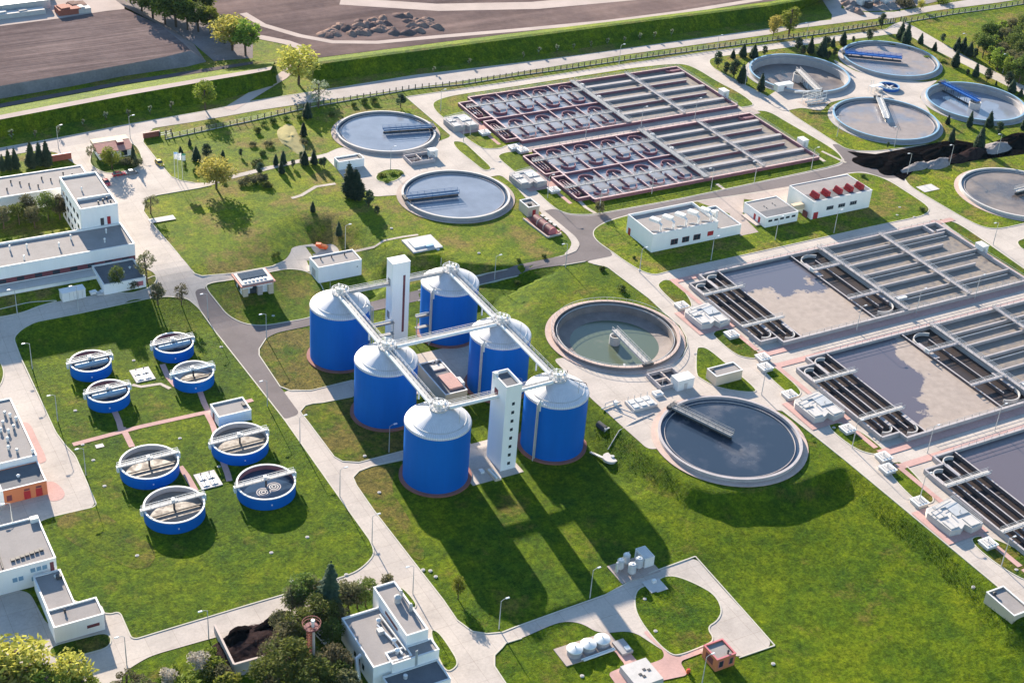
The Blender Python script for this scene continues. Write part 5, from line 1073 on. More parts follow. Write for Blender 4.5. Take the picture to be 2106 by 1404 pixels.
# ---------------------------------------------------------------- lamp posts
def make_lamp():
    t = thing('lamp_post', '', 'street lamp', (0, 0, 0), 'lamp posts of the plant')
    MB().cyl(0, 0, -.3, 5.0, .13, 8, .10).cyl(0, 0, 4.95, 8.0, .09, 8, .065).build('pole', 'pole', t, True)
    MB().tube([(0, 0, 7.9), (.5, 0, 8.25), (1.3, 0, 8.4)], .055, 6).build('arm', 'pole', t)
    MB().obox((1.55, 0, 8.3), (.95, .36, .16), 0, .8).build('lamp_head', 'lamp', t)
    return t
LP = [(36,648,PI,'lamp post on the shaded verge at the left edge'),(161.5,640,PI,'lamp post beside the white container and shaded drive'),(428,655,PI,'lamp post on the lawn corner by the asphalt bend'),(548,697,PI,'lamp post at the asphalt junction left of the digesters'),
 (550,836,PI,'lamp post on the lawn edge opposite the curving grass corner'),(617,912,0,'lamp post by the road where asphalt meets concrete'),(800,930,0,'lamp post in shade between the front and middle digesters'),(699,1021,0,'lamp post beside the road, level with the front digester foot'),
 (765,1118,0,'lamp post at the lawn corner where the lower road turns'),(849,1221,PI,'lamp post on the green sliver beside the bottom complex'),(1026,1293,0,'lamp post at the shaded lawn tip above the bottom junction'),(1213,1229,0,'tall lamp post standing where the stair tower shadow crosses the lawn'),
 (1443,1408,0,'lamp post in the bottom grass in front of the red brick pump house'),(66.7,759,PI,'lamp post on the left lawn edge nearest the picture corner drive'),(119,867,PI,'lamp post on the left lawn edge level with the vent roof'),(177,978,PI,'lamp post on the left lawn edge level with the orange workshop'),
 (429.5,1314,PI,'lamp post at the corner of the sludge bunker'),(261,1368,PI,'lamp post beside the bushes at the bottom drive'),(28,1092,PI,'lamp post in front of the laboratory roof at lower left'),
 (1462,536,0,'lamp post in the shade of the silver-duct hall'),(1163,550,PI,'lamp post on the lawn below the asphalt bend'),(1315,560,0,'lamp post at the tip of the silver-duct hall lawn'),(1126,408,0,'lamp post left of the front curved-baffle basin'),(1232,440,0,'lamp post beside the dark shrub at the asphalt road'),
 (1340,400,PI,'lamp post in front of the front curved-baffle basin, second from its left'),(1462,391,PI,'lamp post in front of the basin by the small path'),(1551,376,PI,'lamp post in front of the basin at the light lanes'),
 (1714.7,480,0,'lamp post in the shade of the red-fan hall'),(1594,494,0,'lamp post in the shade of the low white building'),(2042,504,PI,'lamp post at the right crossing beside the grass strip'),(1884,645,0,'lamp post on the lane below the dark channel of the topmost scum basin'),(2004,616,0,'lamp post on the lane near the right end of the topmost scum basin'),(1761,681,0,'lamp post on the lane below the open pool of the topmost scum basin'),
 (1668,349,0,'lamp post at the right end of the front basin verge'),(1752,921,0,'lamp post on the small lawn in front of the middle scum basin'),(1907,931,0,'lamp post on the lane corner below the middle scum basin'),(2045.5,886,0,'lamp post on the lane near the right edge below the middle scum basin'),(1890,1031,0,'lamp post on the small lawn left of the lowest scum basin'),(1566,812,0,'lamp post on the road opposite the beige hut triangle'),(2059,1164,0,'lamp post on the lawn strip in front of the lowest scum basin'),
 (1952,341,PI,'lamp post standing beside the grey spoil heap'),(1866,359,PI,'lamp post at the concrete end of the black sludge heap'),(2050.6,318,PI,'lamp post at the far right of the sludge heap'),(2062,150,PI,'lamp post on the lane in front of the dark wood'),(1979,107,PI,'lamp post among spruces where the wood begins'),(1839,303,PI,'lamp post on the lawn between tank and sludge heap'),(1721,282,PI,'lamp post on the lawn left of the half grey tank'),(1657,85,PI,'lamp post on the fence verge above the spruces'),
 (1204,285,0,'lamp post in the lane between the curved-baffle basins, left'),(1318,264,0,'lamp post in the lane between the curved-baffle basins, middle'),(1428.5,246,0,'lamp post in the lane between the curved-baffle basins, right'),(1532,177,0,'lamp post on the lawn behind the spruces left of the blue-rimmed tank'),(1473,113,0,'lamp post on the fence verge at the road fork'),(1273,133,0,'lamp post on the fence verge behind the back basin'),
 (803,349,0,'lamp post between the two blue-grey settling tanks'),(906,229,0,'lamp post on the lawn behind the back settling tank'),(967,279,0,'lamp post beside the chamber left of the back basin'),(953,292,0,'lamp post at the sliver lawn on the road'),(710,512,0,'lamp post by the hillside path above the white garage'),(1017,576,0,'lamp post on the asphalt road behind the back digester'),(120.5,306,0,'tall lamp post beside the brick wall at the main gate'),(268,285,0,'lamp post behind the gatehouse'),(1069,830,PI,'lamp post behind the right front digester') ]
base_lamp = make_lamp(); first = True
for x, y, r, l in LP:
    p = W(x, y)
    if first: base_lamp.location = p; base_lamp['label'] = l; base_lamp.rotation_euler = (0, 0, r); first = False
    else: dup(base_lamp, p, l, None, r)
# ---------------------------------------------------------------- boundary fence
def fence(px, label, n, zpost=1.9, loc=None):
    P = [W(*q) for q in px]; seg = [(b-a).length for a, b in zip(P, P[1:])]; L = sum(seg)
    def at(s):
        for a, b, l in zip(P, P[1:], seg):
            if s <= l+1e-6: return a+(b-a)*(s/l), (b-a).normalized()
            s -= l
        return P[-1], (P[-1]-P[-2]).normalized()
    t = thing('fence', label, 'fence', P[0], 'boundary fences')
    ba = MB(); wi = MB()
    for a, b in zip(P, P[1:]):
        ba.bar(a+Vector((0,0,.15)), b+Vector((0,0,.15)), .22, .34)
        for h in (.9, 1.35, 1.8): wi.bar(a+Vector((0,0,h)), b+Vector((0,0,h)), .035, .035)
    ba.build('footing', 'tankconc', t); wi.build('wires', 'steel', t)
    proto = None; rest = MB()
    for i in range(n):
        c, d = at(L*i/(n-1))
        if i < 100:
            if proto is None:
                proto = MB().box(-.14, -.14, 0, .14, .14, zpost).build('post', 'wood', None); proto.parent = t; q = proto
            else: q = proto.copy(); C.objects.link(q); q.parent = t
            q.location = c-P[0]
        else: rest.box(c.x-.14, c.y-.14, c.z, c.x+.14, c.y+.14, c.z+zpost)
    if rest.v: o = rest.build('post', 'wood', t); o['kind'] = 'stuff'
fence([(340,287),(520,249),(640,221),(848,184),(951,174.5),(1060,157),(1163,143),(1296,123),(1400,109),(1580,85),(1700,69),(1840,47)], 'long post and wire boundary fence beside the public road', 124)
fence([(1862,47),(1960,30),(2056,17),(2160,0)], 'boundary fence right of the far gate at the top right', 26)
t = thing('brick_wall', 'red brick entrance wall right of the gatehouse gate', 'wall', W(312, 292)); MB().bar(W(295,285)+Vector((0,0,.9)), W(329,279)+Vector((0,0,.9)), .5, 1.9).build('wall', 'brick', t); MB().bar(W(295,285)+Vector((0,0,1.9)), W(329,279)+Vector((0,0,1.9)), .6, .15).build('wall_top', 'maroon', t)
t = thing('brick_wall', 'red brick entrance wall left of the gatehouse behind the conifers', 'wall', W(125, 328)); MB().bar(W(103,333)+Vector((0,0,1)), W(147,326)+Vector((0,0,1)), .5, 2.2).build('wall', 'brick', t); MB().bar(W(103,333)+Vector((0,0,2.15)), W(147,326)+Vector((0,0,2.15)), .6, .15).build('wall_top', 'pinkred', t)
t = thing('gate', 'open steel gate in the boundary fence at the top right', 'gate', W(1850, 46))
for q in ((1825,49),(1831,48),(1836,47),(1852,44),(1858,46),(1862,46)): p = W(*q); MB().box(p.x-.16, p.y-.16, 0, p.x+.16, p.y+.16, 2.2).build('gate_post', 'wood', t)
a, b_ = W(1840,47), W(1848,43); g = MB()
for h in (.4, 1.1, 1.8): g.bar(W(1852,44)+Vector((0,0,h)), W(1862,47)+Vector((0,0,h)), .08, .08); g.bar(W(1825,49)+Vector((0,0,h)), W(1836,47)+Vector((0,0,h)), .08, .08)
g.build('gate_leaf', 'steel', t)
t = thing('gate', 'white barrier gate beside the red brick entrance wall', 'gate', W(337, 280)); p, q = W(329,281), W(352,276)
MB().bar(p+Vector((0,0,1.2)), q+Vector((0,0,1.2)), .1, .1).bar(p+Vector((0,0,.5)), q+Vector((0,0,.5)), .1, .1).build('gate_leaf', 'whitemetal', t)
for e in (p, p+(q-p)*.55, q): MB().box(e.x-.2, e.y-.2, 0, e.x+.2, e.y+.2, 1.9).build('gate_post', 'wood', t)
# ---------------------------------------------------------------- trees
rnd = random.Random(11)
def leafquad(mb, c, s, flat=.5):
    a = Vector((rnd.gauss(0,1), rnd.gauss(0,1), rnd.gauss(0,1)*flat)).normalized(); b = a.cross(Vector((rnd.gauss(0,1), rnd.gauss(0,1), rnd.gauss(0,1)))).normalized()
    u = a*s*rnd.uniform(.6, 1.2); v = b*s*rnd.uniform(.5, 1.0); k = rnd.uniform(.2, .8)
    mb.add([c-u, c+v*k-u*.3, c+u, c-v*(1-k)+u*.2], [(0,1,2,3)])
def crown_mesh(name, mat, nb, per, rx, rz, zc, leaf, spread=.62, br=(.25,.42)):
    mb = MB()
    for i in range(nb):
        while True:
            d = Vector((rnd.uniform(-1,1), rnd.uniform(-1,1), rnd.uniform(-1,1)))
            if .15 < d.length < 1: break
        d *= spread/max(d.length, .5)
        c = Vector((d.x*rx, d.y*rx, zc+d.z*rz)); r = rnd.uniform(*br)*rx
        for k in range(per):
            q = Vector((rnd.gauss(0,1), rnd.gauss(0,1), rnd.gauss(0,1))).normalized()*r*rnd.uniform(.55, 1.08)
            q.z *= .85; leafquad(mb, c+q, leaf*rnd.uniform(.7, 1.3))
    return mb
def trunk_mesh(h, r, limbs, zc, rx):
    mb = MB().tube([(0,0,-.4),(.04,.02,h*.4),(-.05,.05,h*.75),(0,0,h)], r, 7)
    for i in range(limbs):
        a = 2*PI*i/limbs+rnd.uniform(-.4,.4); z0 = h*rnd.uniform(.45,.8)
        mb.tube([(0,0,z0),(rx*.3*math.cos(a),rx*.3*math.sin(a),z0+(zc-z0)*.5+.4),(rx*.6*math.cos(a),rx*.6*math.sin(a),zc+rnd.uniform(-.5,1))], r*.4, 5)
    return mb
def make_tree(mat, h, rx, kind='round', nb=22, per=42, leaf=.5):
    t = thing('tree', '', 'tree', (0,0,0))
    if kind == 'round':
        rz = h*.40; zc = h*.58; trunk_mesh(h*.62, h*.022+.05, 6, zc, rx).build('trunk', 'trunk', t, True); crown_mesh('crown', mat, nb, per, rx, rz, zc, leaf).build('crown', mat, t)
    elif kind == 'tall':
        rz = h*.46; zc = h*.54; trunk_mesh(h*.8, h*.018+.05, 5, zc, rx).build('trunk', 'trunk', t, True); crown_mesh('crown', mat, nb, per, rx, rz, zc, leaf, .7, (.35,.55)).build('crown', mat, t)
    elif kind == 'thin':
        trunk_mesh(h*.85, h*.02+.04, 7, h*.6, rx).build('trunk', 'trunk', t, True); crown_mesh('crown', mat, nb, per, rx, h*.38, h*.6, leaf, .8, (.2,.35)).build('crown', mat, t)
    elif kind == 'conifer':
        MB().tube([(0,0,-.3),(0,0,h*.9)], h*.018+.03, 6).build('trunk', 'trunk', t); mb = MB(); tiers = 15
        for k in range(tiers):
            f = k/(tiers-1); z = h*(.08+.9*f); r = rx*(1-f)**.62*(.55+.45*min(1, f*6))*1.12+.08; n = max(4, int(17*(1-f)+4)); ph = rnd.uniform(0, 6)
            for i in range(n):
                a = ph+2*PI*i/n+rnd.uniform(-.15,.15); rr = r*rnd.uniform(.7,1.12); c, s = math.cos(a), math.sin(a); wd = .5*2*PI*r/n+.12
                dz = -.16*rr-rnd.uniform(0,.15)*h/tiers; p0 = Vector((0,0,z+h/tiers*.5)); tip = Vector((rr*c, rr*s, z+dz)); sd = Vector((-s,c,0))*wd
                mid = p0*.35+tip*.65
                mb.add([p0, mid-sd+Vector((0,0,-.1*rr)), tip, mid+sd+Vector((0,0,-.1*rr))], [(0,1,2,3)])
                mb.add([p0, mid-sd*.5+Vector((0,0,-.35*rr)), tip+Vector((0,0,-.3*rr)), mid+sd*.5], [(0,1,2,3)])
        mb.build('crown', mat, t)
    elif kind == 'bush':
        t['category'] = 'shrub'; t.name = 'shrub'
        MB().tube([(0,0,-.2),(0,0,h*.5)], .06, 5).build('stems', 'trunk', t); crown_mesh('crown', mat, nb, per, rx, h*.45, h*.46, leaf, .55, (.3,.5)).build('foliage', mat, t)
    return t
PROTO = {}
def P_(k, *a, **kw): PROTO[k] = make_tree(*a, **kw)
P_('dark', 'leafdark', 16, 6.5, 'round', 30, 60, .75); P_('dark2', 'leafmid', 16, 6.2, 'round', 28, 60, .75); P_('yel', 'leafyellow', 11, 5.5, 'round', 28, 60, .5); P_('yel2', 'leafyellow', 11, 3.6, 'tall', 26, 50, .5)
P_('mid', 'leafmid', 10, 4.2, 'round', 26, 55, .45); P_('pop', 'leafmid', 12, 2.4, 'tall', 26, 50, .42); P_('pale', 'leafpale', 9, 3.2, 'thin', 26, 20, .32); P_('olive', 'leafolive', 11, 4.0, 'round', 28, 60, .42); P_('olive2', 'leafdark', 12, 4.3, 'tall', 28, 55, .45); P_('oak', 'leafolive', 12, 3.6, 'thin', 30, 30, .4)
P_('con', 'leafpine', 6, 1.7, 'conifer'); P_('con2', 'leafpine', 9, 2.3, 'conifer'); P_('thuja', 'leafpine', 5, 1.4, 'tall', 20, 40, .3); P_('con3', 'leafpine', 6, 1.5, 'tall', 24, 45, .3); P_('con4', 'leafpine', 7, 2.2, 'conifer')
P_('bush', 'leafdark', 1.6, 1.3, 'bush', 10, 30, .28); P_('bush2', 'leafmid', 1.6, 1.4, 'bush', 10, 30, .28); P_('bush3', 'leafolive', 2.6, 2.0, 'bush', 14, 40, .3); P_('blos', 'leafwhite', 3.6, 2.2, 'bush', 16, 45, .28); P_('sap', 'leafpale', 3.2, .7, 'thin', 12, 9, .26)
BH = dict(dark=16, dark2=16, yel=11, yel2=11, mid=10, pop=12, pale=9, olive=11, olive2=12, oak=12, con=6, con2=9, con3=6, con4=7, thuja=5, bush=1.6, bush2=1.6, bush3=2.6, blos=3.6, sap=3.2)
used = set()
def plant(k, px, h, label, group=None, wide=1.0, z=None, cat=None):
    p = W(*px) if z is None else W(px[0], px[1], z); h *= rnd.uniform(.82, 1.18); wide *= rnd.uniform(.9, 1.15); s = h/BH[k]; r = PROTO[k]
    sc = (s*wide, s*wide, s); rz = rnd.uniform(0, 6.28)
    if k not in used:
        used.add(k); o = r; o.location = p; o.scale = sc; o.rotation_euler = (0,0,rz); o['label'] = label
        if group: o['group'] = group
    else: o = dup(r, p, label, sc, rz, group)
    if cat: o['category'] = cat
    o.rotation_euler = (rnd.uniform(-.05, .05), rnd.uniform(-.05, .05), rz)
    return o
def row(items, text, group, cat=None):
    """items: (kind, px, py, h[, wide]); label gets the place in the row, counted from the left of the photo"""
    it = sorted(items, key=lambda q: q[1]); n = len(it)
    for i, q in enumerate(it): plant({'con': rnd.choice(['con', 'con3', 'con3', 'con4'])}.get(q[0], q[0]), (q[1], q[2]), q[3], (ordl(i, n)+' of the '+text), group, q[4] if len(q) > 4 else 1, None, cat)
row([('dark',268,4,15),('dark2',292,26,14),('dark',315,42,16),('dark2',340,52,15),('dark',362,56,17),('dark2',386,62,16),('dark',408,66,14),('dark2',432,70,15),('dark',462,90,13),('yel',478,104,16,1.1),('dark2',505,114,19,1.05),('dark',340,20,14),('dark2',395,36,14),('dark',420,40,14)], 'big leafy trees beyond the embankment', 'big trees between the fields')
plant('yel', (614,174), 14, 'big spreading yellow-green tree at the ramp through the embankment', None, 1.1)
plant('mid', (422,226), 13, 'bright green tree alone on the verge left of the ramp', None, .9)
plant('pale', (655,222), 12, 'thin grey see-through tree beside the boundary fence', None, 1.1)
plant('yel2', (1590,73), 11, 'pale yellow tree left in the pair outside the fence'); plant('pop', (1622,72), 15, 'taller yellow-green poplar of the pair outside the fence', None, 1.3)
plant('yel', (445,388), 13, 'round yellow tree at the corner of the main yard', None, 1.25); plant('mid', (231,348), 8.5, 'round light green tree in front of the gatehouse', None, 1.0)
plant('oak', (373,628), 9, 'sparse brownish tree alone on the lawn corner by the asphalt road'); plant('oak', (303,582), 13, 'tall feathery brown tree at the annexe corner', None, .8); plant('olive', (325,628), 7, 'dark round tree on the lawn edge below the feathery one', None, .8); plant('olive2', (243,598), 9, 'dark tree standing in front of the black annexe roof', None, .8); plant('bush3', (272,592), 3.5, 'dark shrub at the annexe foot beside the drive')
plant('oak', (310,440), 8, 'grey shrubby tree at the yard corner of the hill lawn', None, 1.1)
plant('mid', (942,1231), 6, 'small pale lime tree on the shaded edge of the big lawn', None, .7)
plant('bush3', (1233,438), 4.5, 'dark column shrub at the asphalt road fork', None, .6)
row([('olive',8,470,9),('olive2',40,462,9),('olive',72,468,8),('olive2',100,455,10),('olive',124,452,9),('olive',58,448,8)], 'dark trees in the office courtyard', 'courtyard trees')
row([('con2',731,408,9.5,1.2),('con2',722,402,11),('con',758,425,5.5),('con',776,443,4),('con',643,436,4.5),('con2',697,486,5.5)], 'dark conifers left of the hill round tank', 'hill lawn conifers')
row([('con',567,340,4),('con',583,338,4.5),('con',579,356,5),('con',602,345,3.5),('con',619,330,4),('con',626,338,4.5),('con2',646,338,6),('con',661,343,4),('con',667,345,4.5),('con',535,360,4.5)], 'small conifers along the hillside path', 'path conifers')
row([('bush',561,253,2.4),('bush',543,258,1.8),('bush',588,248,2.4),('bush',530,273,2.2),('bush',681,238,2),('bush',728,219,2),('bush',749,213,2.2),('bush',769,211,2),('bush',615,246,2)], 'small dark bushes in the row inside the boundary fence', 'fence bushes', 'shrub')
plant('con2', (631,243), 7, 'dark conifer by the fence near the bare grass hump', None, 1.1); plant('con', (624,280), 4.5, 'dark conifer beside the bare grass hump'); plant('bush3', (625,296), 2.4, 'brown shrub below the bare grass hump'); plant('thuja', (824,222), 5.5, 'dark egg-shaped thuja behind the back settling tank', None, 1.1)
row([('con',404,331,6),('con',425,326,6),('con',458,325,3.5),('con',496,322,3),('con',372,318,3),('con',390,300,2.6)], 'dark conifers on the flagpole lawn', 'flagpole lawn conifers')
row([('con2',64,345,9,.9),('con2',82,340,9,.9),('con2',97,342,9.5,.9),('con2',33,348,8,.9),('con2',19,350,7,.9),('con2',6,352,7,.9)], 'dark spruces by the brick wall at the upper left', 'spruces by the wall')
plant('oak', (188,332), 6.5, 'brown shrub left of the gatehouse', None, .9); plant('con2', (275,335), 8, 'slim dark conifer at the right end of the gatehouse', None, .7); plant('bush3', (283,342), 4, 'dark bush in front of the slim conifer by the gatehouse'); plant('bush3', (262,338), 3, 'dark low bush on the gatehouse lawn')
row([('con',1476,140,7.5,.95),('con',1492,153,6),('con',1509,161,7),('con2',1525,171,8.5),('con',1507,120,4.5),('con',1527,117,5.5),('con',1549,119,5.5),('con',1571,115,5.5),('con2',1564,188,7)], 'spruces left of the half-empty blue-rimmed tank', 'spruces left of the tank')
row([('con',1639,105,5.5),('con',1650,115,5.5),('con2',1666,110,8),('con2',1689,117,8),('con',1697,105,6.5),('con',1712,97,5.5),('con',1733,93,5.5),('con',1754,89,3.5),('con',1785,85,5.5),('con',1702,125,4),('con',1716,117,4.5)], 'spruces between the two back blue-rimmed tanks', 'spruces between tanks')
row([('con',1812,60,7),('con2',1851,81,7),('con2',1862,90,8.5),('con',1892,90,5),('con',1921,105,4.5),('con2',1963,138,7),('con2',2006,159,8),('con',2029,169,6.5),('con',1989,156,3.5),('con',2072,181,6.5),('con',2080,190,5),('con',2098,199,4.5),('con',2048,176,2.5)], 'spruces along the lane at the top right', 'spruces along the lane')
row([('con',1938,88,4),('con2',1966,105,7),('con2',1979,107,7.5),('con',1992,115,5.5),('con',2003,122,5)], 'spruces at the edge of the dark wood', 'spruces at the wood edge')
row([('con',1948,256,4.5),('con2',1992,262,8.5,.9),('con2',2033,262,6.5),('con2',1956,293,7),('con2',2012,306,8.5),('con',2053,276,5),('con',2103,267,6),('con',1825,305,3)], 'conifers near the sludge', 'conifers by the sludge heap')
wood = [(2010,105),(2028,92),(2050,84),(2075,78),(2098,72),(2020,120),(2040,112),(2062,104),(2085,98),(2108,92),(2034,132),(2055,128),(2078,122),(2100,116),(2050,145),(2072,142),(2095,138),(2118,130),(2070,160),(2092,156),(2115,150),(2095,172),(2116,168)]
row([(('olive2','dark','pop','olive')[i % 4], a, b, 10+3*((i*7) % 5)/4, .9 if i % 4 != 2 else 1.4) for i, (a, b) in enumerate(wood)], 'trees in the dark wood', 'trees of the dark wood')
row([('sap',1040+a/3.9,b/3.9+4,3.4) for a, b in ((140,455),(265,425),(410,405),(545,385),(685,365),(815,345),(950,330),(1075,310),(1190,300),(1330,280))]+[('sap',a/3.9,b/3.9+4,3.4) for a, b in ((95,1100),(285,1090),(475,1070),(670,1000),(850,950),(1030,930),(1205,900),(1375,870))]+[('sap',892,150,3.2),('sap',965,135,3.2)], 'thin saplings along the embankment foot', 'saplings along the embankment')
plant('yel', (1893,22), 6, 'small yellow tree at the road beyond the far gate', None, .8); plant('bush3', (1862,12), 3.5, 'long green hedge bush beyond the far gate', None, 2.2); plant('bush2', (1935,6), 3, 'yellow-green bush beside the far road', None, 2)
# lower left wood
lw = [('olive',600,1262,9),('olive2',622,1250,10),('olive',640,1240,9),('con2',672,1268,14,.9),('olive',716,1255,9),('olive',735,1250,9),('olive2',752,1246,9),('olive',575,1300,6),('olive2',660,1300,9),('olive',630,1310,9),('olive2',612,1335,11),('olive',590,1352,11),('olive',560,1375,10),('olive2',620,1380,10),('olive',640,1400,9),('olive2',590,1420,12),('olive',660,1425,11),('olive',690,1400,9),('olive2',700,1430,10),('olive',715,1445,9),('olive2',545,1420,9),('olive',560,1450,10),('olive2',640,1455,11),('olive2',684,1330,8),('olive',700,1290,7)]
row(lw, 'trees by the mast', 'trees round the mast')
row([('pop',8,1450,15,1.4),('yel2',42,1440,16,1.0),('pop',66,1455,14,1.4),('yel2',80,1445,12,1.0),('pop',118,1450,12,1.5),('yel2',150,1440,12.5,1.0),('pop',178,1455,8,1.5),('yel2',24,1480,15,1.2),('pop',105,1470,11,1.5)], 'bright yellow-green trees in the bottom left corner', 'bright trees in the corner')
row([('oak',262,1432,8,1.2),('oak',290,1440,7,1.2),('oak',318,1452,7,1.2),('oak',238,1450,7,1.2)], 'grey-brown bushes by the bottom drive', 'bushes by the bottom drive', 'shrub')
plant('blos', (408,1372), 4.5, 'white blossoming shrub left of the sludge bunker', None, 1.0); plant('blos', (345,1402), 3.5, 'small white blossoming shrub near the bottom edge'); plant('bush2', (386,1412), 3, 'yellow-green shrub below the blossoming one', None, 1.3)
row([('bush2',430,1350,2),('bush2',445,1372,2.6),('bush3',460,1392,3),('bush',428,1395,2.4),('bush2',360,1380,1.8),('bush2',335,1385,1.6),('bush2',470,1410,3)], 'low bushes along the sludge bunker wall', 'bushes at the bunker', 'shrub')
plant('bush3', (797,1206), 3, 'brown shrub behind the bottom complex', None, .8); plant('oak', (758,1222), 6, 'brown tree tip behind the bottom complex roof', None, .7)
row([('bush',565,528,1.4),('bush',572,525,1.2),('bush',1238,555,1.4,1.4),('bush',1279,597,1.6,1.3),('bush',1064,585,1.5),('bush',1304,532,1.2),('bush',1118,530,1.2),('bush',1066,538,1.2),('bush',402,355,1.6),('bush',380,345,1.4),('bush',1895,433,1.2,1.3),('bush',1775,365,1.2),('bush',460,375,1.8),('bush',690,640,1.3)], 'low dark ground shrubs scattered over the lawns', 'ground shrubs', 'shrub')
row([('bush3',515,375,2.2,1.5),('bush3',535,372,2.2,1.5),('bush3',498,380,2,1.5),('bush',550,385,2,1.4),('bush3',553,300,2,1.3),('bush3',520,300,1.8,1.2),('bush',540,318,1.6,1.2),('bush',530,338,1.6,1.8)], 'dark spreading bushes on the hill beside the path', 'hill bushes', 'shrub')
row([('bush2',785,363,1,1.6),('bush2',808,358,1,1.6),('bush2',825,358,1,1.4),('bush2',795,374,1,1.5),('bush2',1835,94,1.2,1.6),('bush2',1870,100,1.2,1.6),('bush2',1905,120,1.2,1.6),('bush2',1938,128,1.2,1.6),('bush3',1798,64,1.1,1.8),('bush3',1775,66,1.1,1.8)], 'low flowering bushes by the round tanks', 'flowering bushes', 'shrub')
# ---------------------------------------------------------------- vehicles and small things
def car(px, rz, paint, label, z=None, L=4.3, wd=1.75):
    p = W(*px); t = thing('parked_car', label, 'car', p)
    t.rotation_euler = (0, 0, 0); ca, sa = math.cos(rz), math.sin(rz)
    def q(x, y, z): return (p.x+x*ca-y*sa, p.y+x*sa+y*ca, p.z+z)
    def solid(sec, w0):
        v = []; n = len(sec)
        for s in (-1, 1):
            for x, z, k in sec: v.append(q(x, s*w0*k, z))
        return MB().add(v, [tuple(range(n-1,-1,-1)), tuple(range(n,2*n))]+[(i,(i+1)%n,n+(i+1)%n,n+i) for i in range(n)])
    h = L/2; w = wd/2
    solid([(-h,.35,.92),(h,.32,.92),(h,.62,.9),(h*.55,.86,1),(-h*.92,.92,1),(-h,.75,.95)], w).build('body', paint, t)
    solid([(h*.5,.84,.96),(h*.12,1.38,.8),(-h*.55,1.40,.8),(-h*.9,.90,.96)], w).build('windows', 'glass', t)
    solid([(h*.10,1.37,.79),(h*.08,1.44,.74),(-h*.5,1.46,.74),(-h*.56,1.38,.79)], w).build('roof', paint, t)
    for sx in (-.62, .62):
        for sy in (-1, 1):
            c = q(sx*h, sy*w*.92, .32); e = q(sx*h, sy*w*1.02, .32); o = MB().tube([c, e], .32, 12).build('wheel', 'tyre', t)
            MB().tube([e, q(sx*h, sy*w*1.04, .32)], .18, 10).build('rim', 'steel', o)
    for sy in (-1, 1): a = q(h*.99, sy*w*.65, .6); MB().obox((a[0], a[1], a[2]-.08), (.12, .35, .16), rz).build('headlight', 'whitemetal', t)
    return t
car((245, 361), .05, 'carred', 'red car parked at the gatehouse lawn edge'); car((272, 357), .05, 'carsilver', 'dark silver car parked right of the red one')
car((328, 338), -1.45, 'caryellow', 'white and yellow car at the kerb of the flagpole lawn'); car((219, 378), -1.5, 'carred', 'red car half hidden behind the office block')
car((662, 1312), -1.4, 'carwhite', 'white car in the shade beside the bottom complex')
# site container and machine
p = W(150, 612); t = thing('site_container', 'white site container by the shaded drive below the long hall', 'container', p); MB().obox((p.x, p.y, p.z), (6.6, 2.8, 2.7), .06).build('body', 'whitemetal', t); MB().obox((p.x, p.y, p.z+2.68), (6.8, 3.0, .14), .06).build('roof', 'coping', t)
for k in range(5): MB().obox((p.x-2.4+k*1.2, p.y-1.45, p.z+.3), (.08, .1, 2.2), .06).build('rib', 'tankpale', t)
for (x, y, l, c) in ((192, 604, 'white junk pallet right of the site container', 'whitemetal'), (205, 606, 'grey crate stack on the slab right of the site container', 'tankpale'), (214, 602, 'white plate leaning near the shaded drive', 'whitemetal')):
    p = W(x, y); t = thing('crate', l, 'crate', p); m_ = MB()
    for k in range(3): m_.obox((p.x, p.y-.5+k*.5, p.z+.05), (1.8, .35, .7)); 
    m_.build('boards', c, t); MB().obox((p.x, p.y, p.z+.74), (1.9, 1.4, .08), .2).build('lid', c, t)
p = W(660, 512); t = thing('machine', 'orange-red trailer machine parked on the pad by the white garage', 'trailer', p)
MB().bar(p+Vector((-1.6,1.0,.7)), p+Vector((1.6,-1.0,.7)), 1.5, .5).build('chassis', 'redmach', t); MB().obox((p.x-.6, p.y+.4, p.z+.9), (1.6, 1.3, 1.0), -.5).build('engine_cover', 'redmach', t); MB().tube([tuple(p+Vector((.2,-.1,1.3))), tuple(p+Vector((1.9,-1.2,1.0)))], .5, 10).build('drum', 'orange', t, True)
for sx, sy in ((-1,.9),(-.4,-.2),(.9,-.2),(1.1,-1.1)): MB().tube([(p.x+sx, p.y+sy-.1, p.z+.4), (p.x+sx, p.y+sy+.15, p.z+.4)], .4, 12).build('wheel', 'tyre', t)
MB().tube([tuple(p+Vector((-1.7,1.1,.7))), tuple(p+Vector((-2.6,1.7,.5)))], .09, 6).build('drawbar', 'darksteel', t)
# flags
for i, (x, y, m_, l) in enumerate(((360, 367, 'flagblue', 'white flagpole with a blue and white flag, leftmost of three'), (367, 369, 'flagwhite', 'white flagpole with a white flag, middle of three'), (376, 370, 'flaggreen', 'white flagpole with a green and white flag, rightmost of three'))):
    p = W(x, y); t = thing('flagpole', l, 'flagpole', p, 'flagpoles by the main yard'); MB().cyl(p.x, p.y, p.z-.2, p.z+9.5, .08, 8, .05).build('pole', 'whitemetal', t, True)
    f_ = MB(); v = []
    for r_ in range(5):
        for c in range(6): v.append((p.x+.06+c*.24, p.y+.12*math.sin(c*1.1+i)*c/5, p.z+9.3-r_*.62-c*.03))
    f_.add(v, [(r_*6+c, r_*6+c+1, r_*6+c+7, r_*6+c+6) for r_ in range(4) for c in range(5)]); fo = f_.build('flag', 'flagwhite', t); sm = MB().add([(a, b-.02, c) for a, b, c in v[:12]], [(c, c+1, c+7, c+6) for c in range(5)]).build('flag_stripe', m_, fo)
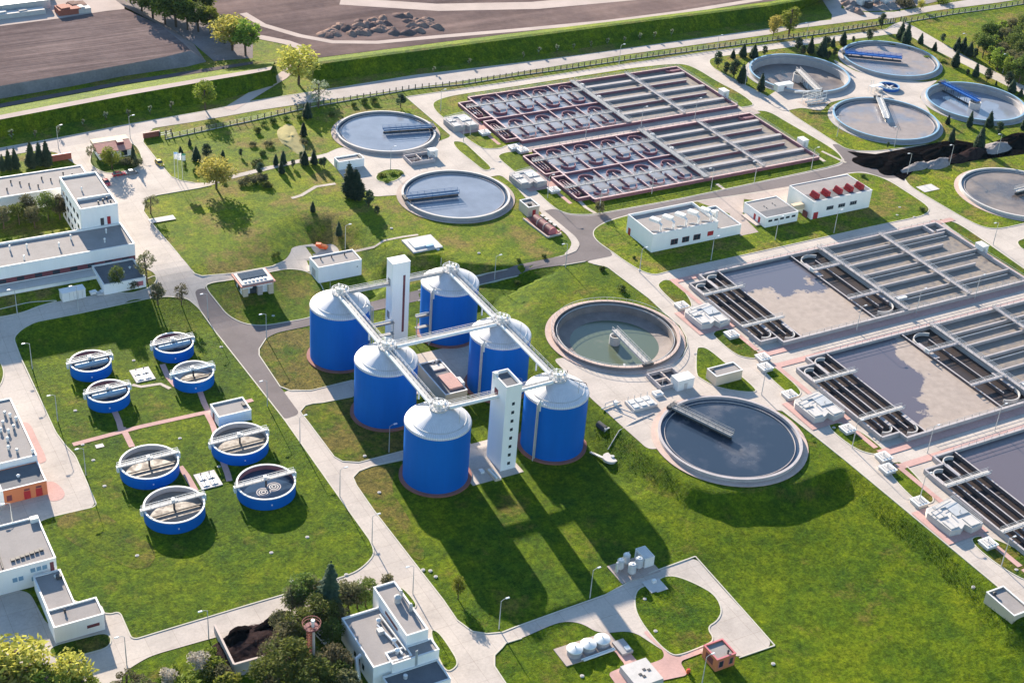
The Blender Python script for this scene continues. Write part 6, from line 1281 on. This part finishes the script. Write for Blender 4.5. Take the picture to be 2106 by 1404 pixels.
# red cylinders in the sunken bay
a, b = W(1090, 448), W(1140, 486); d = (b-a).normalized(); n = Vector((-d.y, d.x, 0))
t = thing('cylinder_bay', 'sunken bay of three dark red round-topped cylinders beside the sidewalk', 'storage bay', a)
c = (a+b)/2+Vector((0,0,.1)); ln = (b-a).length
MB().bar(c+d*-ln/2+n*2.6, c+d*ln/2+n*2.6, .35, .9).bar(c-d*ln/2-n*2.6, c+d*ln/2-n*2.6, .35, .9).bar(c+d*ln/2-n*2.6, c+d*ln/2+n*2.6, .35, .9).build('bay_wall', 'plinthlight', t); MB().bar(c-d*ln/2+Vector((0,0,.12)), c+d*ln/2+Vector((0,0,.12)), 5, .1).build('floor', 'plinth', t)
for k in range(3):
    e = c-d*ln/2+d*(2.8+k*3.6); MB().tube([tuple(e+Vector((0,0,1.0))), tuple(e+d*3.0+Vector((0,0,1.0)))], 1.5, 20).build('cylinder', 'maroon', t, True); MB().tube([tuple(e+d*2.9+Vector((0,0,1.0))), tuple(e+d*3.15+Vector((0,0,1.0)))], 1.53, 20).build('cylinder_end', 'pinkred' if k == 2 else 'plinthlight', t, True)
MB().tube([tuple(c+d*ln/2+n*1.2+Vector((0,0,.8))), tuple(c+d*ln/2+n*2.4+Vector((0,0,1.6)))], .2, 8).build('pipe', 'pinkred', t)
for k in range(4): e = c-d*ln/2+d*(1+k*2.4)+n*4; MB().obox((e.x, e.y, .2), (1.4, .9, .35), math.atan2(d.y, d.x)).build('cover_plate', 'tankpale', t)
# slab on the mound
p = W(868, 503); t = thing('buried_tank', 'white slab of a buried chamber on the mound behind the tall white tower', 'chamber', p)
MB().obox((p.x, p.y, p.z-1.2), (10, 8.6, 1.7)).build('slab', 'tankpale', t); MB().obox((p.x-1.0, p.y+.2, p.z+.5), (5.4, 5.2, .45)).build('cover', 'whitemetal', t); MB().obox((p.x+1.2, p.y-2.7, p.z+.5), (2.6, 1.0, .5)).build('hatch', 'bluerail', t); MB().bar(p+Vector((3,-4.5,.3)), p+Vector((4.6,-8.6,-2.6)), 1.0, .3).build('stairs', 'tankpale', t)
# open divided chambers
def divided(px, label, s, z=0, covered=False, rot=0):
    p = W(*px); t = thing('open_chamber', label, 'chamber', p); x, y = p.x, p.y; a, b_ = s
    w_ = MB()
    for q in ((x-a,y-b_,x+a,y-b_+.35),(x-a,y+b_-.35,x+a,y+b_),(x-a,y-b_+.35,x-a+.35,y+b_-.35),(x+a-.35,y-b_+.35,x+a,y+b_-.35)): w_.box(q[0],q[1],-.2,q[2],q[3],1.3)
    w_.build('wall', 'tanklilac', t); MB().box(x-.2,y-b_+.3,-.2,x+.2,y+b_-.3,1.2).box(x-a+.3,y-.2,-.2,x-.2,y+.2,1.15).build('partition_wall', 'plinthlight', t); MB().box(x-a+.3,y-b_+.3,-.2,x+a-.3,y+b_-.3,.25).build('water_surface', 'wdark', t)
    for k in range(3): MB().cyl(x-a*.6+k*a*.6, y-b_*.5, .3, 2.2, .12, 8).build('valve_stem', 'steel', t)
    r = MB()
    for hh in (.5, 1.0): r.bar((x-a,y+b_,1.3+hh),(x+a,y+b_,1.3+hh),.06,.06); r.bar((x+a,y-b_,1.3+hh),(x+a,y+b_,1.3+hh),.06,.06)
    r.build('railing', 'steel', t); return t
divided((1370, 783), 'open concrete chamber with dark pits on the yard between the round tanks', (4.2, 3.6)); divided((862, 330), 'open concrete chamber with hatches between the blue-grey tanks', (4.6, 3.2))
for px, l, s in (((1402, 795), 'pale blue-white cabin beside the open chamber on the concrete yard', (5.2, 3.2, 3.2)), ((889, 322), 'white cabin beside the chamber between the blue-grey tanks', (2.8, 2.4, 2.6)), ((1610, 186), 'pinkish-white hut at the rim of the half-empty blue-rimmed tank', (7.5, 2.6, 2.8))):
    p = W(*px); t = thing('cabin', l, 'cabin', p); x, y = p.x, p.y; a, b_, h = s[0]/2, s[1]/2, s[2]
    MB().box(x-a,y-b_,-.2,x+a,y+b_,h).build('wall', 'whitemetal', t); MB().box(x-a-.12,y-b_-.12,h-.02,x+a+.12,y+b_+.12,h+.14).build('roof', 'coping', t); MB().box(x-.5,y-b_-.06,.1,x+.5,y-b_+.02,2.1).build('door', 'maroon' if a > 3 else 'tankpale', t)
p = W(1318, 833); t = thing('valve_slab', 'low white valve platform on the concrete yard by the dark-water tank', 'valve pit', p); MB().obox((p.x, p.y, 0), (7.4, 4.6, .9)).build('slab', 'tankpale', t)
for i in range(3):
    for j in range(2): MB().obox((p.x-2.4+i*2.3, p.y-1+j*2, .88), (1.6, 1.3, .25)).build('hatch', 'whitemetal', t)
for i in range(4): MB().cyl(p.x-3+i*2, p.y+1.9, .9, 2.3, .1, 8).build('valve_stem', 'steel', t)
p = W(1352, 812); t = thing('valve_slab', 'small white raised hatch behind the valve platform', 'valve pit', p); MB().obox((p.x, p.y, 0), (2.6, 2, .8)).build('slab', 'whitemetal', t); MB().obox((p.x, p.y, .78), (1.6, 1.1, .2)).build('hatch', 'tankpale', t)
p = W(1257, 838); t = thing('pipe_manifold', 'tangle of grey pipes standing on the concrete platform edge', 'pipework', p)
mm = MB().tube([(p.x-3,p.y,.4),(p.x+3.2,p.y+.8,.4)], .18, 8).tube([(p.x-2,p.y,.4),(p.x-2,p.y,1.8),(p.x+1,p.y+.3,1.8)], .12, 6).tube([(p.x+1,p.y,.1),(p.x+7,p.y-9,.1)], .12, 6).tube([(p.x-.5,p.y,.1),(p.x+3,p.y-7,.1)], .12, 6)
mm.build('pipes', 'steel', t, True); MB().obox((p.x+1.5,p.y+.5,0),(.9,.9,1.3)).build('valve_box', 'whitemetal', t)
t = thing('pipe', 'long thin grey pipe crossing the platform and dropping down the slope', 'pipe', W(1300,860)); MB().tube([W(1345,850)+Vector((0,0,.2)), W(1300,870)+Vector((0,0,.2)), W(1273,887)+Vector((0,0,.25)), W(1250,925)+Vector((0,0,.2))], .13, 6).build('pipe_run', 'tankpale', t, True)
p = W(1256, 942); t = thing('round_slab', 'round white manhole slab on the grass right of the front digester', 'manhole', p); MB().cyl(p.x, p.y, p.z-.3, p.z+.35, 2.1, 28).build('slab', 'tankpale', t); MB().cyl(p.x+.5,p.y,p.z+.3,p.z+.6,.5,14).build('cover', 'steel', t); MB().bar(W(1214,930)+Vector((0,0,.1)), p+Vector((-1.5,.3,.1)), .6, .25).build('kerb_path', 'tankpale', t)
p = W(1238, 882); t = thing('culvert', 'dark culvert mouth in the slope below the concrete platform', 'culvert', p); MB().tube([tuple(p+Vector((0,2,.4))), tuple(p+Vector((.6,-.8,.2)))], .9, 16).build('pipe', 'darksteel', t, True); MB().obox((p.x+.8,p.y-1.2,p.z-.2),(1.6,.4,1.1)).build('headwall', 'tankpale', t)
# f-group pipework
p = W(1672, 212); t = thing('pipework_frame', 'white steel frame of pipes and stairs between the blue-rimmed tanks', 'pipework', p); x, y = p.x, p.y
m_ = MB()
for i in range(5):
    for j in range(2): m_.tube([(x-4.5+i*2.2,y-2+j*3.4,0),(x-4.5+i*2.2,y-2+j*3.4,4.2+i*.3)], .09, 5)
for hh in (1.6, 3.0, 4.3): m_.bar((x-4.6,y-2,hh),(x+4.6,y-2,hh+.8),.1,.1); m_.bar((x-4.6,y+1.4,hh),(x+4.6,y+1.4,hh+.8),.1,.1)
m_.build('frame', 'whitemetal', t); MB().bar((x-7,y+3.5,4.2),(x+3,y+.2,4.4),.9,.5).build('trough', 'steel', t); MB().tube([(x-4,y-.3,1.0),(x+4.5,y-.3,1.2)], .45, 10).tube([(x-4,y-1.3,.6),(x+5,y-2,.8)], .3, 10).build('pipe', 'tankpale', t, True); MB().obox((x,y,.05),(11,5.6,.15)).build('slab', 'lane', t)
p = W(1800, 190); t = thing('pipework_frame', 'small white stair and pipe stand behind the half grey tank', 'pipework', p); x, y = p.x, p.y; m_ = MB()
for i in range(4): m_.tube([(x-3+i*1.8,y-.8,0),(x-3+i*1.8,y-.8,3)], .08, 5).tube([(x-3+i*1.8,y+1,0),(x-3+i*1.8,y+1,3)], .08, 5)
m_.bar((x-3.2,y,2.9),(x+3.2,y,2.9),1.8,.12).build('frame', 'whitemetal', t); MB().obox((x+2,y,.1),(2,2,1.2)).build('valve_box', 'tankpale', t); MB().tube([(x-3,y,3.0),(x-3.2,y,5.6),(x-2.0,y,5.6),(x-2.0,y,3)],.08,6).build('hoist', 'whitemetal', t)
# silver vessels with white container
p = W(1303, 1170); t0 = struct(MB().obox((p.x, p.y, p.z-.1), (10.5, 6.6, .32)).build('vessel_pad', 'lane'))
for i, (dx, dy, r_, l) in enumerate(((-3.2,.9,.85,'silver vessel at the back left of the shaded pad'), (-.9,2.0,.85,'silver vessel at the back middle of the shaded pad'), (-1.6,-1.5,.95,'silver vessel at the front left of the shaded pad'), (1.0,-.4,.95,'silver vessel next to the white plant container'), (-4.6,.2,.4,'thin silver cylinder at the left end of the shaded pad'))):
    q = p+Vector((dx, dy, .2)); t = thing('pressure_vessel', l, 'vessel', q, 'silver vessels on the shaded pad'); MB().lathe([(.01,.3),(r_*.7,.35),(r_,.7),(r_,2.9),(r_*.75,3.15),(.01,3.3)], 0, 0, 24); 
    MB().lathe([(.01,q.z+.4),(r_*.7,q.z+.45),(r_,q.z+.8),(r_,q.z+2.9),(r_*.75,q.z+3.15),(.01,q.z+3.3)], q.x, q.y, 24).build('shell', 'bright', t, True); MB().cyl(q.x, q.y, q.z+2.95, q.z+3.2, r_*.95, 24, r_*.7).build('lid', 'whitemetal', t, True); 
    lg = MB()
    for k in range(3): lg.cyl(q.x+r_*.8*math.cos(k*2.1), q.y+r_*.8*math.sin(k*2.1), q.z-.1, q.z+.9, .08, 6)
    lg.build('legs', 'steel', t); MB().tube([(q.x,q.y,q.z+3.2),(q.x,q.y,q.z+3.6),(q.x+.6,q.y,q.z+3.6)], .08, 6).build('pipe', 'steel', t, True)
q = p+Vector((3.6, 1.2, .2)); t = thing('plant_container', 'white louvred plant container at the right end of the shaded pad', 'container', q); MB().obox((q.x,q.y,q.z),(2.6,4.2,2.7)).build('body', 'whitemetal', t); MB().obox((q.x,q.y,q.z+2.69),(2.2,3.8,.1)).build('roof_louvre', 'steel', t)
for k in range(4): MB().box(q.x-1.36,q.y-1.8+k*.9,q.z+.4,q.x-1.28,q.y-1.2+k*.9,q.z+2.2).build('side_panel', 'tankpale', t)
# three domed tanks
pd = [W(1181,1345), W(1209,1335), W(1237,1325)]; c = pd[1]; struct(MB().bar(pd[0]+Vector((-3.4,0.3,.05)), pd[2]+Vector((3.4,0.1,.05)), 5.6, .3).build('tank_pad', 'lane'))
for i, q in enumerate(pd):
    t = thing('domed_tank', 'white domed tank on the pad by the red paving, '+['leftmost','middle','rightmost'][i]+' of three', 'tank', q, 'white domed tanks'); MB().lathe([(1.7,q.z+.1),(1.7,q.z+1.6),(1.55,q.z+1.7)], q.x, q.y, 32).build('tank_wall', 'tanklilac', t, True); MB().lathe([(1.8,q.z+1.6),(1.75,q.z+1.8),(1.0,q.z+2.1),(.15,q.z+2.3),(.01,q.z+2.3)], q.x, q.y, 32).build('roof', 'whitemetal', t, True); MB().cyl(q.x,q.y,q.z+2.25,q.z+2.6,.12,8).build('vent', 'steel', t)
t = thing('pipe', 'pair of white pipes along the front of the domed tanks', 'pipe', pd[0]); MB().tube([pd[0]+Vector((.6,-2.9,.5)), pd[2]+Vector((1.6,-2.9,.5))], .22, 8).tube([pd[0]+Vector((.2,-2.5,.6)), pd[2]+Vector((1.6,-2.5,.6))], .16, 8).build('pipe_run', 'whitemetal', t, True)
p = W(1280, 1333); t = thing('valve_slab', 'grey raised hatch block on the red paving behind the domed tanks', 'valve pit', p); MB().obox((p.x,p.y,p.z-.1),(2.8,4.2,.8)).build('slab', 'tankconc', t); MB().obox((p.x+.5,p.y-1.0,p.z+.68),(1.1,1.1,.35)).build('hatch', 'whitemetal', t)
p = W(1318, 1394); t = thing('buried_tank', 'white concrete block with dark hatches at the bottom edge on red paving', 'chamber', p); MB().obox((p.x,p.y,p.z-.2),(6.6,7.0,1.9),.0,.97).build('slab', 'tankpale', t)
for dx, dy in ((-.6,-.4),(-.2,-1.2),(.9,.5),(1.8,0.0)): MB().obox((p.x+dx,p.y+dy,p.z+1.68),(.7,.6,.12)).build('hatch', 'darksteel', t)
p = W(1346, 1200); t = thing('valve_slab', 'white cabinet slab on the shaded oval lawn', 'valve pit', p); MB().obox((p.x+.3,p.y-.9,p.z-.05),(3.0,4.0,.28)).build('slab', 'tankpale', t); MB().obox((p.x,p.y+.3,p.z+.2),(.9,.7,.8)).build('cabinet', 'whitemetal', t)
p = W(1414, 1384); t = thing('hydrant', 'red hydrant on the grass at the red paving edge', 'hydrant', p); MB().cyl(p.x,p.y,p.z-.1,p.z+.9,.25,12).cyl(p.x,p.y,p.z+.85,p.z+1.15,.38,12,.15).build('body', 'redmach', t, True); MB().tube([(p.x-.45,p.y,p.z+.6),(p.x+.45,p.y,p.z+.6)], .12, 8).build('outlet', 'redmach', t); MB().obox((p.x+.4,p.y+.3,p.z),(.6,.6,.8)).build('box', 'red', t)
# manholes: small pale rings on the lawns
mh = [(1197,1390),(155,845+0),(170,915),(192,947),(215,1000),(345,1050),(282,1143),(370,902),(450,960),(712,1182),(632,1105),(558,1137),(600,1195),(896,1186),(885,1174),(870,1172),(750,938),(780,1013),(455,714),(275,742),(1348,1298),(1326,1232),(1590,1365),(2002,1207),(1960,1088),(1415,634),(1315,556),(985,521),(805,470),(562,650),(1845,443),(1880,447),(1850,427),(1430,728),(1620,818),(1715,880),(2090,1172)]
mhp = None
for i, (x, y) in enumerate(sorted(mh)):
    p = W(x, y)
    if mhp is None:
        mhp = thing('manhole', 'small pale round manhole lid set in grass', 'manhole', p, 'pale manhole lids in the lawns'); MB().cyl(p.x,p.y,p.z-.2,p.z+.22,.45,14).build('ring', 'tankpale', mhp); MB().cyl(p.x,p.y,p.z+.2,p.z+.28,.3,12).build('lid', 'tankconc', mhp)
    else: dup(mhp, p)
# mast
p = W(641, 1400); zt = 9.8; t = thing('mast', 'tall concrete mast with brick-red ladder cage among the dark trees', 'mast', p)
MB().cyl(p.x+.35,p.y,p.z-.5,zt,.42,14,.34).build('pole', 'plinthlight', t, True); m_ = MB()
k = p.z
while k < zt: m_.bar((p.x-1.05,p.y-.3,k),(p.x-.1,p.y-.3,k+.35),.12,.12); m_.ring(p.x-.55,p.y-.2,.5,.58,k,k+.09,12); k += .7
for sx in (-1.05,-.1): m_.bar((p.x+sx,p.y-.3,p.z),(p.x+sx+.001,p.y-.3,zt),.12,.12)
m_.build('ladder', 'brick', t); MB().ring(p.x,p.y,.5,1.5,zt-.05,zt+.12,20).build('platform', 'maroon', t); r = MB()
for k in range(12): r.tube([(p.x+1.65*math.cos(k*PI/6),p.y+1.65*math.sin(k*PI/6),zt),(p.x+1.9*math.cos(k*PI/6),p.y+1.9*math.sin(k*PI/6),zt+1.3)], .05, 5)
r.ring(p.x,p.y,1.84,1.94,zt+1.25,zt+1.35,24).ring(p.x,p.y,1.74,1.84,zt+.65,zt+.72,24).build('railing', 'plinth', t); MB().cyl(p.x+.3,p.y,zt,zt+1.3,.3,12).cyl(p.x+.3,p.y,zt+1.25,zt+1.8,.42,12).build('beacon', 'whitemetal', t, True)
# sludge bunker and heaps
def heap(name, label, cat, c, rx, ry, h, mat, seed, group=None, n=26, rings=9, rz=0, lump=.22):
    r_ = random.Random(seed); ph = [r_.uniform(0, 6.28) for _ in range(8)]; v = [(c.x, c.y, c.z+h)]; f = []; ca, sa = math.cos(rz), math.sin(rz)
    for i in range(1, rings+1):
        u = i/rings
        for k in range(n):
            a = 2*PI*k/n; w_ = 1+lump*math.sin(2*a+ph[0])*u+lump*.6*math.sin(3*a+ph[1])+lump*.4*math.sin(5*a+ph[2]*u*3); zz = h*(1-u**1.5)*(1+lump*.8*math.sin(3*a+ph[3]+4*u))+r_.uniform(-.09,.09)*h*(u < 1)
            x, y = rx*u*w_*math.cos(a), ry*u*w_*math.sin(a); v.append((c.x+x*ca-y*sa, c.y+x*sa+y*ca, c.z+(max(zz, 0) if i < rings else -.15)))
    f += [(0, 1+k, 1+(k+1)%n) for k in range(n)]
    for i in range(rings-1):
        for k in range(n): f.append((1+i*n+k, 1+(i+1)*n+k, 1+(i+1)*n+(k+1)%n, 1+i*n+(k+1)%n))
    o = MB().add(v, f).build(name, mat, None, 'all'); return tag(o, label, cat, group)
heap('sludge_heap', 'black sludge heap behind, on the concrete beside the trees', 'heap', W(560, 1284), 5.0, 2.7, 1.7, 'sludge', 1, None, 40, 14, .2)
heap('sludge_heap', 'black sludge heap in the back left corner of the bunker', 'heap', W(487, 1315), 4.4, 3.1, 2.2, 'sludge', 2, None, 40, 14, .2)
heap('sludge_heap', 'spread of crumbly brown-black sludge filling the bunker floor', 'heap', W(530, 1330), 10.0, 7.2, 1.5, 'sludge2', 3, None, 60, 26, -.1, .12)
t = thing('bunker', 'concrete sludge bunker with a low white front wall at the lower left', 'bunker', W(480, 1380)); A_, B_, D_ = W(442,1300), W(482,1382), W(560,1360)
up = Vector((0,0,1.1)); MB().bar(A_+up, B_+up, .35, 2.4).build('wall', 'tankconc', t); MB().bar(B_+up, D_+up, .4, 2.4).build('front_wall', 'tankpale', t); MB().bar(A_+up*2.1, B_+up*2.1, .45, .12).bar(B_+up*2.1, D_+up*2.1, .5, .12).build('wall_top', 'plinthlight', t)
for i, (x, y, rx, ry, h, m_, l, rz) in enumerate(((1860,330,13,6,2.6,'sludge','black sludge heap with a sharp left tip by the asphalt road',.1),(1800,335,7,7,1.8,'sludge','black sludge spill at the asphalt road end',-.7),(1930,318,16,5,2.4,'sludge','long black sludge heap behind the grey spoil',.12),(1835,345,6,7,1.6,'sludge','thin black sludge tongue reaching the concrete road',-1.0),(2090,292,13,5,2.2,'sludge','black sludge heap at the right edge',.2),(1885,345,8,2.6,2.0,'gravel','grey spoil heap nearest the concrete road',.2),(1930,338,9,2.8,2.2,'gravel','grey spoil heap behind the leaning lamp post',.15),(1965,330,6,3,2.2,'sludge2','mottled dark heap between grey spoil heaps',.1),(2000,318,9,4,2.2,'sludge2','crumbly dark heap below the conifers',.15),(2050,306,9,4,2.2,'gravel','smooth grey spoil heap at the right',.25))):
    heap('sludge_heap' if 'sludge' in m_ else 'spoil_heap', l, 'heap', W(x, y), rx, ry, h, m_, 20+i, 'heaps on the sludge yard', 34, 12, rz, .16)
hp = []
for i in range(46):
    u = rnd.random(); a = 650+u*255; lo = 76-18*u if u < .5 else 72; hi = 62-30*min(1, u*1.6)
    hp.append((a, hi+(lo-hi)*rnd.random()))
for i, (x, y) in enumerate(hp): heap('rubble_heap', 'tipped heap of brown rubble on the bare field beyond the embankment', 'heap', W(x, y), rnd.uniform(2.4, 4.2), rnd.uniform(2.0, 3.4), rnd.uniform(.9, 1.7), ('rubble','rubble','soil2')[i % 3], 60+i, 'rubble heaps on the bare field', 12, 5, rnd.uniform(0, 3))
# distant yard at the top left, scrapyard at the top right
zt = 3.9
for i, (x, y, L, wd, h, m_, l) in enumerate(((10,20,34,9,3.5,'whitemetal','white-roofed long shed at the top left corner'),(30,2,30,8,4,'bluerail','bluish-roofed shed behind the white one at the top left'),(14,36,30,3,1.8,'tankpale','row of pale block stacks at the top left yard'),(55,30,8,3,1.6,'tankconc','grey stack at the end of the pale row'),(140,26,9,6,2.2,'brick','stack of reddish bricks beside the sandy yard'),(158,18,7,5,2,'rubble','brown pallet stack behind the bricks'),(172,24,5,4,1.8,'tankpale','pale stack right of the bricks'))):
    p = W(x, y, zt); t = thing('storage_stack' if h < 3 else 'shed', l, 'stack' if h < 3 else 'shed', p); MB().obox((p.x,p.y,p.z-.2),(L,wd,h),.05).build('wall', 'tankpale' if h > 3 else m_, t); MB().obox((p.x,p.y,p.z-.2+h),(L*.98,wd*1.04,.3),.05).build('roof' if h > 3 else 'top_layer', m_, t)
    if h < 3: MB().obox((p.x-L*.2,p.y,p.z+h),(L*.4,wd*.8,.6),.2).build('loose_blocks', m_, t)
for i, (x, y, L, wd, h, m_, l) in enumerate(((1776,10,7,3.5,3.4,'whitemetal','white lorry body with dark cab in the scrapyard'),(1800,4,6,4,2.4,'tankconc','grey hut in the scrapyard'),(1822,8,5,3,2.4,'whitemetal','white hut in the scrapyard'),(1845,3,6,3,2,'steel','grey container in the scrapyard'))):
    p = W(x, y); t = thing('lorry' if i == 0 else 'hut', l, 'lorry' if i == 0 else 'hut', p); MB().obox((p.x,p.y,.5 if i == 0 else 0),(L,wd,h),.1).build('body', m_, t); MB().obox((p.x,p.y,h+(.5 if i == 0 else 0)),(L*1.02,wd*1.02,.15),.1).build('roof', 'coping', t)
    if i == 0:
        MB().obox((p.x-1,p.y-4.4,.4),(3.0,2.6,2.6),.1).build('cab', 'darksteel', t)
        for k in range(3): MB().tube([(p.x-2.4+k*2.2,p.y-1.9,.5),(p.x-2.4+k*2.2,p.y-1.5,.5)], .5, 10).build('wheel', 'tyre', t)
for i, (x, y) in enumerate(((1741,12),(1748,20),(1756,23),(1764,27),(1738,5),(1752,10),(1810,12),(1832,14),(1858,9),(1870,6),(1815,16),(1880,4))): heap('scrap_heap', 'tipped scrap heap in the yard beyond the far gate', 'heap', W(x, y), rnd.uniform(2.5,4), rnd.uniform(2,3), rnd.uniform(1.5,2.6), ('rubble','gravel','bank')[i % 3], 120+i, 'scrap heaps beyond the far gate', 12, 5, rnd.uniform(0,3))
t = thing('grass_hump', 'bare straw-coloured hump on the fence lawn', 'mound', W(598, 288)); bpy.data.objects.remove(t); heap('grass_hump', 'bare straw-coloured hump on the fence lawn', 'mound', W(598, 285), 4.6, 11, .9, 'straw', 5, None, 30, 10, -.25); 
wd = MB()
for (px0, py0), (px1, py1), wdt, n in (((1690,985),(1850,1080),7,700),((1850,1080),(2106,1310),8,1500),((1240,860),(1400,985),7,700)):
    A_, B_ = W(px0, py0), W(px1, py1); dd = (B_-A_); nn = Vector((-dd.y, dd.x, 0)).normalized()
    for i in range(n):
        q = A_+dd*rnd.random()+nn*rnd.gauss(0, wdt*.35); q.z = hz(q.x, q.y)
        if not -3.2 < q.z < -.3: continue
        s_ = rnd.uniform(.10, .22)
        for k in range(5): leafquad(wd, q+Vector((rnd.gauss(0,.4), rnd.gauss(0,.4), s_*.4)), s_)
o = wd.build('weeds', 'leafweed'); o['kind'] = 'stuff'
struct(KERB.build('kerb', 'kerb'))
for k, r in PROTO.items():
    if k not in used:
        for ch in list(r.children): bpy.data.objects.remove(ch)
        bpy.data.objects.remove(r)
# ================================================================== LIGHT
SAZ, SEL = math.radians(85.0), math.radians(19.5)
sun = bpy.data.lights.new('sun', 'SUN'); sun.energy = 5.0; sun.angle = math.radians(.55); sun.color = (1.0, .865, .70)
so = bpy.data.objects.new('sun', sun); C.objects.link(so)
dirv = Vector((math.cos(SAZ)*math.cos(SEL), math.sin(SAZ)*math.cos(SEL), math.sin(SEL)))
so.rotation_euler = (-dirv).to_track_quat('-Z', 'Y').to_euler(); so.location = (200, 300, 400)
w = bpy.data.worlds.new('World'); scene.world = w; w.use_nodes = True
nt = w.node_tree; sky = nt.nodes.new('ShaderNodeTexSky'); sky.sky_type = 'NISHITA'; sky.sun_disc = False
sky.sun_elevation = SEL; sky.sun_rotation = PI/2-SAZ; sky.air_density = 1.3; sky.dust_density = .3; sky.ozone_density = 3.5
nt.links.new(sky.outputs[0], nt.nodes['Background'].inputs['Color']); nt.nodes['Background'].inputs['Strength'].default_value = .09
hzb = MB().box(-1200, -200, -8, 1900, 1500, 236).build('haze', 'white'); hzb['kind'] = 'stuff'
hm = bpy.data.materials.new('haze_air'); hm.use_nodes = True; hn = hm.node_tree
for nd in list(hn.nodes):
    if nd.type != 'OUTPUT_MATERIAL': hn.nodes.remove(nd)
pv = hn.nodes.new('ShaderNodeVolumePrincipled'); pv.inputs['Color'].default_value = (.42, .72, 1, 1); pv.inputs['Density'].default_value = .000012; pv.inputs['Anisotropy'].default_value = 0
hn.links.new(pv.outputs[0], hn.nodes['Material Output'].inputs['Volume']); hzb.data.materials.clear(); hzb.data.materials.append(hm)
scene.view_settings.view_transform = 'Standard'; scene.view_settings.look = 'None'; scene.view_settings.gamma = 1; scene.view_settings.exposure = 1.52
